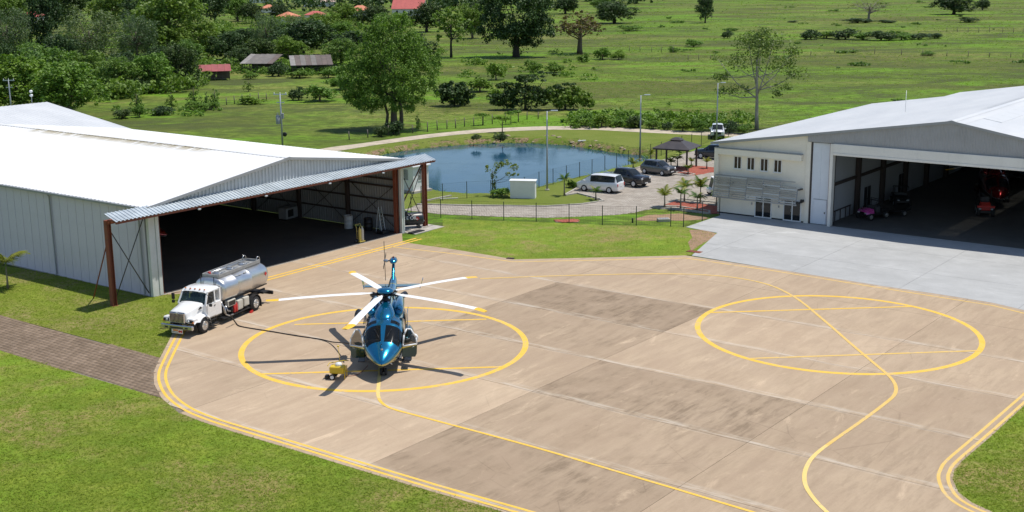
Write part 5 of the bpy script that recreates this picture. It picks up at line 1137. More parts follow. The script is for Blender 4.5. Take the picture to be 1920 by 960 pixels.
MB().bbox(-1.0, 1.3, -.45, .45, .6, 1.05, .08).build('bonnet', M_RED, tt); MB().bbox(1.25, 1.4, -.75, .75, .85, 1.02, .03).build('front_beam', M_RED, tt); MB().bbox(-1.2, -.5, -.4, .4, 1.05, 1.5, .08).build('seat', M_SEAT, tt); MB().bbox(-1.3, 1.2, -.5, .5, .3, .6, .05).build('chassis', M_BLACK, tt)
rb = MB()
for y in (-.5, .5): rb.tube([(-1.1, y, 1.0), (-1.1, y, 2.1), (-.2, y, 2.1), (-.1, y, 1.05)], .04, 6)
rb.build('roll_bar', M_BLACK, tt)
for y in (-.5, .5): MB().bbox(1.28, 1.42, y-.1, y+.1, .68, .82, .02).build('headlight', M_LAMP, tt)
for x in (.95, -.85):
    for y in (-.62, .62): wheel(tt, x, y, .44, .3)
# ================================================================== props inside the left hangar
M_YGAS = mat('yellow_gas_bottle', (.62, .5, .12), .5, grime=.3); M_DRUMW = mat('pale_plastic_drum', (.6, .6, .58), .5)
q = FL.w(20.6, .35, .055); gt = thing('gas_bottle_trolley', 'trolley of yellow and cream gas bottles at the left hangar threshold', 'trolley', q, FL.a-R(95))
for y, m in ((-.14, M_YGAS), (.14, M_CABP)): MB().lathe([(.03, .12), (.12, .14), (.13, .3), (.13, 1.05), (.09, 1.2), (.035, 1.26), (.035, 1.36)], 14, (.08, y, 0)).build('gas_bottle', m, gt)
f_ = MB(); f_.box(-.1, .26, -.3, .3, .07, .12)
for y in (-.27, .27): f_.tube([(-.12, y, .1), (-.16, y, 1.25), (-.3, y, 1.5)], .025, 6)
for z in (.5, .95, 1.5): f_.tube([(-.14-(.16 if z > 1.2 else 0), -.27, z), (-.14-(.16 if z > 1.2 else 0), .27, z)], .02, 6)
f_.build('trolley_frame', M_YGAS, gt)
for y in (-.36, .36): wheel(gt, -.12, y, .17, .09)
def drum(label, q, m, r=.36, h=1.05, nm='drum'):
    d = thing(nm, label, 'drum', q); MB().lathe([(r*.97, 0), (r, .03), (r, h*.33), (r*1.03, h*.345), (r, h*.36), (r, h*.66), (r*1.03, h*.675), (r, h*.69), (r, h), (r*.95, h), (r*.95, h-.03)], 20).build('barrel', m, d); MB().lathe([(.05, h-.03), (.05, h+.01)], 8, (r*.5, 0, 0)).build('cap', M_BLACK, d)
drum('white drum standing against the side wall in the left hangar', FL.w(24.3, 5.3, .055), M_DRUMW, .4, 1.15); drum('black drum right of the white drum in the left hangar', FL.w(24.6, 3.2, .055), M_BLACK, .38, 1.1)
ld = thing('folding_ladder', 'folded metal step ladder standing by the right end of the left hangar opening', 'ladder', FL.w(24.35, 1.1, .055), FL.a)
lm = MB()
for x in (-.25, .25):
    lm.beam((x, .1, .2), (x*.7, .45, 2.3), .06, .05); lm.beam((x*.9, .75, .05), (x*.7, .47, 2.3), .05, .04)
lm.build('ladder_rails', M_GALV, ld)
for k in range(7): MB().box(-.25+.012*k, .25-.012*k, .12+k*.045, .22+k*.045, .35+k*.28, .38+k*.28).build('tread', M_ALU, ld)
MB().bbox(-.5, .5, -.3, .5, 0, .28, .04).build('base_box', M_BLACK, ld)
cr_ = thing('equipment_case', 'large pale equipment case deep inside the left hangar', 'case', FL.w(24.3, 12.9, .055), FL.a+R(8)); MB().bbox(-.85, .85, -.5, .5, .1, 1.1, .05).build('case_body', M_TRIM, cr_); MB().box(-.7, .1, -.515, -.502, .3, .95).build('vent_grille', M_BLACK, cr_)
for x in (-.8, .8): MB().box(x-.08, x+.08, -.4, .4, 0, .1).build('skid', M_BLACK, cr_)
# ------------------------------------------------------------------ waste oil tank behind the corner post
M_OIL = mat('black_tank_paint', (.02, .024, .03), .4, var=.2)
q = FL.w(27.45, .95, .06); ot = thing('oil_tank', 'black horizontal waste oil tank with red diamonds beside the hangar corner', 'tank', q, FL.a+R(-37))
t_ = MB(); prof = [(.05, -1.25), (.45, -1.22), (.55, -1.15), (.57, -1.1), (.57, 1.1), (.55, 1.15), (.45, 1.22), (.05, 1.25)]; t_.lathe(prof, 26, (0, 0, .78), 'x'); t_.build('shell', M_OIL, ot)
for x in (-.8, .8): MB().box(x-.08, x+.08, -.45, .45, 0, .45).build('saddle', M_OIL, ot)
MB().bbox(-.75, -.15, -.25, .25, 1.3, 1.48, .04).build('hatch', M_OIL, ot); MB().tube([(-.4, 0, 1.4), (-.4, 0, 1.75)], .04, 8).build('vent_pipe', M_OIL, ot)
def text(body, size, par, M_, mt, nm='lettering'):
    cu = bpy.data.curves.new(nm, 'FONT'); cu.body = body; cu.size = size; cu.extrude = .003; cu.align_x = 'CENTER'; cu.align_y = 'CENTER'; cu.materials.append(mt)
    t_ = bpy.data.objects.new(nm, cu); COL.objects.link(t_); bpy.context.view_layer.update(); me = bpy.data.meshes.new_from_object(t_.evaluated_get(bpy.context.evaluated_depsgraph_get())); bpy.data.objects.remove(t_); o = link_mesh(nm, me); o.parent = par; o.matrix_local = M_; return o
text('WASTE OIL', .42, ot, Matrix.Translation((-.45, -.58, .96))@Matrix.Rotation(R(78), 4, 'X'), M_WHITE)
text('WASTE OIL', .2, ot, Matrix.Translation((1.245, -.05, .62))@Matrix.Rotation(R(90), 4, 'Z')@Matrix.Rotation(R(90), 4, 'X'), M_WHITE)
for P_, Rz in (((.62, -.578, .9), 0), ((1.26, 0, .98), 90)):
    d_ = MB(); d_.extr([(0, 0, -.2), (.2, 0, 0), (0, 0, .2), (-.2, 0, 0)], (0, -.006, 0)); o = d_.build('red_diamond', M_RED, ot, recalc=True); o.matrix_local = Matrix.Translation(P_)@Matrix.Rotation(R(Rz), 4, 'Z')
    d2 = MB(); d2.extr([(0, -.008, .0), (.07, -.008, -.08), (-.07, -.008, -.08)], (0, -.003, 0)); d2.build('symbol', M_WHITE, o, recalc=True)
mt_ = thing('floor_mat', 'black rubber mat on the ground at the foot of the hangar door leaf', 'mat', FL.w(26.4, -.75, .03), FL.a); MB().bbox(-.8, .8, -.35, .3, 0, .1, .04).build('mat_body', M_BLACK, mt_)
# ------------------------------------------------------------------ white cabin by the pond
q = G(776, 358); cb = thing('guard_cabin', 'small white cabin with barred windows between the hangar and the pond', 'cabin', (q.x, q.y, .1), R(-42))
MB().box(-1.4, 1.4, -1.3, 1.3, -.1, .15).build('base', M_KERB, cb)
for (x0, x1, y0, y1) in ((-1.1, 1.1, -1.1, -1.04), (-1.1, 1.1, 1.04, 1.1), (-1.1, -1.04, -1.04, 1.04), (1.04, 1.1, -1.04, 1.04)): MB().box(x0, x1, y0, y1, .15, 2.55).build('wall', M_WHITE, cb)
MB().bbox(-1.3, 1.3, -1.3, 1.3, 2.55, 2.72, .04).build('roof', M_WHITE, cb)
for (ax, s_) in (('y', -1), ('x', 1), ('y', 1), ('x', -1)):
    w_ = MB(); g_ = MB()
    def pl(a0, a1, z0, z1, d0, d1, mb):
        if ax == 'y': y0, y1 = sorted((s_*d0, s_*d1)); mb.box(a0, a1, y0, y1, z0, z1)
        else: x0, x1 = sorted((s_*d0, s_*d1)); mb.box(x0, x1, a0, a1, z0, z1)
    pl(-.36, .36, 1.2, 2.3, 1.101, 1.12, g_); wo_ = g_.build('window', M_BLACK, cb)
    for k in range(5): pl(-.35+k*.165, -.31+k*.165, 1.18, 2.32, 1.122, 1.145, w_)
    pl(-.42, .42, 2.3, 2.36, 1.1, 1.15, w_); pl(-.42, .42, 1.12, 1.18, 1.1, 1.15, w_); w_.build('window_bars', M_WHITE, wo_)
# white enclosure
q = G(981, 371); en = thing('meter_enclosure', 'white painted masonry enclosure on the lawn by the drive', 'enclosure', (q.x, q.y, 0), R(-9))
MB().bbox(-1.25, 1.25, -.45, .5, 0, 1.72, .02).build('body', M_WHITE, en); MB().bbox(-1.34, 1.34, -.53, .58, 1.72, 1.82, .02).build('slab_top', M_WHITE, en)
# ------------------------------------------------------------------ gazebo
M_GZ = mat('dark_brown_metal_roof', (.045, .038, .04), .55, var=.2, grime=.2)
gp = [G(1281, 323.5), G(1306, 316.5)]; gc = G(1268, 315.5)
gz = thing('gazebo', 'dark hip roofed gazebo on red paving by the car park', 'gazebo', (gc.x, gc.y, .09), R(-27))
hw_, hd_ = 2.0, 1.85
for x in (-hw_+.2, hw_-.2):
    for y in (-hd_+.2, hd_-.2): MB().bbox(x-.09, x+.09, y-.09, y+.09, 0, 2.35, .015).build('post', M_STEELD, gz)
ro = MB(); e = [(-hw_-.25, -hd_-.25, 2.38), (hw_+.25, -hd_-.25, 2.38), (hw_+.25, hd_+.25, 2.38), (-hw_-.25, hd_+.25, 2.38)]; t = [(-.55, -.45, 3.15), (.55, -.45, 3.15), (.55, .45, 3.15), (-.55, .45, 3.15)]
for k in range(4): MB().extr([e[k], e[(k+1) % 4], t[(k+1) % 4], t[k]], (0, 0, -.05)).build('roof_panel', M_GZ, gz, recalc=True)
c_ = MB(); c_.grid([[(-.7, -.6, 3.2), (.7, -.6, 3.2), (.7, .6, 3.2), (-.7, .6, 3.2)], [(-.25, -.15, 3.45), (.25, -.15, 3.45), (.25, .15, 3.45), (-.25, .15, 3.45)]], sm=False, closed=True); c_.f.append((4, 5, 6, 7)); c_.sm.append(False); c_.build('roof_cap', M_GZ, gz)
MB().box(-hw_-.1, hw_+.1, -hd_-.1, -hd_+.02, 2.2, 2.34).build('eave_beam', M_STEELD, gz); MB().box(-hw_-.1, hw_+.1, hd_-.02, hd_+.1, 2.2, 2.34).build('eave_beam', M_STEELD, gz)
# ------------------------------------------------------------------ lamps and poles
def lamp(label, base, ztop, arm, rz_=0.):
    l = thing('street_lamp', label, 'lamp post', base, rz_, 'street lamps round the pond')
    MB().tube([(0, 0, 0), (0, 0, ztop*.5), (0, 0, ztop)], [.11, .085, .06], 10).build('pole', M_GREYM, l); MB().bbox(-.22, .22, -.22, .22, -.02, .14, .03).build('foot', M_KERB, l)
    MB().beam((0, 0, ztop-.05), (arm*.55, 0, ztop+.04), .05, .05).build('arm', M_GREYM, l); MB().bbox(min(arm*.45, arm*1.3), max(arm*.45, arm*1.3), -.14, .14, ztop, ztop+.1, .03).build('lamp_head', M_GALV, l)
lamp('tall grey lamp post by the wire fence, in front of the pond', G(1026, 357), 8.15, .85); lamp('tall grey lamp post at the far right end of the pond', G(1200, 300), 7.65, .85); lamp('tall grey lamp post by the white pickup on the track', G(1343, 272), 7.9, .75)
def utility(label, base, ztop, tr=True):
    u = thing('utility_pole', label, 'utility pole', base); MB().tube([(0, 0, -.1), (0, 0, ztop)], [.13, .09], 10).build('pole', M_GREYM, u)
    MB().box(-.85, .85, -.06, .06, ztop-.12, ztop).build('crossarm', M_GALV, u)
    for x in (-.75, 0, .75): MB().lathe([(.05, 0), (.07, .06), (.04, .1), (.06, .16), (.02, .2)], 8, (x, 0, ztop)).build('insulator', M_WHITE, u)
    MB().box(-.5, .5, -.05, .05, ztop-1.15, ztop-1.05).build('crossarm', M_GALV, u)
    if tr:
        c_ = MB(); c_.lathe([(.26, 0), (.28, .05), (.28, 1.1), (.2, 1.15)], 14, (-.42, 0, ztop-3.9)); o = c_.build('transformer', M_TRIM, u)
        for a in range(3): MB().lathe([(.03, 0), (.05, .1), (.02, .35)], 8, (-.42+.14*math.cos(a*2.1), .14*math.sin(a*2.1), ztop-2.75)).build('bushing', M_TRIM, o)
        MB().bbox(.1, .35, -.15, .15, ztop-3.2, ztop-2.5, .03).build('switch_box', M_TRIM, u)
        MB().lathe([(.25, -.03), (.3, 0), (.25, .03)], 14, (.35, 0, 1.6), 'y').build('cable_coil', M_BLACK, u)
utility('grey utility pole with transformer behind the left hangar roof', G(530, 275), top_z(176, G(530, 275)))
p_ = G(24, 232); utility('slim utility pole beyond the roof at the far left edge', p_, top_z(150, p_), False)
# ------------------------------------------------------------------ fences
M_FPOST = mat('dark_green_fence_post', (.012, .03, .022), .5)
def wire_mat():
    s = S('fence_wire'); s.P(Base_Color=(.015, .03, .025), Roughness=.5, Metallic=.3); return s.m
M_WIRE = wire_mat()
def wire_fence(name, label, pts, h, mesh=True, nseg=8, group=None):
    f = thing(name, label, 'fence', pts[0]); b = Vector(pts[0]); pm = MB().bbox(-.035, .035, -.035, .035, 0, h, .01).mesh('post', M_FPOST)
    for p in pts: link_mesh('post', pm, f, Vector(p)-b)
    if mesh:
        w_ = MB()
        for i in range(len(pts)-1):
            p, q = Vector(pts[i])-b, Vector(pts[i+1])-b; L = (q-p).length
            for k in range(nseg): z = .08+(h-.14)*k/(nseg-1); w_.beam(p+Vector((0, 0, z)), q+Vector((0, 0, z)), .006, .006 if k not in (0, nseg-1) else .012)
            m = int(L/.22)
            for k in range(1, m): t = p+(q-p)*(k/m); w_.beam(t+Vector((0, 0, .06)), t+Vector((0, 0, h-.05)), .005, .005)
        o = w_.build('wire_mesh', M_WIRE, f); o['kind'] = 'stuff'
    return f
wire_fence('wire_fence', 'dark green welded wire fence between the near lawn and the paved drive', [G(*p) for p in [(771, 403), (826.6, 408.7), (885, 411.2), (944.6, 413.4), (1005.4, 415.6), (1067, 417.8), (1129.4, 421.6), (1193, 422.8), (1257.5, 424.6), (1281.5, 425.8), (1316.6, 414.7), (1349, 403.5)]], 1.75)
wire_fence('wire_fence', 'dark green welded wire fence along the near bank of the pond', [G(*p) for p in [(790, 381), (830, 376), (875.5, 372), (920.6, 369.6), (983.4, 363), (1010.7, 352.4), (1037, 346), (1062, 339.8), (1086.7, 333), (1110, 327.5), (1134, 320), (1156, 314.5), (1178, 309), (1198.6, 303), (1219.7, 296.5), (1239.6, 292), (1261, 284), (1278, 280), (1296.6, 276), (1314.7, 272.5), (1340, 262), (1366, 256), (1392, 251)]], 1.72)
M_WOODP = mat('weathered_wood_post', (.16, .135, .11), .9, var=.35)
def stake_fence(label, px, seed, h=1.25, strands=3):
    f = thing('wooden_fence', label, 'fence', G(*px[0])); b = G(*px[0]); r = random.Random(seed); P = []
    for p in px:
        w_ = G(*p)-b; P.append(w_); hh = h*r.uniform(.85, 1.15); lean = Vector((r.uniform(-.06, .06), r.uniform(-.06, .06), hh)); MB().tube([w_-Vector((0, 0, .1)), w_+lean], [.09, .07], 6).build('post', M_WOODP, f)
    w_ = MB()
    for i in range(len(P)-1):
        for k in range(strands): z = .35+k*.35; w_.beam(P[i]+Vector((0, 0, z)), P[i+1]+Vector((0, 0, z)), .012, .012)
    o = w_.build('wire', M_WIRE, f)
stake_fence('row of weathered stakes beside the big light green tree', [(655, 262), (690, 258), (728, 254), (747.6, 252), (774, 249.5), (801.4, 247.2), (820, 243.7), (838, 241.9), (854.6, 240.8), (871, 237.4), (888.5, 236.7), (906, 234.2), (923, 232.7), (948, 230), (972, 227.7), (988, 224), (1009, 223)], 4)
stake_fence('distant stake fence crossing the right hand meadow', [(1290, 113), (1310, 112), (1332, 111), (1380, 109), (1420, 107), (1470, 106), (1520, 104), (1564, 100), (1600, 99), (1640, 101), (1690, 103), (1730, 104), (1775, 105.5), (1815, 106.5), (1855, 107), (1895, 107.5), (1918, 108)], 5, 1.3)
stake_fence('distant stake fence at the upper right of the meadow', [(1775, 60), (1795, 60), (1815, 60.5), (1835, 61), (1855, 60.5), (1880, 61), (1900, 61.5), (1918, 62)], 6, 1.6, 2)
stake_fence('stake fence along the meadow right of the bare spreading tree', [(1180, 96), (1200, 97), (1222, 97), (1240, 98), (1262, 99)], 16, 1.5, 2)
stake_fence('old stake fence through the sapling row in the left meadow', [(425, 197), (440, 195), (455, 192.5), (470, 190), (485, 188), (500, 187)], 9, 1.3, 2)
# small drain box and stones on the beds
q = G(1244, 415); db = thing('drain_cover', 'grey stone drain box in the bed behind the wire fence', 'drain', (q.x, q.y, .0), R(6)); MB().bbox(-.55, .55, -.35, .35, 0, .28, .04).build('box', M_KERB, db); MB().box(-.42, .42, -.24, .24, .281, .3).build('grate', M_TRIM, db)
q = G(1186, 418); MBx = thing('marker_peg', 'short black peg standing in the bed by the fence', 'peg', (q.x, q.y, 0)); MB().lathe([(.07, 0), (.07, .42), (.03, .46)], 8).build('peg_body', M_BLACK, MBx)
q = G(1302, 473); rd = thing('drain_cover', 'rusty red drain grate at the corner of the forecourt', 'drain', (q.x, q.y, .02), R(-35)); MB().box(-.6, .6, -.3, .3, 0, .05).build('grate_frame', M_RUST, rd)
for k in range(7): MB().box(-.5+k*.155, -.44+k*.155, -.24, .24, .051, .066).build('grate_bar', M_RUST, rd)
q = G(957, 486); rd = thing('drain_cover', 'dark drain inlet at the bend of the lawn edge', 'drain', (q.x, q.y, .03), R(-20)); MB().box(-.3, .3, -.15, .15, 0, .07).build('inlet', M_BLACK, rd)
for k in range(3): MB().box(-.25+k*.18, -.2+k*.18, -.12, .12, .071, .085).build('grate_bar', M_RUST, rd)
# rocks on the pond bank
M_ROCK = mat('bank_rock', (.33, .26, .18), .95, var=.35, scale=2, bump=.8); rk = random.Random(3); proto = None
def rock_mesh(seed):
    b = bmesh.new(); bmesh.ops.create_icosphere(b, subdivisions=2, radius=1); r = random.Random(seed)
    for v in b.verts: v.co *= r.uniform(.75, 1.1)
    me = bpy.data.meshes.new('rock'); b.to_mesh(me); b.free(); me.materials.append(M_ROCK); return me
RM = [rock_mesh(i) for i in range(4)]
for i in range(34):
    px = rk.uniform(880, 1115) if i < 24 else rk.uniform(1040, 1180); py = 262+rk.uniform(-5, 5)+max(0, px-1040)*.13; w_ = G(px, py, -.2); z = float(ground_z(np.array([w_.x]), np.array([w_.y]))[0])
    o = link_mesh('rock', RM[i % 4]); s_ = rk.uniform(.12, .32); o.location = (w_.x, w_.y, z); o.scale = (s_*1.4, s_, s_*.6); o.rotation_euler = (0, 0, rk.uniform(0, 6)); tag(o, 'brown rock on the far bank of the pond', 'rock', 'rocks on the far pond bank')
q = G(1091, 266, -.2); bx = thing('plank', 'pale plank lying on the far pond bank', 'plank', (q.x, q.y, -.05), R(20)); MB().bbox(-.55, .55, -.12, .12, -.05, .06, .01).build('board', M_WHITE, bx)
q = G(842, 373); pk = thing('plank', 'pale timber plank lying along the kerb beside the wire fence', 'plank', (q.x, q.y, .0), R(12)); MB().bbox(-.9, .9, -.08, .08, 0, .09, .01).build('board', M_CABP, pk)
# ================================================================== vegetation
def leaf_mat(name, a, b, trans=.25, rough=.55):
    s = S(name); t = s.attr('tone'); r = s.rnd(); c = s.co('Object'); nz = s.noise(c, .8, 3)
    col = s.mix(t, a, b); col = s.mix(s.mr(s.m_('FRACT', s.m_('MULTIPLY', r, 7.31)), .35, 1, 0, .55, False), col, s.mix(1., col, (1.45, 1.15, .7), 'MULTIPLY')); col = s.mix(s.mr(r, 0, 1, 0, .5, False), col, s.mix(1., col, (.72, .78, .9), 'MULTIPLY'))
    s.P(Base_Color=col, Roughness=rough, Specular_IOR_Level=.3)
    tl = s.n('BsdfTranslucent', Color=s.mix(1., col, (1.3, 1.5, .6), 'MULTIPLY')); mx = s.t.nodes.new('ShaderNodeMixShader'); s.put(mx.inputs[0], trans); s.put(mx.inputs[1], s.b.outputs[0]); s.put(mx.inputs[2], tl); s.put(s.out.inputs[0], mx.outputs[0]); return s.m
L_LIGHT = leaf_mat('light_green_leaves', (0.0882, 0.1764, 0.0241), (0.1845, 0.3034, 0.0469)); L_MID = leaf_mat('mid_green_leaves', (0.0786, 0.1512, 0.029), (0.1835, 0.2923, 0.058)); L_DARK = leaf_mat('dark_green_leaves', (0.0281, 0.06, 0.019), (0.076, 0.1301, 0.0381), .15)
L_GREY = leaf_mat('grey_green_leaves', (0.0813, 0.13, 0.0569), (0.1544, 0.2113, 0.0975)); L_BROWN = leaf_mat('dry_brown_leaves', (.085, .075, .035), (.15, .125, .06)); L_YEL = leaf_mat('yellow_green_leaves', (.10, .17, .025), (.20, .26, .05)); L_PALM = leaf_mat('palm_leaves', (.075, .15, .03), (.16, .24, .045)); L_PALMY = leaf_mat('yellowing_palm_leaves', (0.22, 0.242, 0.0385), (0.363, 0.33, 0.066))
L_HEDGE = leaf_mat('shrub_leaves', (0.0866, 0.1698, 0.025), (0.1948, 0.3218, 0.0536))
M_BARK = mat('grey_brown_bark', (.13, .105, .08), .9, var=.35, scale=2.5, bump=.6); M_BARKP = mat('pale_bark', (.36, .33, .28), .9, var=.3, scale=2.5, bump=.5); M_BARKD = mat('dark_bark', (.05, .042, .035), .95, var=.3, scale=2.5, bump=.5)
M_TWIG = mat('bare_grey_twigs', (.22, .19, .17), .9, var=.25)
def leaf_cloud(seed, blobs, n, size, sub=22, spread=.34, up=.35, asp=.55, drop=0.):
    """leaves (small diamonds) gathered in clumps over the given ellipsoids (x, y, z, rx, ry, rz)"""
    rs = np.random.RandomState(seed); B = np.array(blobs, float); wgt = (B[:, 3]*B[:, 4]*B[:, 5])**(2/3); wgt /= wgt.sum()
    m = max(3, int(sub*len(B))); bi = rs.choice(len(B), m, p=wgt); d = rs.normal(size=(m, 3)); d[:, 2] += .25; d /= np.linalg.norm(d, axis=1)[:, None]
    cc = B[bi, :3]+d*B[bi, 3:]*rs.uniform(.55, 1.0, m)[:, None]; cr_ = B[bi, 3:]*spread*rs.uniform(.6, 1.25, m)[:, None]; ct_ = rs.rand(m)
    k = rs.randint(0, m, n); d = rs.normal(size=(n, 3)); d /= np.linalg.norm(d, axis=1)[:, None]
    p = cc[k]+d*cr_[k]*(rs.rand(n)**.45)[:, None]; p[:, 2] -= drop*rs.rand(n)**2
    nr = d*.7+rs.normal(size=(n, 3))*.55+np.array([0, 0, up]); nr /= np.linalg.norm(nr, axis=1)[:, None]
    t = np.cross(nr, rs.normal(size=(n, 3))); t /= np.linalg.norm(t, axis=1)[:, None]; b = np.cross(nr, t); s = size*rs.uniform(.6, 1.35, n)
    bend = nr*(s*.18)[:, None]
    V = np.stack([p+t*s[:, None], p+b*(s*asp)[:, None]+bend, p-t*s[:, None], p-b*(s*asp)[:, None]+bend], 1).reshape(-1, 3); F = np.arange(n*4).reshape(n, 4)
    return V, F, np.clip(.55*ct_[k]+.45*rs.rand(n), 0, 1)
def crown_mesh(name, seed, blobs, n, size, mt, **kw): V, F, T = leaf_cloud(seed, blobs, n, size, **kw); return np_mesh(name, V, F, mt, T)
def trunk_mesh(seed, h, r, blobs, mt, lean=.03, fork=.45, wig=.06, twigs=0, n=8):
    mb = MB(); rd = random.Random(seed); top = Vector((rd.uniform(-lean, lean)*h, rd.uniform(-lean, lean)*h, h))
    pts = [Vector((0, 0, -.03*h))]+[top*(k/5)+Vector((rd.uniform(-1, 1)*wig*r*3, rd.uniform(-1, 1)*wig*r*3, 0)) for k in range(1, 6)]
    mb.tube(pts, [r*1.35, r*1.02, r*.88, r*.76, r*.62, r*.45], n)
    for bl in blobs:
        f = rd.uniform(fork, .95); s0 = top*f; e = Vector(bl[:3])+Vector((rd.uniform(-.2, .2)*bl[3], rd.uniform(-.2, .2)*bl[4], 0)); md = s0.lerp(e, .5)+Vector((0, 0, -.08*(e-s0).length))
        rr = r*(1.1-f*.75); mb.tube([s0, s0.lerp(md, .5)+Vector((0, 0, .01)), md, e], [rr*.62, rr*.5, rr*.36, rr*.12], 6)
        for _ in range(twigs):
            u = rd.uniform(.35, 1.); q0 = (md.lerp(e, (u-.5)*2) if u > .5 else s0.lerp(md, u*2)); q1 = q0+Vector((rd.uniform(-1, 1)*bl[3], rd.uniform(-1, 1)*bl[4], rd.uniform(-.15, .8)*bl[5]))*.85
            mb.tube([q0, q0.lerp(q1, .5)+Vector((0, 0, rd.uniform(-.01, .02)*h)), q1], [rr*.2, rr*.13, rr*.05], 4, caps=False)
    return mb.mesh('trunk', mt)
def round_blobs(seed, n, zc, rh, rv, rb, flat=1.):
    rd = random.Random(seed); out = [(0, 0, zc, rh*.72, rh*.72, rv*.72)]
    for i in range(n):
        a = 2.399*i+rd.uniform(-.3, .3); u = rd.uniform(-.85, 1); rr = math.sqrt(max(0, 1-u*u*.8)); k = rd.uniform(.55, .8)
        out.append((math.cos(a)*rr*rh*k, math.sin(a)*rr*rh*k, zc+u*rv*.66, rb*rd.uniform(.8, 1.25), rb*rd.uniform(.8, 1.25), rb*flat*rd.uniform(.8, 1.2)))
    return out
# unit prototypes: crown about 1 wide, tree 1 tall
PROTO = {}
def proto(key, nm, blobs, n, size, lm, th, tr, bm, cat='tree', **kw):
    tk_ = {k: kw.pop(k) for k in ('lean', 'fork', 'twigs') if k in kw}
    PROTO[key] = (nm, cat, crown_mesh('crown', hash(key) % 9973 if False else sum(map(ord, key)), blobs, n, size, lm, **kw), trunk_mesh(sum(map(ord, key)), th, tr, blobs, bm, **tk_))
proto('broad', 'broadleaf_tree', round_blobs(1, 16, .52, .46, .44, .19), 9000, .022, L_MID, .55, .03, M_BARK)
proto('broad2', 'broadleaf_tree', round_blobs(2, 18, .50, .46, .46, .17), 8500, .023, L_HEDGE, .5, .03, M_BARK)
proto('dark', 'dark_tree', round_blobs(3, 18, .51, .45, .45, .18), 8500, .023, L_DARK, .5, .035, M_BARKD)
proto('grey', 'feathery_tree', round_blobs(4, 26, .52, .43, .46, .15, 1.3), 9000, .017, L_GREY, .6, .028, M_BARK, asp=.35, drop=.06)
proto('tall', 'tall_tree', round_blobs(5, 20, .54, .42, .46, .17, 1.2), 8000, .022, L_DARK, .6, .03, M_BARKD)
proto('thin', 'open_tree', round_blobs(6, 11, .62, .38, .32, .15), 1500, .028, L_MID, .62, .022, M_BARKD, sub=10, spread=.3, twigs=3)
proto('bush', 'bush', round_blobs(7, 10, .42, .40, .40, .2), 2200, .036, L_HEDGE, .3, .03, M_BARK, cat='bush')
proto('bushd', 'bush', round_blobs(8, 10, .42, .40, .40, .2), 2200, .036, L_DARK, .3, .03, M_BARKD, cat='bush')
proto('bushl', 'bush', round_blobs(9, 9, .42, .40, .38, .2), 1100, .05, L_LIGHT, .3, .03, M_BARK, cat='bush')
proto('brown', 'dry_tree', round_blobs(10, 14, .66, .40, .28, .14), 1500, .022, L_BROWN, .62, .035, M_BARK, sub=9, spread=.3, twigs=5)
proto('bare', 'bare_tree', round_blobs(11, 18, .6, .42, .32, .13), 120, .02, L_BROWN, .55, .022, M_TWIG, sub=6, twigs=9)
proto('sap', 'sapling', [(.02*i*(-1)**i, .06*math.sin(i*2), .16+.075*i, .2-.012*i, .2-.012*i, .1) for i in range(11)]+[(.28, .1, .3, .12, .12, .22), (-.28, -.1, .36, .12, .12, .26), (.2, -.2, .5, .1, .1, .2)], 700, .04, L_MID, .92, .02, M_BARK, cat='sapling', sub=7, spread=.5)
proto('flat', 'umbrella_tree', [(0, 0, .82, .38, .38, .09), (.2, .1, .78, .25, .25, .08), (-.22, -.05, .76, .25, .25, .08), (.05, -.2, .74, .25, .25, .07)], 700, .045, L_HEDGE, .72, .025, M_BARK, cat='small tree', sub=12)
def tree(key, base, wid, hgt, label, group=None, rz_=None, name=None, cat=None):
    nm, ct_, cm, tm_ = PROTO[key]; o = thing(name or nm, label, cat or ct_, base, random.uniform(0, 6.28) if rz_ is None else rz_, group); o.scale = (wid, wid, hgt)
    link_mesh('trunk' if key[:4] != 'bush' else 'stem', tm_, o); link_mesh('crown' if key[:4] != 'bush' else 'foliage', cm, o); return o
random.seed(77)
def tpx(key, px, pyb, pyt, wpx, label, group=None, **k):
    b = G(px, pyb); d = math.hypot(b.x, b.y, CAMH); w_ = wpx*d/FPX*(1.18 if key in ('broad', 'broad2', 'dark', 'grey', 'tall') else 1.05); h = top_z(pyt, b); return tree(key, b, w_, max(h, .4), label, group, **k)
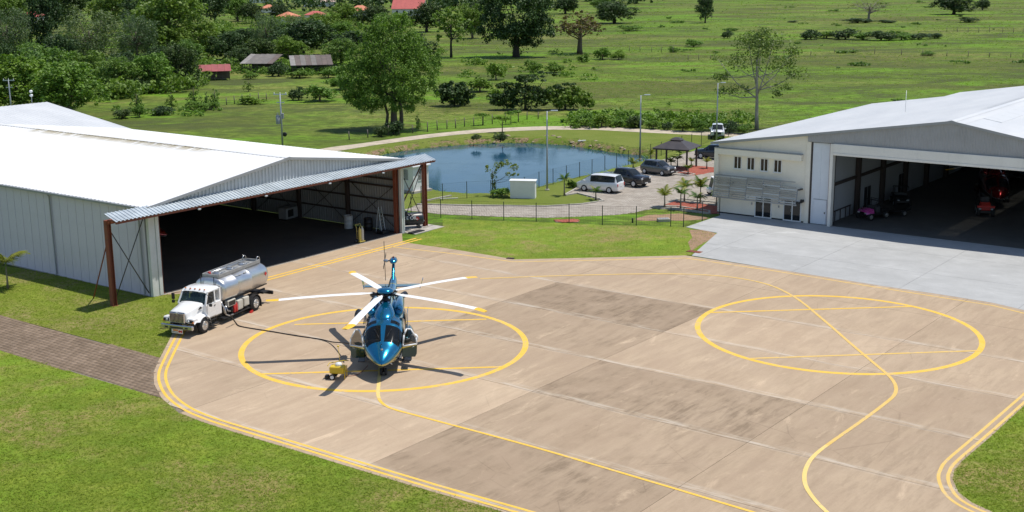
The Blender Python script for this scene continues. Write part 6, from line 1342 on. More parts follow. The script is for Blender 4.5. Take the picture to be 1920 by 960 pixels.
# ------------------------------------------------------------------ trees told apart one by one
# big light green tree: own crown
def special(name, label, base, blobs, n, size, lm, th, tr, bm, seed, cat='tree', extra=None, **kw):
    tk_ = {k: kw.pop(k) for k in ('lean', 'fork', 'twigs') if k in kw}
    o = thing(name, label, cat, base); link_mesh('trunk', trunk_mesh(seed, th, tr, blobs, bm, **tk_), o); link_mesh('crown', crown_mesh('crown', seed, blobs, n, size, lm, **kw), o)
    if extra: extra(o)
    return o
bt = G(740, 243)
BL = [(0, 0, 9.3, 4.6, 4.6, 4.6), (-4.2, -.5, 7.6, 2.9, 2.9, 2.6), (-6, .5, 6.0, 2.4, 2.4, 2.2), (4.0, 0, 8.2, 2.8, 2.8, 2.6), (-2.2, 0, 12.2, 2.9, 2.9, 2.4), (.6, .3, 14.4, 2.6, 2.6, 1.9), (2.6, .5, 11.8, 2.6, 2.6, 2.3), (-4.8, 1, 10.2, 2.3, 2.3, 2.0), (4.4, -1, 5.8, 2.2, 2.2, 1.8), (-2.6, -2, 5.2, 2.6, 2.6, 1.9), (1.6, -2.5, 7, 2.9, 2.9, 2.3), (0, 2.8, 9, 3, 3, 3), (-6.4, 0, 8.2, 1.7, 1.7, 1.5), (5.6, .4, 10.0, 1.6, 1.6, 1.4), (-3.8, 0, 14.2, 1.4, 1.4, 1.1), (-3.6, -1.6, 4.0, 1.9, 1.8, 1.3), (2.5, -2, 4.2, 2.0, 1.8, 1.3), (-5.8, 0, 4.4, 1.6, 1.5, 1.2), (0, -2.6, 4.4, 2, 1.6, 1.3), (1.4, 0, 15.4, 1.8, 1.8, 1.3), (-1.6, 0, 14.9, 1.7, 1.7, 1.3)]
def bt_extra(o):
    mb = MB(); mb.tube([(.9, .3, -.1), (1.0, .3, 2), (.8, .2, 5)], [.34, .28, .18], 8); mb.tube([(-1.2, -.4, -.1), (-.9, -.3, 2.2), (-1.6, 0, 5)], [.26, .2, .14], 8); mb.build('trunk', M_BARK, o)
special('broadleaf_tree', 'large light green tree standing on the field beyond the pond', bt, BL, 42000, .145, L_LIGHT, 9, .45, M_BARK, 41, extra=bt_extra, sub=34, spread=.3, drop=.5)
mg_ = G(968, 107)
special('mango_tree', 'massive dark round crowned tree with a thick trunk in mid field', mg_, [(0, 0, 11, 8.2, 8.2, 8.4), (-6.2, 0, 8, 4.6, 4.6, 4.4), (5.6, -1, 7.2, 4.8, 4.8, 4.2), (0, -3, 5.6, 6, 5, 3), (-2, 0, 17, 5.4, 5.4, 4.4), (4.4, 0, 14.4, 5, 5, 4.6), (-6.5, 1, 14, 3.6, 3.6, 3.4)], 22000, .32, L_DARK, 9, .8, M_BARKD, 42, sub=50, spread=.26)
sp_b = G(1419, 243)
SB = [(0, 0, 10.4, 2.2, 2.2, 2.2), (-3.2, 0, 9.2, 1.6, 1.6, 1.2), (3.4, .3, 9.0, 1.7, 1.7, 1.2), (-5, .5, 7.4, 1.2, 1.2, .8), (5.2, 0, 7.8, 1.2, 1.2, .9), (-1.6, .8, 12, 1.7, 1.7, 1.2), (1.9, -.4, 12.3, 1.7, 1.7, 1.2), (-4.6, -.5, 5.2, 1.3, 1.3, .8), (-2.4, -1, 5.6, 1.2, 1.2, .7), (3.2, -1, 6.2, 1.1, 1.1, .7), (.3, 0, 13.3, 1.2, 1.2, .8), (-5.8, 0, 9.8, .9, .9, .7), (5.0, 1, 10.6, 1.0, 1.0, .7), (2.6, 0, 5.0, .8, .8, .5)]
special('open_tree', 'tall sparse tree with pale trunk and thin leaves above the right hangar roof', sp_b, SB, 4300, .165, leaf_mat('olive_leaves', (.10, .155, .035), (.18, .25, .06)), 10, .24, M_BARKP, 43, sub=20, spread=.75, twigs=8, fork=.4)
# spreading layered tree beyond the fence
lt = G(985, 206)
special('spreading_tree', 'low dark spreading tree with layered branches behind the stake fence', lt, [(0, 0, 2.2, 4.6, 2.6, 1.7), (-3.6, 0, 1.6, 2.6, 2, 1.3), (1.0, 0, 5.0, 3.0, 1.8, .6), (3.4, 0, 5.8, 2.0, 1.5, .45), (-2.5, 0, 3.8, 2.2, 1.7, .6), (3.0, -.6, 2.2, 2.6, 2, 1.4), (6.0, 0, 3.8, 2.2, 1.6, .5)], 5200, .26, L_DARK, 3.2, .2, M_BARKD, 44, sub=30, spread=.28)
special('spreading_tree', 'low bushy tree right of the layered dark tree, with lighter leaves', G(1060, 206), [(0, 0, 1.8, 3.2, 2.2, 1.6), (2.6, 0, 2.2, 2.0, 1.6, 1.0), (-2.4, 0, 2.4, 2.0, 1.6, 1.2), (.8, 0, 3.2, 1.8, 1.4, .7), (3.6, 0, 1.0, 1.6, 1.4, .8)], 3800, .24, L_MID, 2.6, .16, M_BARKD, 45, sub=30, spread=.28)
special('bush', 'dark rounded bush tree just right of the big light green tree', G(852, 199), [(0, 0, 1.9, 2.8, 2.4, 1.8), (-1.8, 0, 2.2, 1.8, 1.6, 1.4), (1.9, 0, 1.6, 1.7, 1.5, 1.2), (.2, 0, 3.4, 1.8, 1.4, .8)], 3600, .25, L_DARK, 2.2, .16, M_BARKD, 46, cat='bush', sub=30, spread=.28)
# ------------------------------------------------------------------ the wood at upper left, tree by tree
FG = 'trees of the wood at upper left'
T = [
 ('broad2', 40, 222, 98, 130, 'leafy tree at the left edge directly above the hangar roof'), ('broad2', 128, 226, 112, 120, 'bushy light tree touching the roof ridge of the rear building'), ('broad', 88, 205, 88, 130, 'full leafy tree rising behind the trees at the rear building roof'),
 ('broad', 222, 176, 104, 78, 'rounded tree at the left end of the row bordering the meadow'), ('broad2', 292, 172, 96, 70, 'second tree in the row bordering the meadow, with pale leaf tips'), ('dark', 342, 165, 78, 64, 'dark upright tree nearest the red roofed shed'), ('bushd', 262, 176, 140, 50, 'small dark tree filling the gap in the meadow row'),
 ('grey', 18, 112, 6, 84, 'grey green feathery tree at the upper left corner'), ('tall', 84, 104, -14, 70, 'very dark tree beside the small red roof at the left'), ('grey', 172, 126, 12, 118, 'large grey green tree at the middle of the left wood'), ('grey', 258, 118, 20, 84, 'slender grey green tree right of the large grey green one'),
 ('broad', 318, 108, -30, 124, 'tall broad tree cut off by the top edge in the left wood'), ('broad', 372, 110, 34, 74, 'leafy tree above the dark tree by the red roofed shed'), ('dark', 424, 112, 58, 68, 'dark bush crowned tree between the red shed and the grey sheds'), ('tall', 404, 44, -26, 60, 'tall dark tree near the top above the grey sheds'),
 ('broad2', 446, 40, -8, 46, 'small tree on the bright clearing near the top'), ('grey', 500, 96, 22, 64, 'pale flowering grey tree left above the grey sheds'), ('dark', 568, 104, 34, 108, 'wide dark tree directly above the grey rusty sheds'), ('broad', 612, 70, 22, 66, 'mid green tree between the orange roof and the grey sheds'), ('broad2', 606, 84, 58, 44, 'pale low tree under the red roofs'),
 ('thin', 846, 108, 8, 96, 'thin dark open tree left of the massive dark tree'), ('dark', 800, 60, 2, 60, 'dark tree right behind the big light green tree'), ('broad', 886, 72, 4, 54, 'leafy tree between the thin open tree and the massive dark tree'), ('brown', 1087, 101, 12, 128, 'brown half dry spreading tree right of the massive dark tree'), ('dark', 1152, 44, 0, 74, 'round dark tree alone at the edge of the upper meadow'), ('broad', 1128, 24, -6, 40, 'tree behind the round dark tree at the upper meadow edge'),
 ('tall', 1322, 43, -6, 34, 'narrow dark tree standing alone high in the right meadow'), ('bare', 1628, 40, -12, 96, 'leafless grey tree in the upper right meadow'), ('dark', 1788, 27, -10, 66, 'dark clump tree near the top right corner'), ('dark', 1842, 19, -2, 24, 'small dark tree right of the dark clump near the top right'),
 ('tall', 130, 60, -20, 60, 'dark tree top right of the small red roof at the left'), ('broad', 215, 55, -24, 80, 'broad tree behind the middle of the left wood, cut by the top edge'), ('dark', 270, 60, -18, 70, 'dark tree top left of the tall broad cut off tree'), ('tall', 360, 50, -30, 70, 'tall dark tree right of the tall broad cut off tree'), ('broad', 20, 60, -20, 60, 'leafy tree behind the feathery corner tree'), ('dark', 50, 168, 88, 70, 'dark tree behind the leafy tree at the left picture edge'), ('broad', 160, 172, 92, 80, 'leafy tree rising behind the row bordering the meadow at its left end'), ('dark', 120, 140, 60, 60, 'dark low tree at the left wood below the large grey green tree'), ('broad2', 390, 96, 40, 54, 'pale leafed tree left of the dark bush crowned tree by the red shed'), ('dark', 300, 135, 84, 60, 'dark low tree below the slender grey green tree'), ('dark', 472, 44, 4, 44, 'dark tree on the far side of the bright clearing near the top'), ('dark', 524, 40, 6, 40, 'dark tree under the small orange roof near the top edge'), ('broad', 648, 48, 4, 54, 'leafy tree left of the low house with orange tiles'), ('dark', 700, 52, 8, 60, 'dark tree below the low house with orange tiles'), ('broad', 735, 62, 22, 66, 'leafy tree just below the large red gable roof'), ('dark', 232, 150, 96, 60, 'dark tree behind the second tree of the meadow row'), ('broad', 60, 150, 78, 90, 'leafy tree behind the bushy tree at the rear building roof'), ('tall', 10, 170, 84, 60, 'tall dark tree at the left picture edge above the rear building'), ('broad', 350, 128, 72, 60, 'leafy tree above the left part of the meadow row, under the tall broad tree'), ('dark', 655, 100, 56, 60, 'dark tree between the right grey shed and the big light green tree'), ('broad', 540, 84, 40, 60, 'leafy tree left above the right grey shed'), ('dark', 452, 88, 52, 50, 'dark tree above the left grey shed'), ('broad2', 680, 150, 108, 60, 'pale leafed tree tucked left of the big light green tree'), ('dark', 780, 120, 60, 70, 'dark tree half hidden behind the right side of the big light green tree'), ('broad', 1000, 34, -6, 50, 'leafy tree right behind the massive dark tree'), ('dark', 1060, 26, -8, 50, 'dark tree above the brown half dry tree'), ('dark', 482, 116, 70, 70, 'dark tree right behind the left grey shed'), ('broad', 540, 112, 66, 60, 'mid green tree behind the gap between the grey sheds'), ('broad', 640, 122, 70, 60, 'leafy tree right behind the right grey shed'), ('dark', 452, 128, 88, 46, 'dark tree between the red roofed shed and the left grey shed'), ('broad2', 430, 84, 50, 50, 'small leafy tree in the bright clearing below the small tree'), ('grey', 560, 62, 26, 50, 'grey green tree between the two low red roofs'), ('broad2', 640, 72, 40, 50, 'leafy tree below the low house with orange tiles, beside the big tree'), ('dark', 905, 40, -4, 50, 'dark tree behind the left side of the massive dark tree')]
for k, x, yb, yt, wp_, lab in T: tpx(k, x, yb, yt, wp_, lab or 'leafy green tree within the dense wood at upper left', FG if lab is None else None)
# bushes along the road and field borders
Bs = [('bush', 1098, 236, 204, 44, 'bright bush at the left end of the hedge beside the dirt track'), ('bush', 1128, 238, 206, 50, 'largest bush of the hedge beside the dirt track'), ('bushl', 1160, 238, 214, 34, 'loose yellow green bush in the middle of the track hedge'), ('bushd', 1190, 240, 212, 40, 'dark bush behind the far pond lamp post'), ('bush', 1225, 242, 220, 34, 'low bush in the gap of the track hedge'), ('bush', 1280, 246, 212, 42, 'rounded bush left of the white pickup on the track'), ('bush', 1310, 247, 214, 36, 'bush just left of the white pickup on the track'), ('bushd', 1368, 250, 222, 44, 'bush right of the white pickup on the track'), ('bush', 1395, 251, 226, 36, 'bush at the foot of the tall sparse tree'), ('bushd', 1252, 244, 226, 26, 'small dark bush in the track hedge'),
 ('bushd', 738, 252, 222, 52, 'dark undergrowth bush at the foot of the big light green tree'), ('bushd', 715, 256, 232, 36, 'small bush left of the foot of the big light green tree'), ('bush', 930, 150, 108, 44, 'leafy bush in the field under the massive dark tree'), ('bush', 1000, 140, 104, 40, 'pale bush at the right foot of the massive dark tree'), ('bush', 1040, 136, 112, 46, 'bush in the rough below the brown half dry tree'), ('bush', 1130, 112, 82, 40, 'bushy clump right of the brown half dry tree'), ('bush', 1160, 112, 90, 36, 'low clump right of the bushy clump by the brown tree'), ('bushl', 1095, 116, 96, 30, 'small light bush under the brown half dry tree'), ('bush', 1180, 58, 44, 54, 'low broad leaved clump below the round dark tree'), ('bush', 900, 172, 138, 60, 'spreading bush left of the layered dark tree'), ('bush', 930, 186, 160, 40, 'low bush between the dark bush tree and the layered dark tree'), ('bush', 760, 200, 150, 40, 'bush beside the crown of the big light green tree'), ('bush', 600, 190, 150, 70, 'tangled bush left of the big light green tree'), ('bushd', 560, 188, 158, 40, 'dark low bush left of the tangled bush'), ('bush', 640, 168, 130, 60, 'bush below the grey sheds by the big light green tree'), ('bushl', 470, 195, 176, 60, 'low scrub patch in the middle of the left meadow'),
 ('bushd', 230, 222, 202, 40, 'dark low bush at the left end of the sapling row'), ('bush', 262, 220, 190, 30, 'bush next to the leftmost sapling'), ('bushd', 306, 215, 196, 50, 'low dark bush under the saplings'), ('bush', 370, 208, 184, 44, 'bush under the tallest saplings'), ('bush', 400, 205, 186, 30, 'bush at the right end of the sapling row'),
 ('bushd', 1520, 74, 52, 44, 'bush at the left end of the long scrub belt'), ('bush', 1550, 72, 54, 50, 'second bush of the long scrub belt'), ('bushd', 1585, 74, 50, 54, 'tall bush in the left half of the long scrub belt'), ('bush', 1618, 75, 55, 50, 'pale bush at the middle of the long scrub belt'), ('bushd', 1652, 76, 54, 56, 'dark bush right of the middle of the long scrub belt'), ('bush', 1690, 75, 57, 46, 'bush in the right half of the long scrub belt'), ('bushd', 1722, 74, 60, 46, 'low bush near the right end of the long scrub belt'), ('bushd', 1752, 72, 60, 36, 'last bush at the right end of the long scrub belt'),
 ('bushd', 1608, 43, 32, 60, 'dark bush at the foot of the leafless grey tree'), ('bushd', 1660, 43, 36, 40, 'bush right of the foot of the leafless grey tree'), ('bushd', 1816, 42, 30, 44, 'bush below the dark clump near the top right corner'), ('bushd', 1486, 42, 38, 24, 'tiny bush alone in the upper right meadow'), ('bushd', 1364, 72, 54, 24, 'dark bush above the tall sparse tree'), ('bush', 1300, 88, 70, 40, 'bush left above the tall sparse tree'), ('bushl', 1262, 98, 84, 22, 'light bush at the stake fence in the middle meadow'),
 ('bush', 1600, 99, 92, 24, 'small bush on the right hand stake fence'), ('bush', 1740, 104, 94, 30, 'clump on the right hand stake fence'), ('bushd', 522, 143, 112, 44, 'dark bush between the two grey rusty sheds'), ('bush', 470, 148, 130, 34, 'bush in front of the left grey shed'), ('bush', 562, 146, 128, 54, 'low bush in front of the right grey shed'), ('bush', 616, 146, 124, 44, 'bush at the right end of the grey sheds'), ('bush', 940, 370, 346, 46, 'bright green bush at the pond edge behind the wire fence')]
for k, x, yb, yt, wp_, lab in Bs: tpx(k, x, yb, yt, wp_, lab)
Sp = [(258, 216, 172, 22, 'leftmost sapling of the sapling row'), (322, 205, 170, 20, 'sapling left of the tallest saplings'), (365, 205, 160, 22, 'tallest sapling of the sapling row'), (404, 202, 166, 22, 'rightmost tall sapling of the sapling row'), (388, 204, 172, 14, 'thin sapling between the two tallest ones'), (784, 246, 214, 12, 'thin sapling left of the stake fence posts'), (466, 172, 150, 16, 'lone sapling on the left meadow below the grey sheds')]
for x, yb, yt, wp_, lab in Sp: tpx('sap', x, yb, yt, wp_*1.6, lab)
Fl = [(942, 249, 215, 32, 'small umbrella shaped tree on the pond bank beside the track'), (905, 235, 210, 26, 'umbrella shaped young tree in the stake fence line'), (958, 233, 206, 22, 'young tree behind the umbrella tree on the bank'), (972, 229, 204, 20, 'young tree near the right end of the stake fence')]
for x, yb, yt, wp_, lab in Fl: tpx('flat', x, yb, yt, wp_*1.2, lab)
tpx('bushd', 938, 266, 246, 36, 'dark scrub on the far pond bank', None); tpx('bushd', 893, 262, 250, 24, 'small scrub on the far pond bank left of the umbrella tree', None)
# young tree with drooping pale branches by the pond fence
yt_ = G(924, 367)
def yt_ex(o): pass
special('young_tree', 'slim young tree with arching pale green branches by the pond fence', yt_, [(.1, 0, 2.3, .35, .3, .6), (.6, 0, 3.1, .5, .4, .3), (1.3, .1, 3.35, .55, .4, .25), (2.2, 0, 2.9, .5, .3, .35), (-.5, 0, 2.7, .4, .3, .35), (1.7, .3, 2.1, .5, .3, .25), (2.4, .2, 2.0, .35, .3, .25), (.1, 0, .9, .3, .25, .7)], 1000, .09, L_YEL, 2.6, .06, M_BARK, 47, cat='small tree', sub=10, spread=.45)
tpx('sap', 1274, 290, 268, 20, 'leafy young tree behind the gazebo roof', None)
# ------------------------------------------------------------------ palms
def frond_mesh(seed, L, droop, mt):
    rd = random.Random(seed); mb = MB(); pts = []; n = 9
    for i in range(n+1):
        t = i/n; pts.append(Vector((L*(t-.18*droop*t*t), 0, L*(.55*t-droop*.85*t*t))))
    mb.tube([pts[0], pts[3], pts[6], pts[n]], [.018, .014, .01, .004], 4, caps=False)
    for i in range(1, n+1):
        for s_ in (-1, 1):
            for h in (0, .5):
                p = pts[i-1].lerp(pts[i], h) if i else pts[0]; t = (i-1+h)/n; l = L*.42*math.sin(min(1, .25+t*.95)*math.pi*.86+.15)
                d = Vector((.55, s_*.8, -.28-.25*rd.random())).normalized()*max(.08, l); wv = Vector((.055*L, 0, 0)); mb.add([p-wv*.6, p+wv*.6, p+d], [(0, 1, 2)])
    return mb.mesh('frond', mt)
FM = [frond_mesh(i, 1., .55+.16*i, m) for i, m in enumerate((L_PALM, L_PALM, L_PALM, L_PALM))]; FMY = [frond_mesh(20+i, 1., .6+.15*i, L_PALMY) for i in range(3)]
M_PTR = mat('palm_trunk', (.26, .22, .16), .9, var=.3, scale=6, bump=.4); M_PGR = mat('palm_crownshaft', (.12, .2, .05), .6)
def palm(label, base, h, L, seed, yellow=.2, nf=10, z=0.):
    rd = random.Random(seed); o = thing('palm_tree', label, 'palm', (base[0], base[1], z)); MB().tube([(0, 0, -.02), (.01, .01, h*.4), (0, .02, h*.82)], [.10, .065, .05], 8).build('trunk', M_PTR, o); MB().tube([(0, .02, h*.82), (0, .02, h)], [.055, .035], 8).build('crownshaft', M_PGR, o)
    for k in range(nf):
        fm = rd.choice(FMY if rd.random() < yellow else FM); f = link_mesh('frond', fm, o, (0, .02, h)); s_ = L*rd.uniform(.85, 1.15); f.scale = (s_, s_, s_); f.rotation_euler = (0, rd.uniform(-.95, .1), 2.4*k+rd.uniform(-.3, .3))
for i, (px, py, ptop, L, yl, lab) in enumerate([(1246, 389, 366, 1.15, .85, 'yellowing palm alone at the left end of the front palm bed'), (1276, 393, 362, 1.05, .2, 'slender palm second from the left in the front palm bed'), (1283, 378, 350, 1.25, .55, 'tallest palm of the rear palm bed'), (1307, 396, 370, 1.0, .25, 'slender palm at the right of the front palm bed'), (1313, 381, 350, 1.25, .45, 'palm nearest the office corner in the rear palm bed'),
    (1343, 386, 366, .8, .3, 'small palm half hidden by the office corner'), (1117, 375, 358, .85, .15, 'small palm in front of the white minivan'), (1058, 367, 336, .9, .3, 'palm beside the kerb left of the white minivan'), (1187, 315, 306, .95, .6, 'low palm behind the black pickup truck'), (1270, 313, 297, .85, .4, 'palm standing under the far side of the gazebo'), (1258, 313, 303, .75, .3, 'low palm at the left gazebo post'), (1290, 327, 314, .7, .3, 'small palm in the bed right of the front gazebo post'), (1296, 312, 302, .7, .6, 'small palm between the gazebo and the dark sport utility car'), (1325, 317, 303, .7, .7, 'small palm right of the gazebo by the office'), (1220, 300, 287, .8, .6, 'yellow palm tuft behind the grey hatchback'), (15, 542, 490, 1.75, .95, 'young yellow green palm on the lawn beside the left hangar wall')]):
    b = G(px, py); palm(lab, b, max(.35, top_z(ptop, b)), L*1.05, 100+i, yl, 9+i % 3)
for px, py, w_, lab in ((1074, 352, 34, 'yellow flowering shrub beside the pond fence left of the white minivan'), (1346, 262, 26, 'yellow leaved shrub in front of the white pickup on the track')):
    b = G(px, py); d = b.length; o = tree('bushl', b, w_*d/FPX, .95, lab); o.children[1].data = o.children[1].data.copy() if False else PROTO['bushl'][2]
# ------------------------------------------------------------------ houses and sheds far off
M_RED_R = mat('red_roof_sheet', (.46, .10, .085), .6, var=.15, scale=.6, grime=.15); M_ORR = mat('orange_roof_tile', (.55, .2, .11), .7, var=.15, scale=.6); M_RSH = mat('faded_red_shed_roof', (.30, .075, .07), .7, var=.2, scale=.8, grime=.3); M_GSH = mat('rusty_grey_shed_roof', (.17, .155, .14), .75, var=.35, scale=.6, grime=.6, dirt=(.15, .08, .055)); M_GSH2 = mat('pale_grey_shed_roof', (.26, .24, .22), .7, var=.3, scale=.6, grime=.5, dirt=(.2, .12, .09)); M_GSH3 = mat('brown_rust_shed_roof', (.13, .10, .085), .75, var=.35, scale=.6, grime=.5); M_WD = mat('weathered_shed_boards', (.13, .105, .08), .9, var=.3)
M_HW = mat('white_house_wall', (.7, .68, .64), .8, var=.08)
def house(label, px, py, wpx, hw_, he, hr_, dep, rm, rz_=0., wall=None, hip=True, shed=False):
    b = G(px, py); d = b.length; W = wpx*d/FPX; o = thing('shed' if shed else 'house', label, 'shed' if shed else 'house', b, rz_); wm = wall or M_HW
    if shed:
        n = max(4, int(W/2.2)); rms = [rm, rm] if rm is not M_GSH else [M_GSH, M_GSH2, M_GSH3]
        for i in range(n+1):
            for y in (-dep/2, dep/2): MB().box(-W/2+i*W/n-.07, -W/2+i*W/n+.07, y-.07, y+.07, 0, he+(hr_-he)*(.5 if y > 0 else 0)).build('post', M_WD, o)
        MB().box(-W/2, W/2, dep/2-.1, dep/2, 0, he).build('back_wall', wm, o)
        for k in range(4): MB().box(-W/2, W/2, -dep/2-.06, -dep/2-.02, .3+k*.32, .42+k*.32).build('rail', M_WD, o)
        ns = max(4, int(W/1.0)); r_ = random.Random(int(px))
        for i in range(ns):
            x0, x1 = -W/2-.4+i*(W+.8)/ns, -W/2-.4+(i+1)*(W+.8)/ns; e_ = r_.uniform(-.25, .1)
            MB().extr([(x0, -dep/2-.7+e_, he), (x1-.03, -dep/2-.7+e_, he), (x1-.03, dep/2+.3, hr_), (x0, dep/2+.3+r_.uniform(-.2, .3), hr_+r_.uniform(0, .1))], (0, 0, .05)).build('roof_sheet', r_.choice(rms), o, recalc=True)
        return o
    MB().box(-W/2+.4, W/2-.4, -dep/2+.4, dep/2-.4, 0, he).build('wall', wm, o)
    ro = MB(); i_ = dep*.42 if hip else 0.; e = [(-W/2, -dep/2, he), (W/2, -dep/2, he), (W/2, dep/2, he), (-W/2, dep/2, he)]; t0, t1 = (-W/2+i_, 0, hr_), (W/2-i_, 0, hr_)
    for q_ in ([e[0], e[1], t1, t0], [e[2], e[3], t0, t1], [e[1], e[2], t1], [e[3], e[0], t0]): MB().extr(q_, (0, 0, -.12)).build('roof_slope' if hip or len(q_) == 4 else 'gable', rm if hip or len(q_) == 4 else wm, o, recalc=True)
    nw = max(2, int(W/3.5))
    for i in range(nw):
        x = -W/2+1.2+(W-2.4)*(i+.5)/nw; wi = MB().box(x-.6, x+.6, -dep/2+.34, -dep/2+.39, he*.35, he*.8).build('window', M_WHITE, o); MB().box(x-.5, x+.5, -dep/2+.32, -dep/2+.338, he*.38, he*.77).build('pane', M_GLD, wi)
    return o
house('house with a large red gable roof and white walls at the top centre', 768, 29, 60, 0, 3.4, 7.6, 12, M_RED_R, R(-6), hip=False); house('low house with an orange tiled roof left of the large red roof', 676, 30, 44, 0, 2.8, 5.2, 11, M_ORR, R(10)); house('house with a red roof half hidden in the left wood', 62, 42, 40, 0, 2.8, 5., 10, M_RED_R, R(-12)); house('low red roofed house above the wide dark tree', 541, 42, 34, 0, 2.6, 4.6, 9, M_ORR, R(-25)); house('long low orange roofed house right of the low red roofed one', 592, 38, 40, 0, 2.6, 4.2, 9, M_RED_R, R(5)); house('pale house at the top edge above the low red roofs', 600, 12, 56, 0, 3., 5., 12, mat('pale_pink_roof', (.5, .36, .3), .7), R(0)); house('white house at the top edge left of the pale one', 490, 5, 40, 0, 3.5, 5.5, 12, mat('pale_grey_roof', (.55, .55, .56), .6), R(0)); house('small orange roofed house between the top edge houses', 505, 24, 30, 0, 2.6, 4.4, 9, M_ORR, R(15))
house('open shed with a faded red roof at the edge of the wood', 404, 149, 50, 0, 1.9, 2.9, 4.6, M_RSH, R(14), shed=True, wall=M_WD); house('open shed with a grey rusty roof left of two', 492, 134, 56, 0, 2.0, 3.6, 6, M_GSH, R(-10), shed=True, wall=M_WD); house('open shed with a streaked rusty roof right of two', 584, 137, 70, 0, 2.0, 3.7, 6, M_GSH, R(12), shed=True, wall=M_WD)
# ------------------------------------------------------------------ far wood and undergrowth that read as masses
def mass(name, label, spots, n, size, lm, seed, sub=9, **kw):
    V, F, T_ = leaf_cloud(seed, spots, n, size, sub=sub, **kw); o = link_mesh(name, np_mesh(name, V, F, lm, T_)); tag(o, label, kind='stuff'); return o
rm = random.Random(12); sp = []
for i in range(170):
    px = rm.uniform(-140, 1240); y = 26-22*rm.random() if px < 1000 else rm.uniform(2, 9); b = G(px, y); h = rm.uniform(4, 9); sp.append((b.x, b.y, h*.6, h*.8, h*.8, h*.62))
for i in range(150):
    px = rm.uniform(-200, 2150); y = rm.uniform(-14, 0); b = G(px, y); h = rm.uniform(5, 11); sp.append((b.x, b.y, h*.6, h*1.1, h*.9, h*.6))
mass('far_wood', 'far off dark tree line along the top of the view', sp, 52000, .95, L_DARK, 60, sub=10, spread=.36)
sp = []
for i in range(230):
    px = rm.uniform(-60, 470); y = rm.uniform(40, 165)+(40 if px < 190 and rm.random() < .4 else 0)
    if px > 200 and y > 158-(px-200)*.06: continue
    if px > 440 and y < 60: continue
    b = G(px, y); h = rm.uniform(1.2, 3.2); sp.append((b.x, b.y, h*.5, h*1.3, h*1.3, h*.6))
for i in range(95): b = G(rm.uniform(385, 720), rm.uniform(34, 98)); h = rm.uniform(1.6, 4.2); sp.append((b.x, b.y, h*.5, h*1.2, h*1.2, h*.6))
for i in range(60):
    t_ = rm.random(); b = G(192+185*t_, 190-27*t_+rm.uniform(-8, 3)); h = rm.uniform(1.4, 3.4); sp.append((b.x, b.y, h*.5, h*1.2, h*1.1, h*.6))
mass('undergrowth', 'tangled undergrowth beneath the wood at upper left', sp, 42000, .36, L_MID, 61, sub=9, spread=.4)
sp = []
for i in range(90):
    px = rm.choice([rm.uniform(480, 660), rm.uniform(800, 1120), rm.uniform(430, 640)]); y = rm.uniform(100, 150) if px > 700 else rm.uniform(92, 138); b = G(px, y); h = rm.uniform(.6, 1.6); sp.append((b.x, b.y, h*.4, h*1.5, h*1.5, h*.6))
for i in range(150): b = G(rm.uniform(1050, 1420), rm.uniform(218, 241)); h = rm.uniform(.35, 1.5); sp.append((b.x, b.y, h*.4, h*1.3, h*1.2, h*.6))
mass('undergrowth', 'rough weeds and scrub between the field trees', sp, 22000, .24, L_HEDGE, 62, sub=9, spread=.4)
sp = []
for i in range(70): b = G(rm.uniform(425, 645), rm.uniform(134, 141)); h = rm.uniform(.5, 1.5); sp.append((b.x, b.y, h*.45, h*1.2, h, h*.6))
for i in range(45): b = G(rm.uniform(215, 420), 0); b = G(rm.uniform(215, 420), 219-.07*rm.uniform(0, 200)); h = rm.uniform(.3, .9); sp.append((b.x, b.y, h*.4, h*1.3, h, h*.6))
mass('undergrowth', 'scrubby growth along the grey sheds and the sapling row', sp, 9000, .2, L_HEDGE, 64, sub=9, spread=.4)
sp = []
for i in range(50):
    px = rm.gauss(rm.choice([1330, 1480, 1600, 1700, 1800, 1210]), 70); y = rm.choice([12, 20, 30, 44, 52, 62, 88, 96, 104, 112, 120, 128])+rm.gauss(0, 4)
    if px < 1130 and y > 120: continue
    if rm.random() < .12: px, y = rm.uniform(1060, 1900), rm.uniform(130, 200)
    b = G(px, max(3, y)); h = rm.uniform(.22, .8)*(1+b.length/900); sp.append((b.x, b.y, h*.35, h*rm.uniform(1.2, 3.5), h*1.3, h*.5))
mass('scrub', 'low scrub and weeds scattered over the right hand meadow', sp, 5500, .28, L_MID, 63, sub=8, spread=.42)
# ------------------------------------------------------------------ grass
def tufts(name, label, pts, hs, mt, seed, blades=3, wide=.5):
    """tufts of bent blades at the given points (x, y, z) with heights hs"""
    rs = np.random.RandomState(seed); P = np.repeat(pts, blades, 0); h = np.repeat(hs, blades)*rs.uniform(.6, 1.2, len(P)); a = rs.rand(len(P))*6.283; tl = rs.rand(len(P))*6.283
    d = np.stack([np.cos(a), np.sin(a), 0*a], -1); l = np.stack([np.cos(tl), np.sin(tl), 0*a], -1)*(h*rs.uniform(.9, 2.2, len(P)))[:, None]; w_ = (h*wide)[:, None]; off = np.stack([rs.normal(size=len(P)), rs.normal(size=len(P)), 0*a], -1)*(h*.5)[:, None]
    B = P+off; up = np.stack([0*h, 0*h, h], -1); V = np.stack([B-d*w_, B+d*w_, B+up+l+d*w_*.25, B+up+l-d*w_*.25], 1).reshape(-1, 3); F = np.arange(len(P)*4).reshape(-1, 4)
    o = link_mesh(name, np_mesh(name, V, F, mt, np.repeat(rs.rand(len(pts)), blades))); return tag(o, label, kind='stuff')
G_MEAD = leaf_mat('meadow_grass_blades', (0.1333, 0.2035, 0.0281), (0.2246, 0.3158, 0.0421), .35, .8); G_LAWN = leaf_mat('lawn_grass_blades', (0.1708, 0.2459, 0.0279), (0.2596, 0.3346, 0.049), .35, .8); G_REED = leaf_mat('bank_reeds', (0.1035, 0.1955, 0.023), (0.207, 0.3105, 0.046), .2, .8)
rs = np.random.RandomState(4)
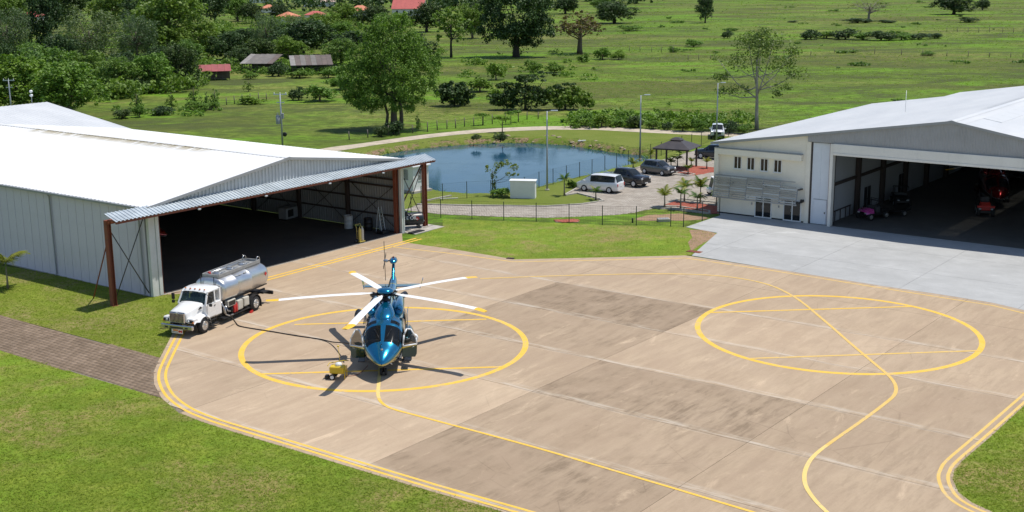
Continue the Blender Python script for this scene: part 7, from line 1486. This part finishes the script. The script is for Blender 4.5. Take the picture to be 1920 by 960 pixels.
def scatter_px(n, x0, x1, y0, y1, z=0.):
    u = rs.uniform(x0, x1, n); v = rs.uniform(y0, y1, n); d = C_FW[None]+((u-960)/FPX)[:, None]*C_R-((v-480)/FPX)[:, None]*C_U; t = (z-CAMH)/d[:, 2]
    return np.stack([d[:, 0]*t, d[:, 1]*t, 0*t+z], -1), u, v
def patchy(P, f, th, k=0):
    s_ = np.sin(P[:, 0]*f+1.3*np.sin(P[:, 1]*f*.7+k))+np.sin(P[:, 1]*f*1.7+1.1*np.sin(P[:, 0]*f*.9+2+k))+.7*np.sin((P[:, 0]+P[:, 1])*f*2.3+k); return s_ > th
P, u, v = scatter_px(52000, -40, 1960, 2, 240); k = ~((u < 480) & (v < 175)) & (poly_sd(P[:, 0], P[:, 1], np.array([(p.x, p.y) for p in smooth_line([G(*p) for p in road_up], 1)+smooth_line([G(*p) for p in road_lo], 1)])) > .6)
k &= ~((u < 1330) & (v > 236)); low = (u < 660) & (v > 140)
dist = np.hypot(P[:, 0], P[:, 1]); H_ = np.clip(.0005*dist, .06, .38)*rs.uniform(.5, 1.3, len(P)); H_[low] *= .45; k &= patchy(P, .05, -.3) | (rs.rand(len(P)) < .35)
tufts('meadow_grass', 'rough tufted grass of the open meadow', P[k], H_[k], G_MEAD, 71)
def lawn_grass(label, poly, n, box, h, mt, seed, z=.01):
    P, u, v = scatter_px(n, *box, z=z); P = P[poly_sd(P[:, 0], P[:, 1], np.array([(p[0], p[1]) for p in poly])) < rs.normal(-.01, .05, len(P))]; tufts('grass', label, P, h*rs.uniform(.6, 1.4, len(P)), mt, seed, 3, .3)
lawn_grass('short mown grass blades in the near left lawn', FRONT, 60000, (-20, 980, 640, 975), .05, G_LAWN, 72, .038); lawn_grass('short grass blades on the strip by the left hangar', STRIP, 30000, (-40, 400, 480, 690), .05, G_LAWN, 76, .036); lawn_grass('short grass blades on the island at the near right', ISL, 9000, (1780, 1960, 740, 975), .05, G_LAWN, 73, .038); lawn_grass('short grass blades in the middle lawn', MIDL, 9000, (750, 1350, 405, 492), .045, G_LAWN, 74, .036)
ed = []
for i in range(len(POND)):
    a, b = POND[i], POND[(i+1) % len(POND)]; m = int((b-a).length/.09)
    for j in range(m):
        q = a.lerp(b, j/m); s_ = rs.normal(0, .35); ed.append((q.x+s_, q.y+rs.normal(0, .35)))
ed = np.array(ed); sd = poly_sd(ed[:, 0], ed[:, 1], PP); ed = ed[(sd > -.25)]; ez = ground_z(ed[:, 0], ed[:, 1]); tufts('bank_grass', 'tall green grass fringing the pond', np.c_[ed, ez], rs.uniform(.15, .5, len(ed)), G_REED, 75, 3, .16)
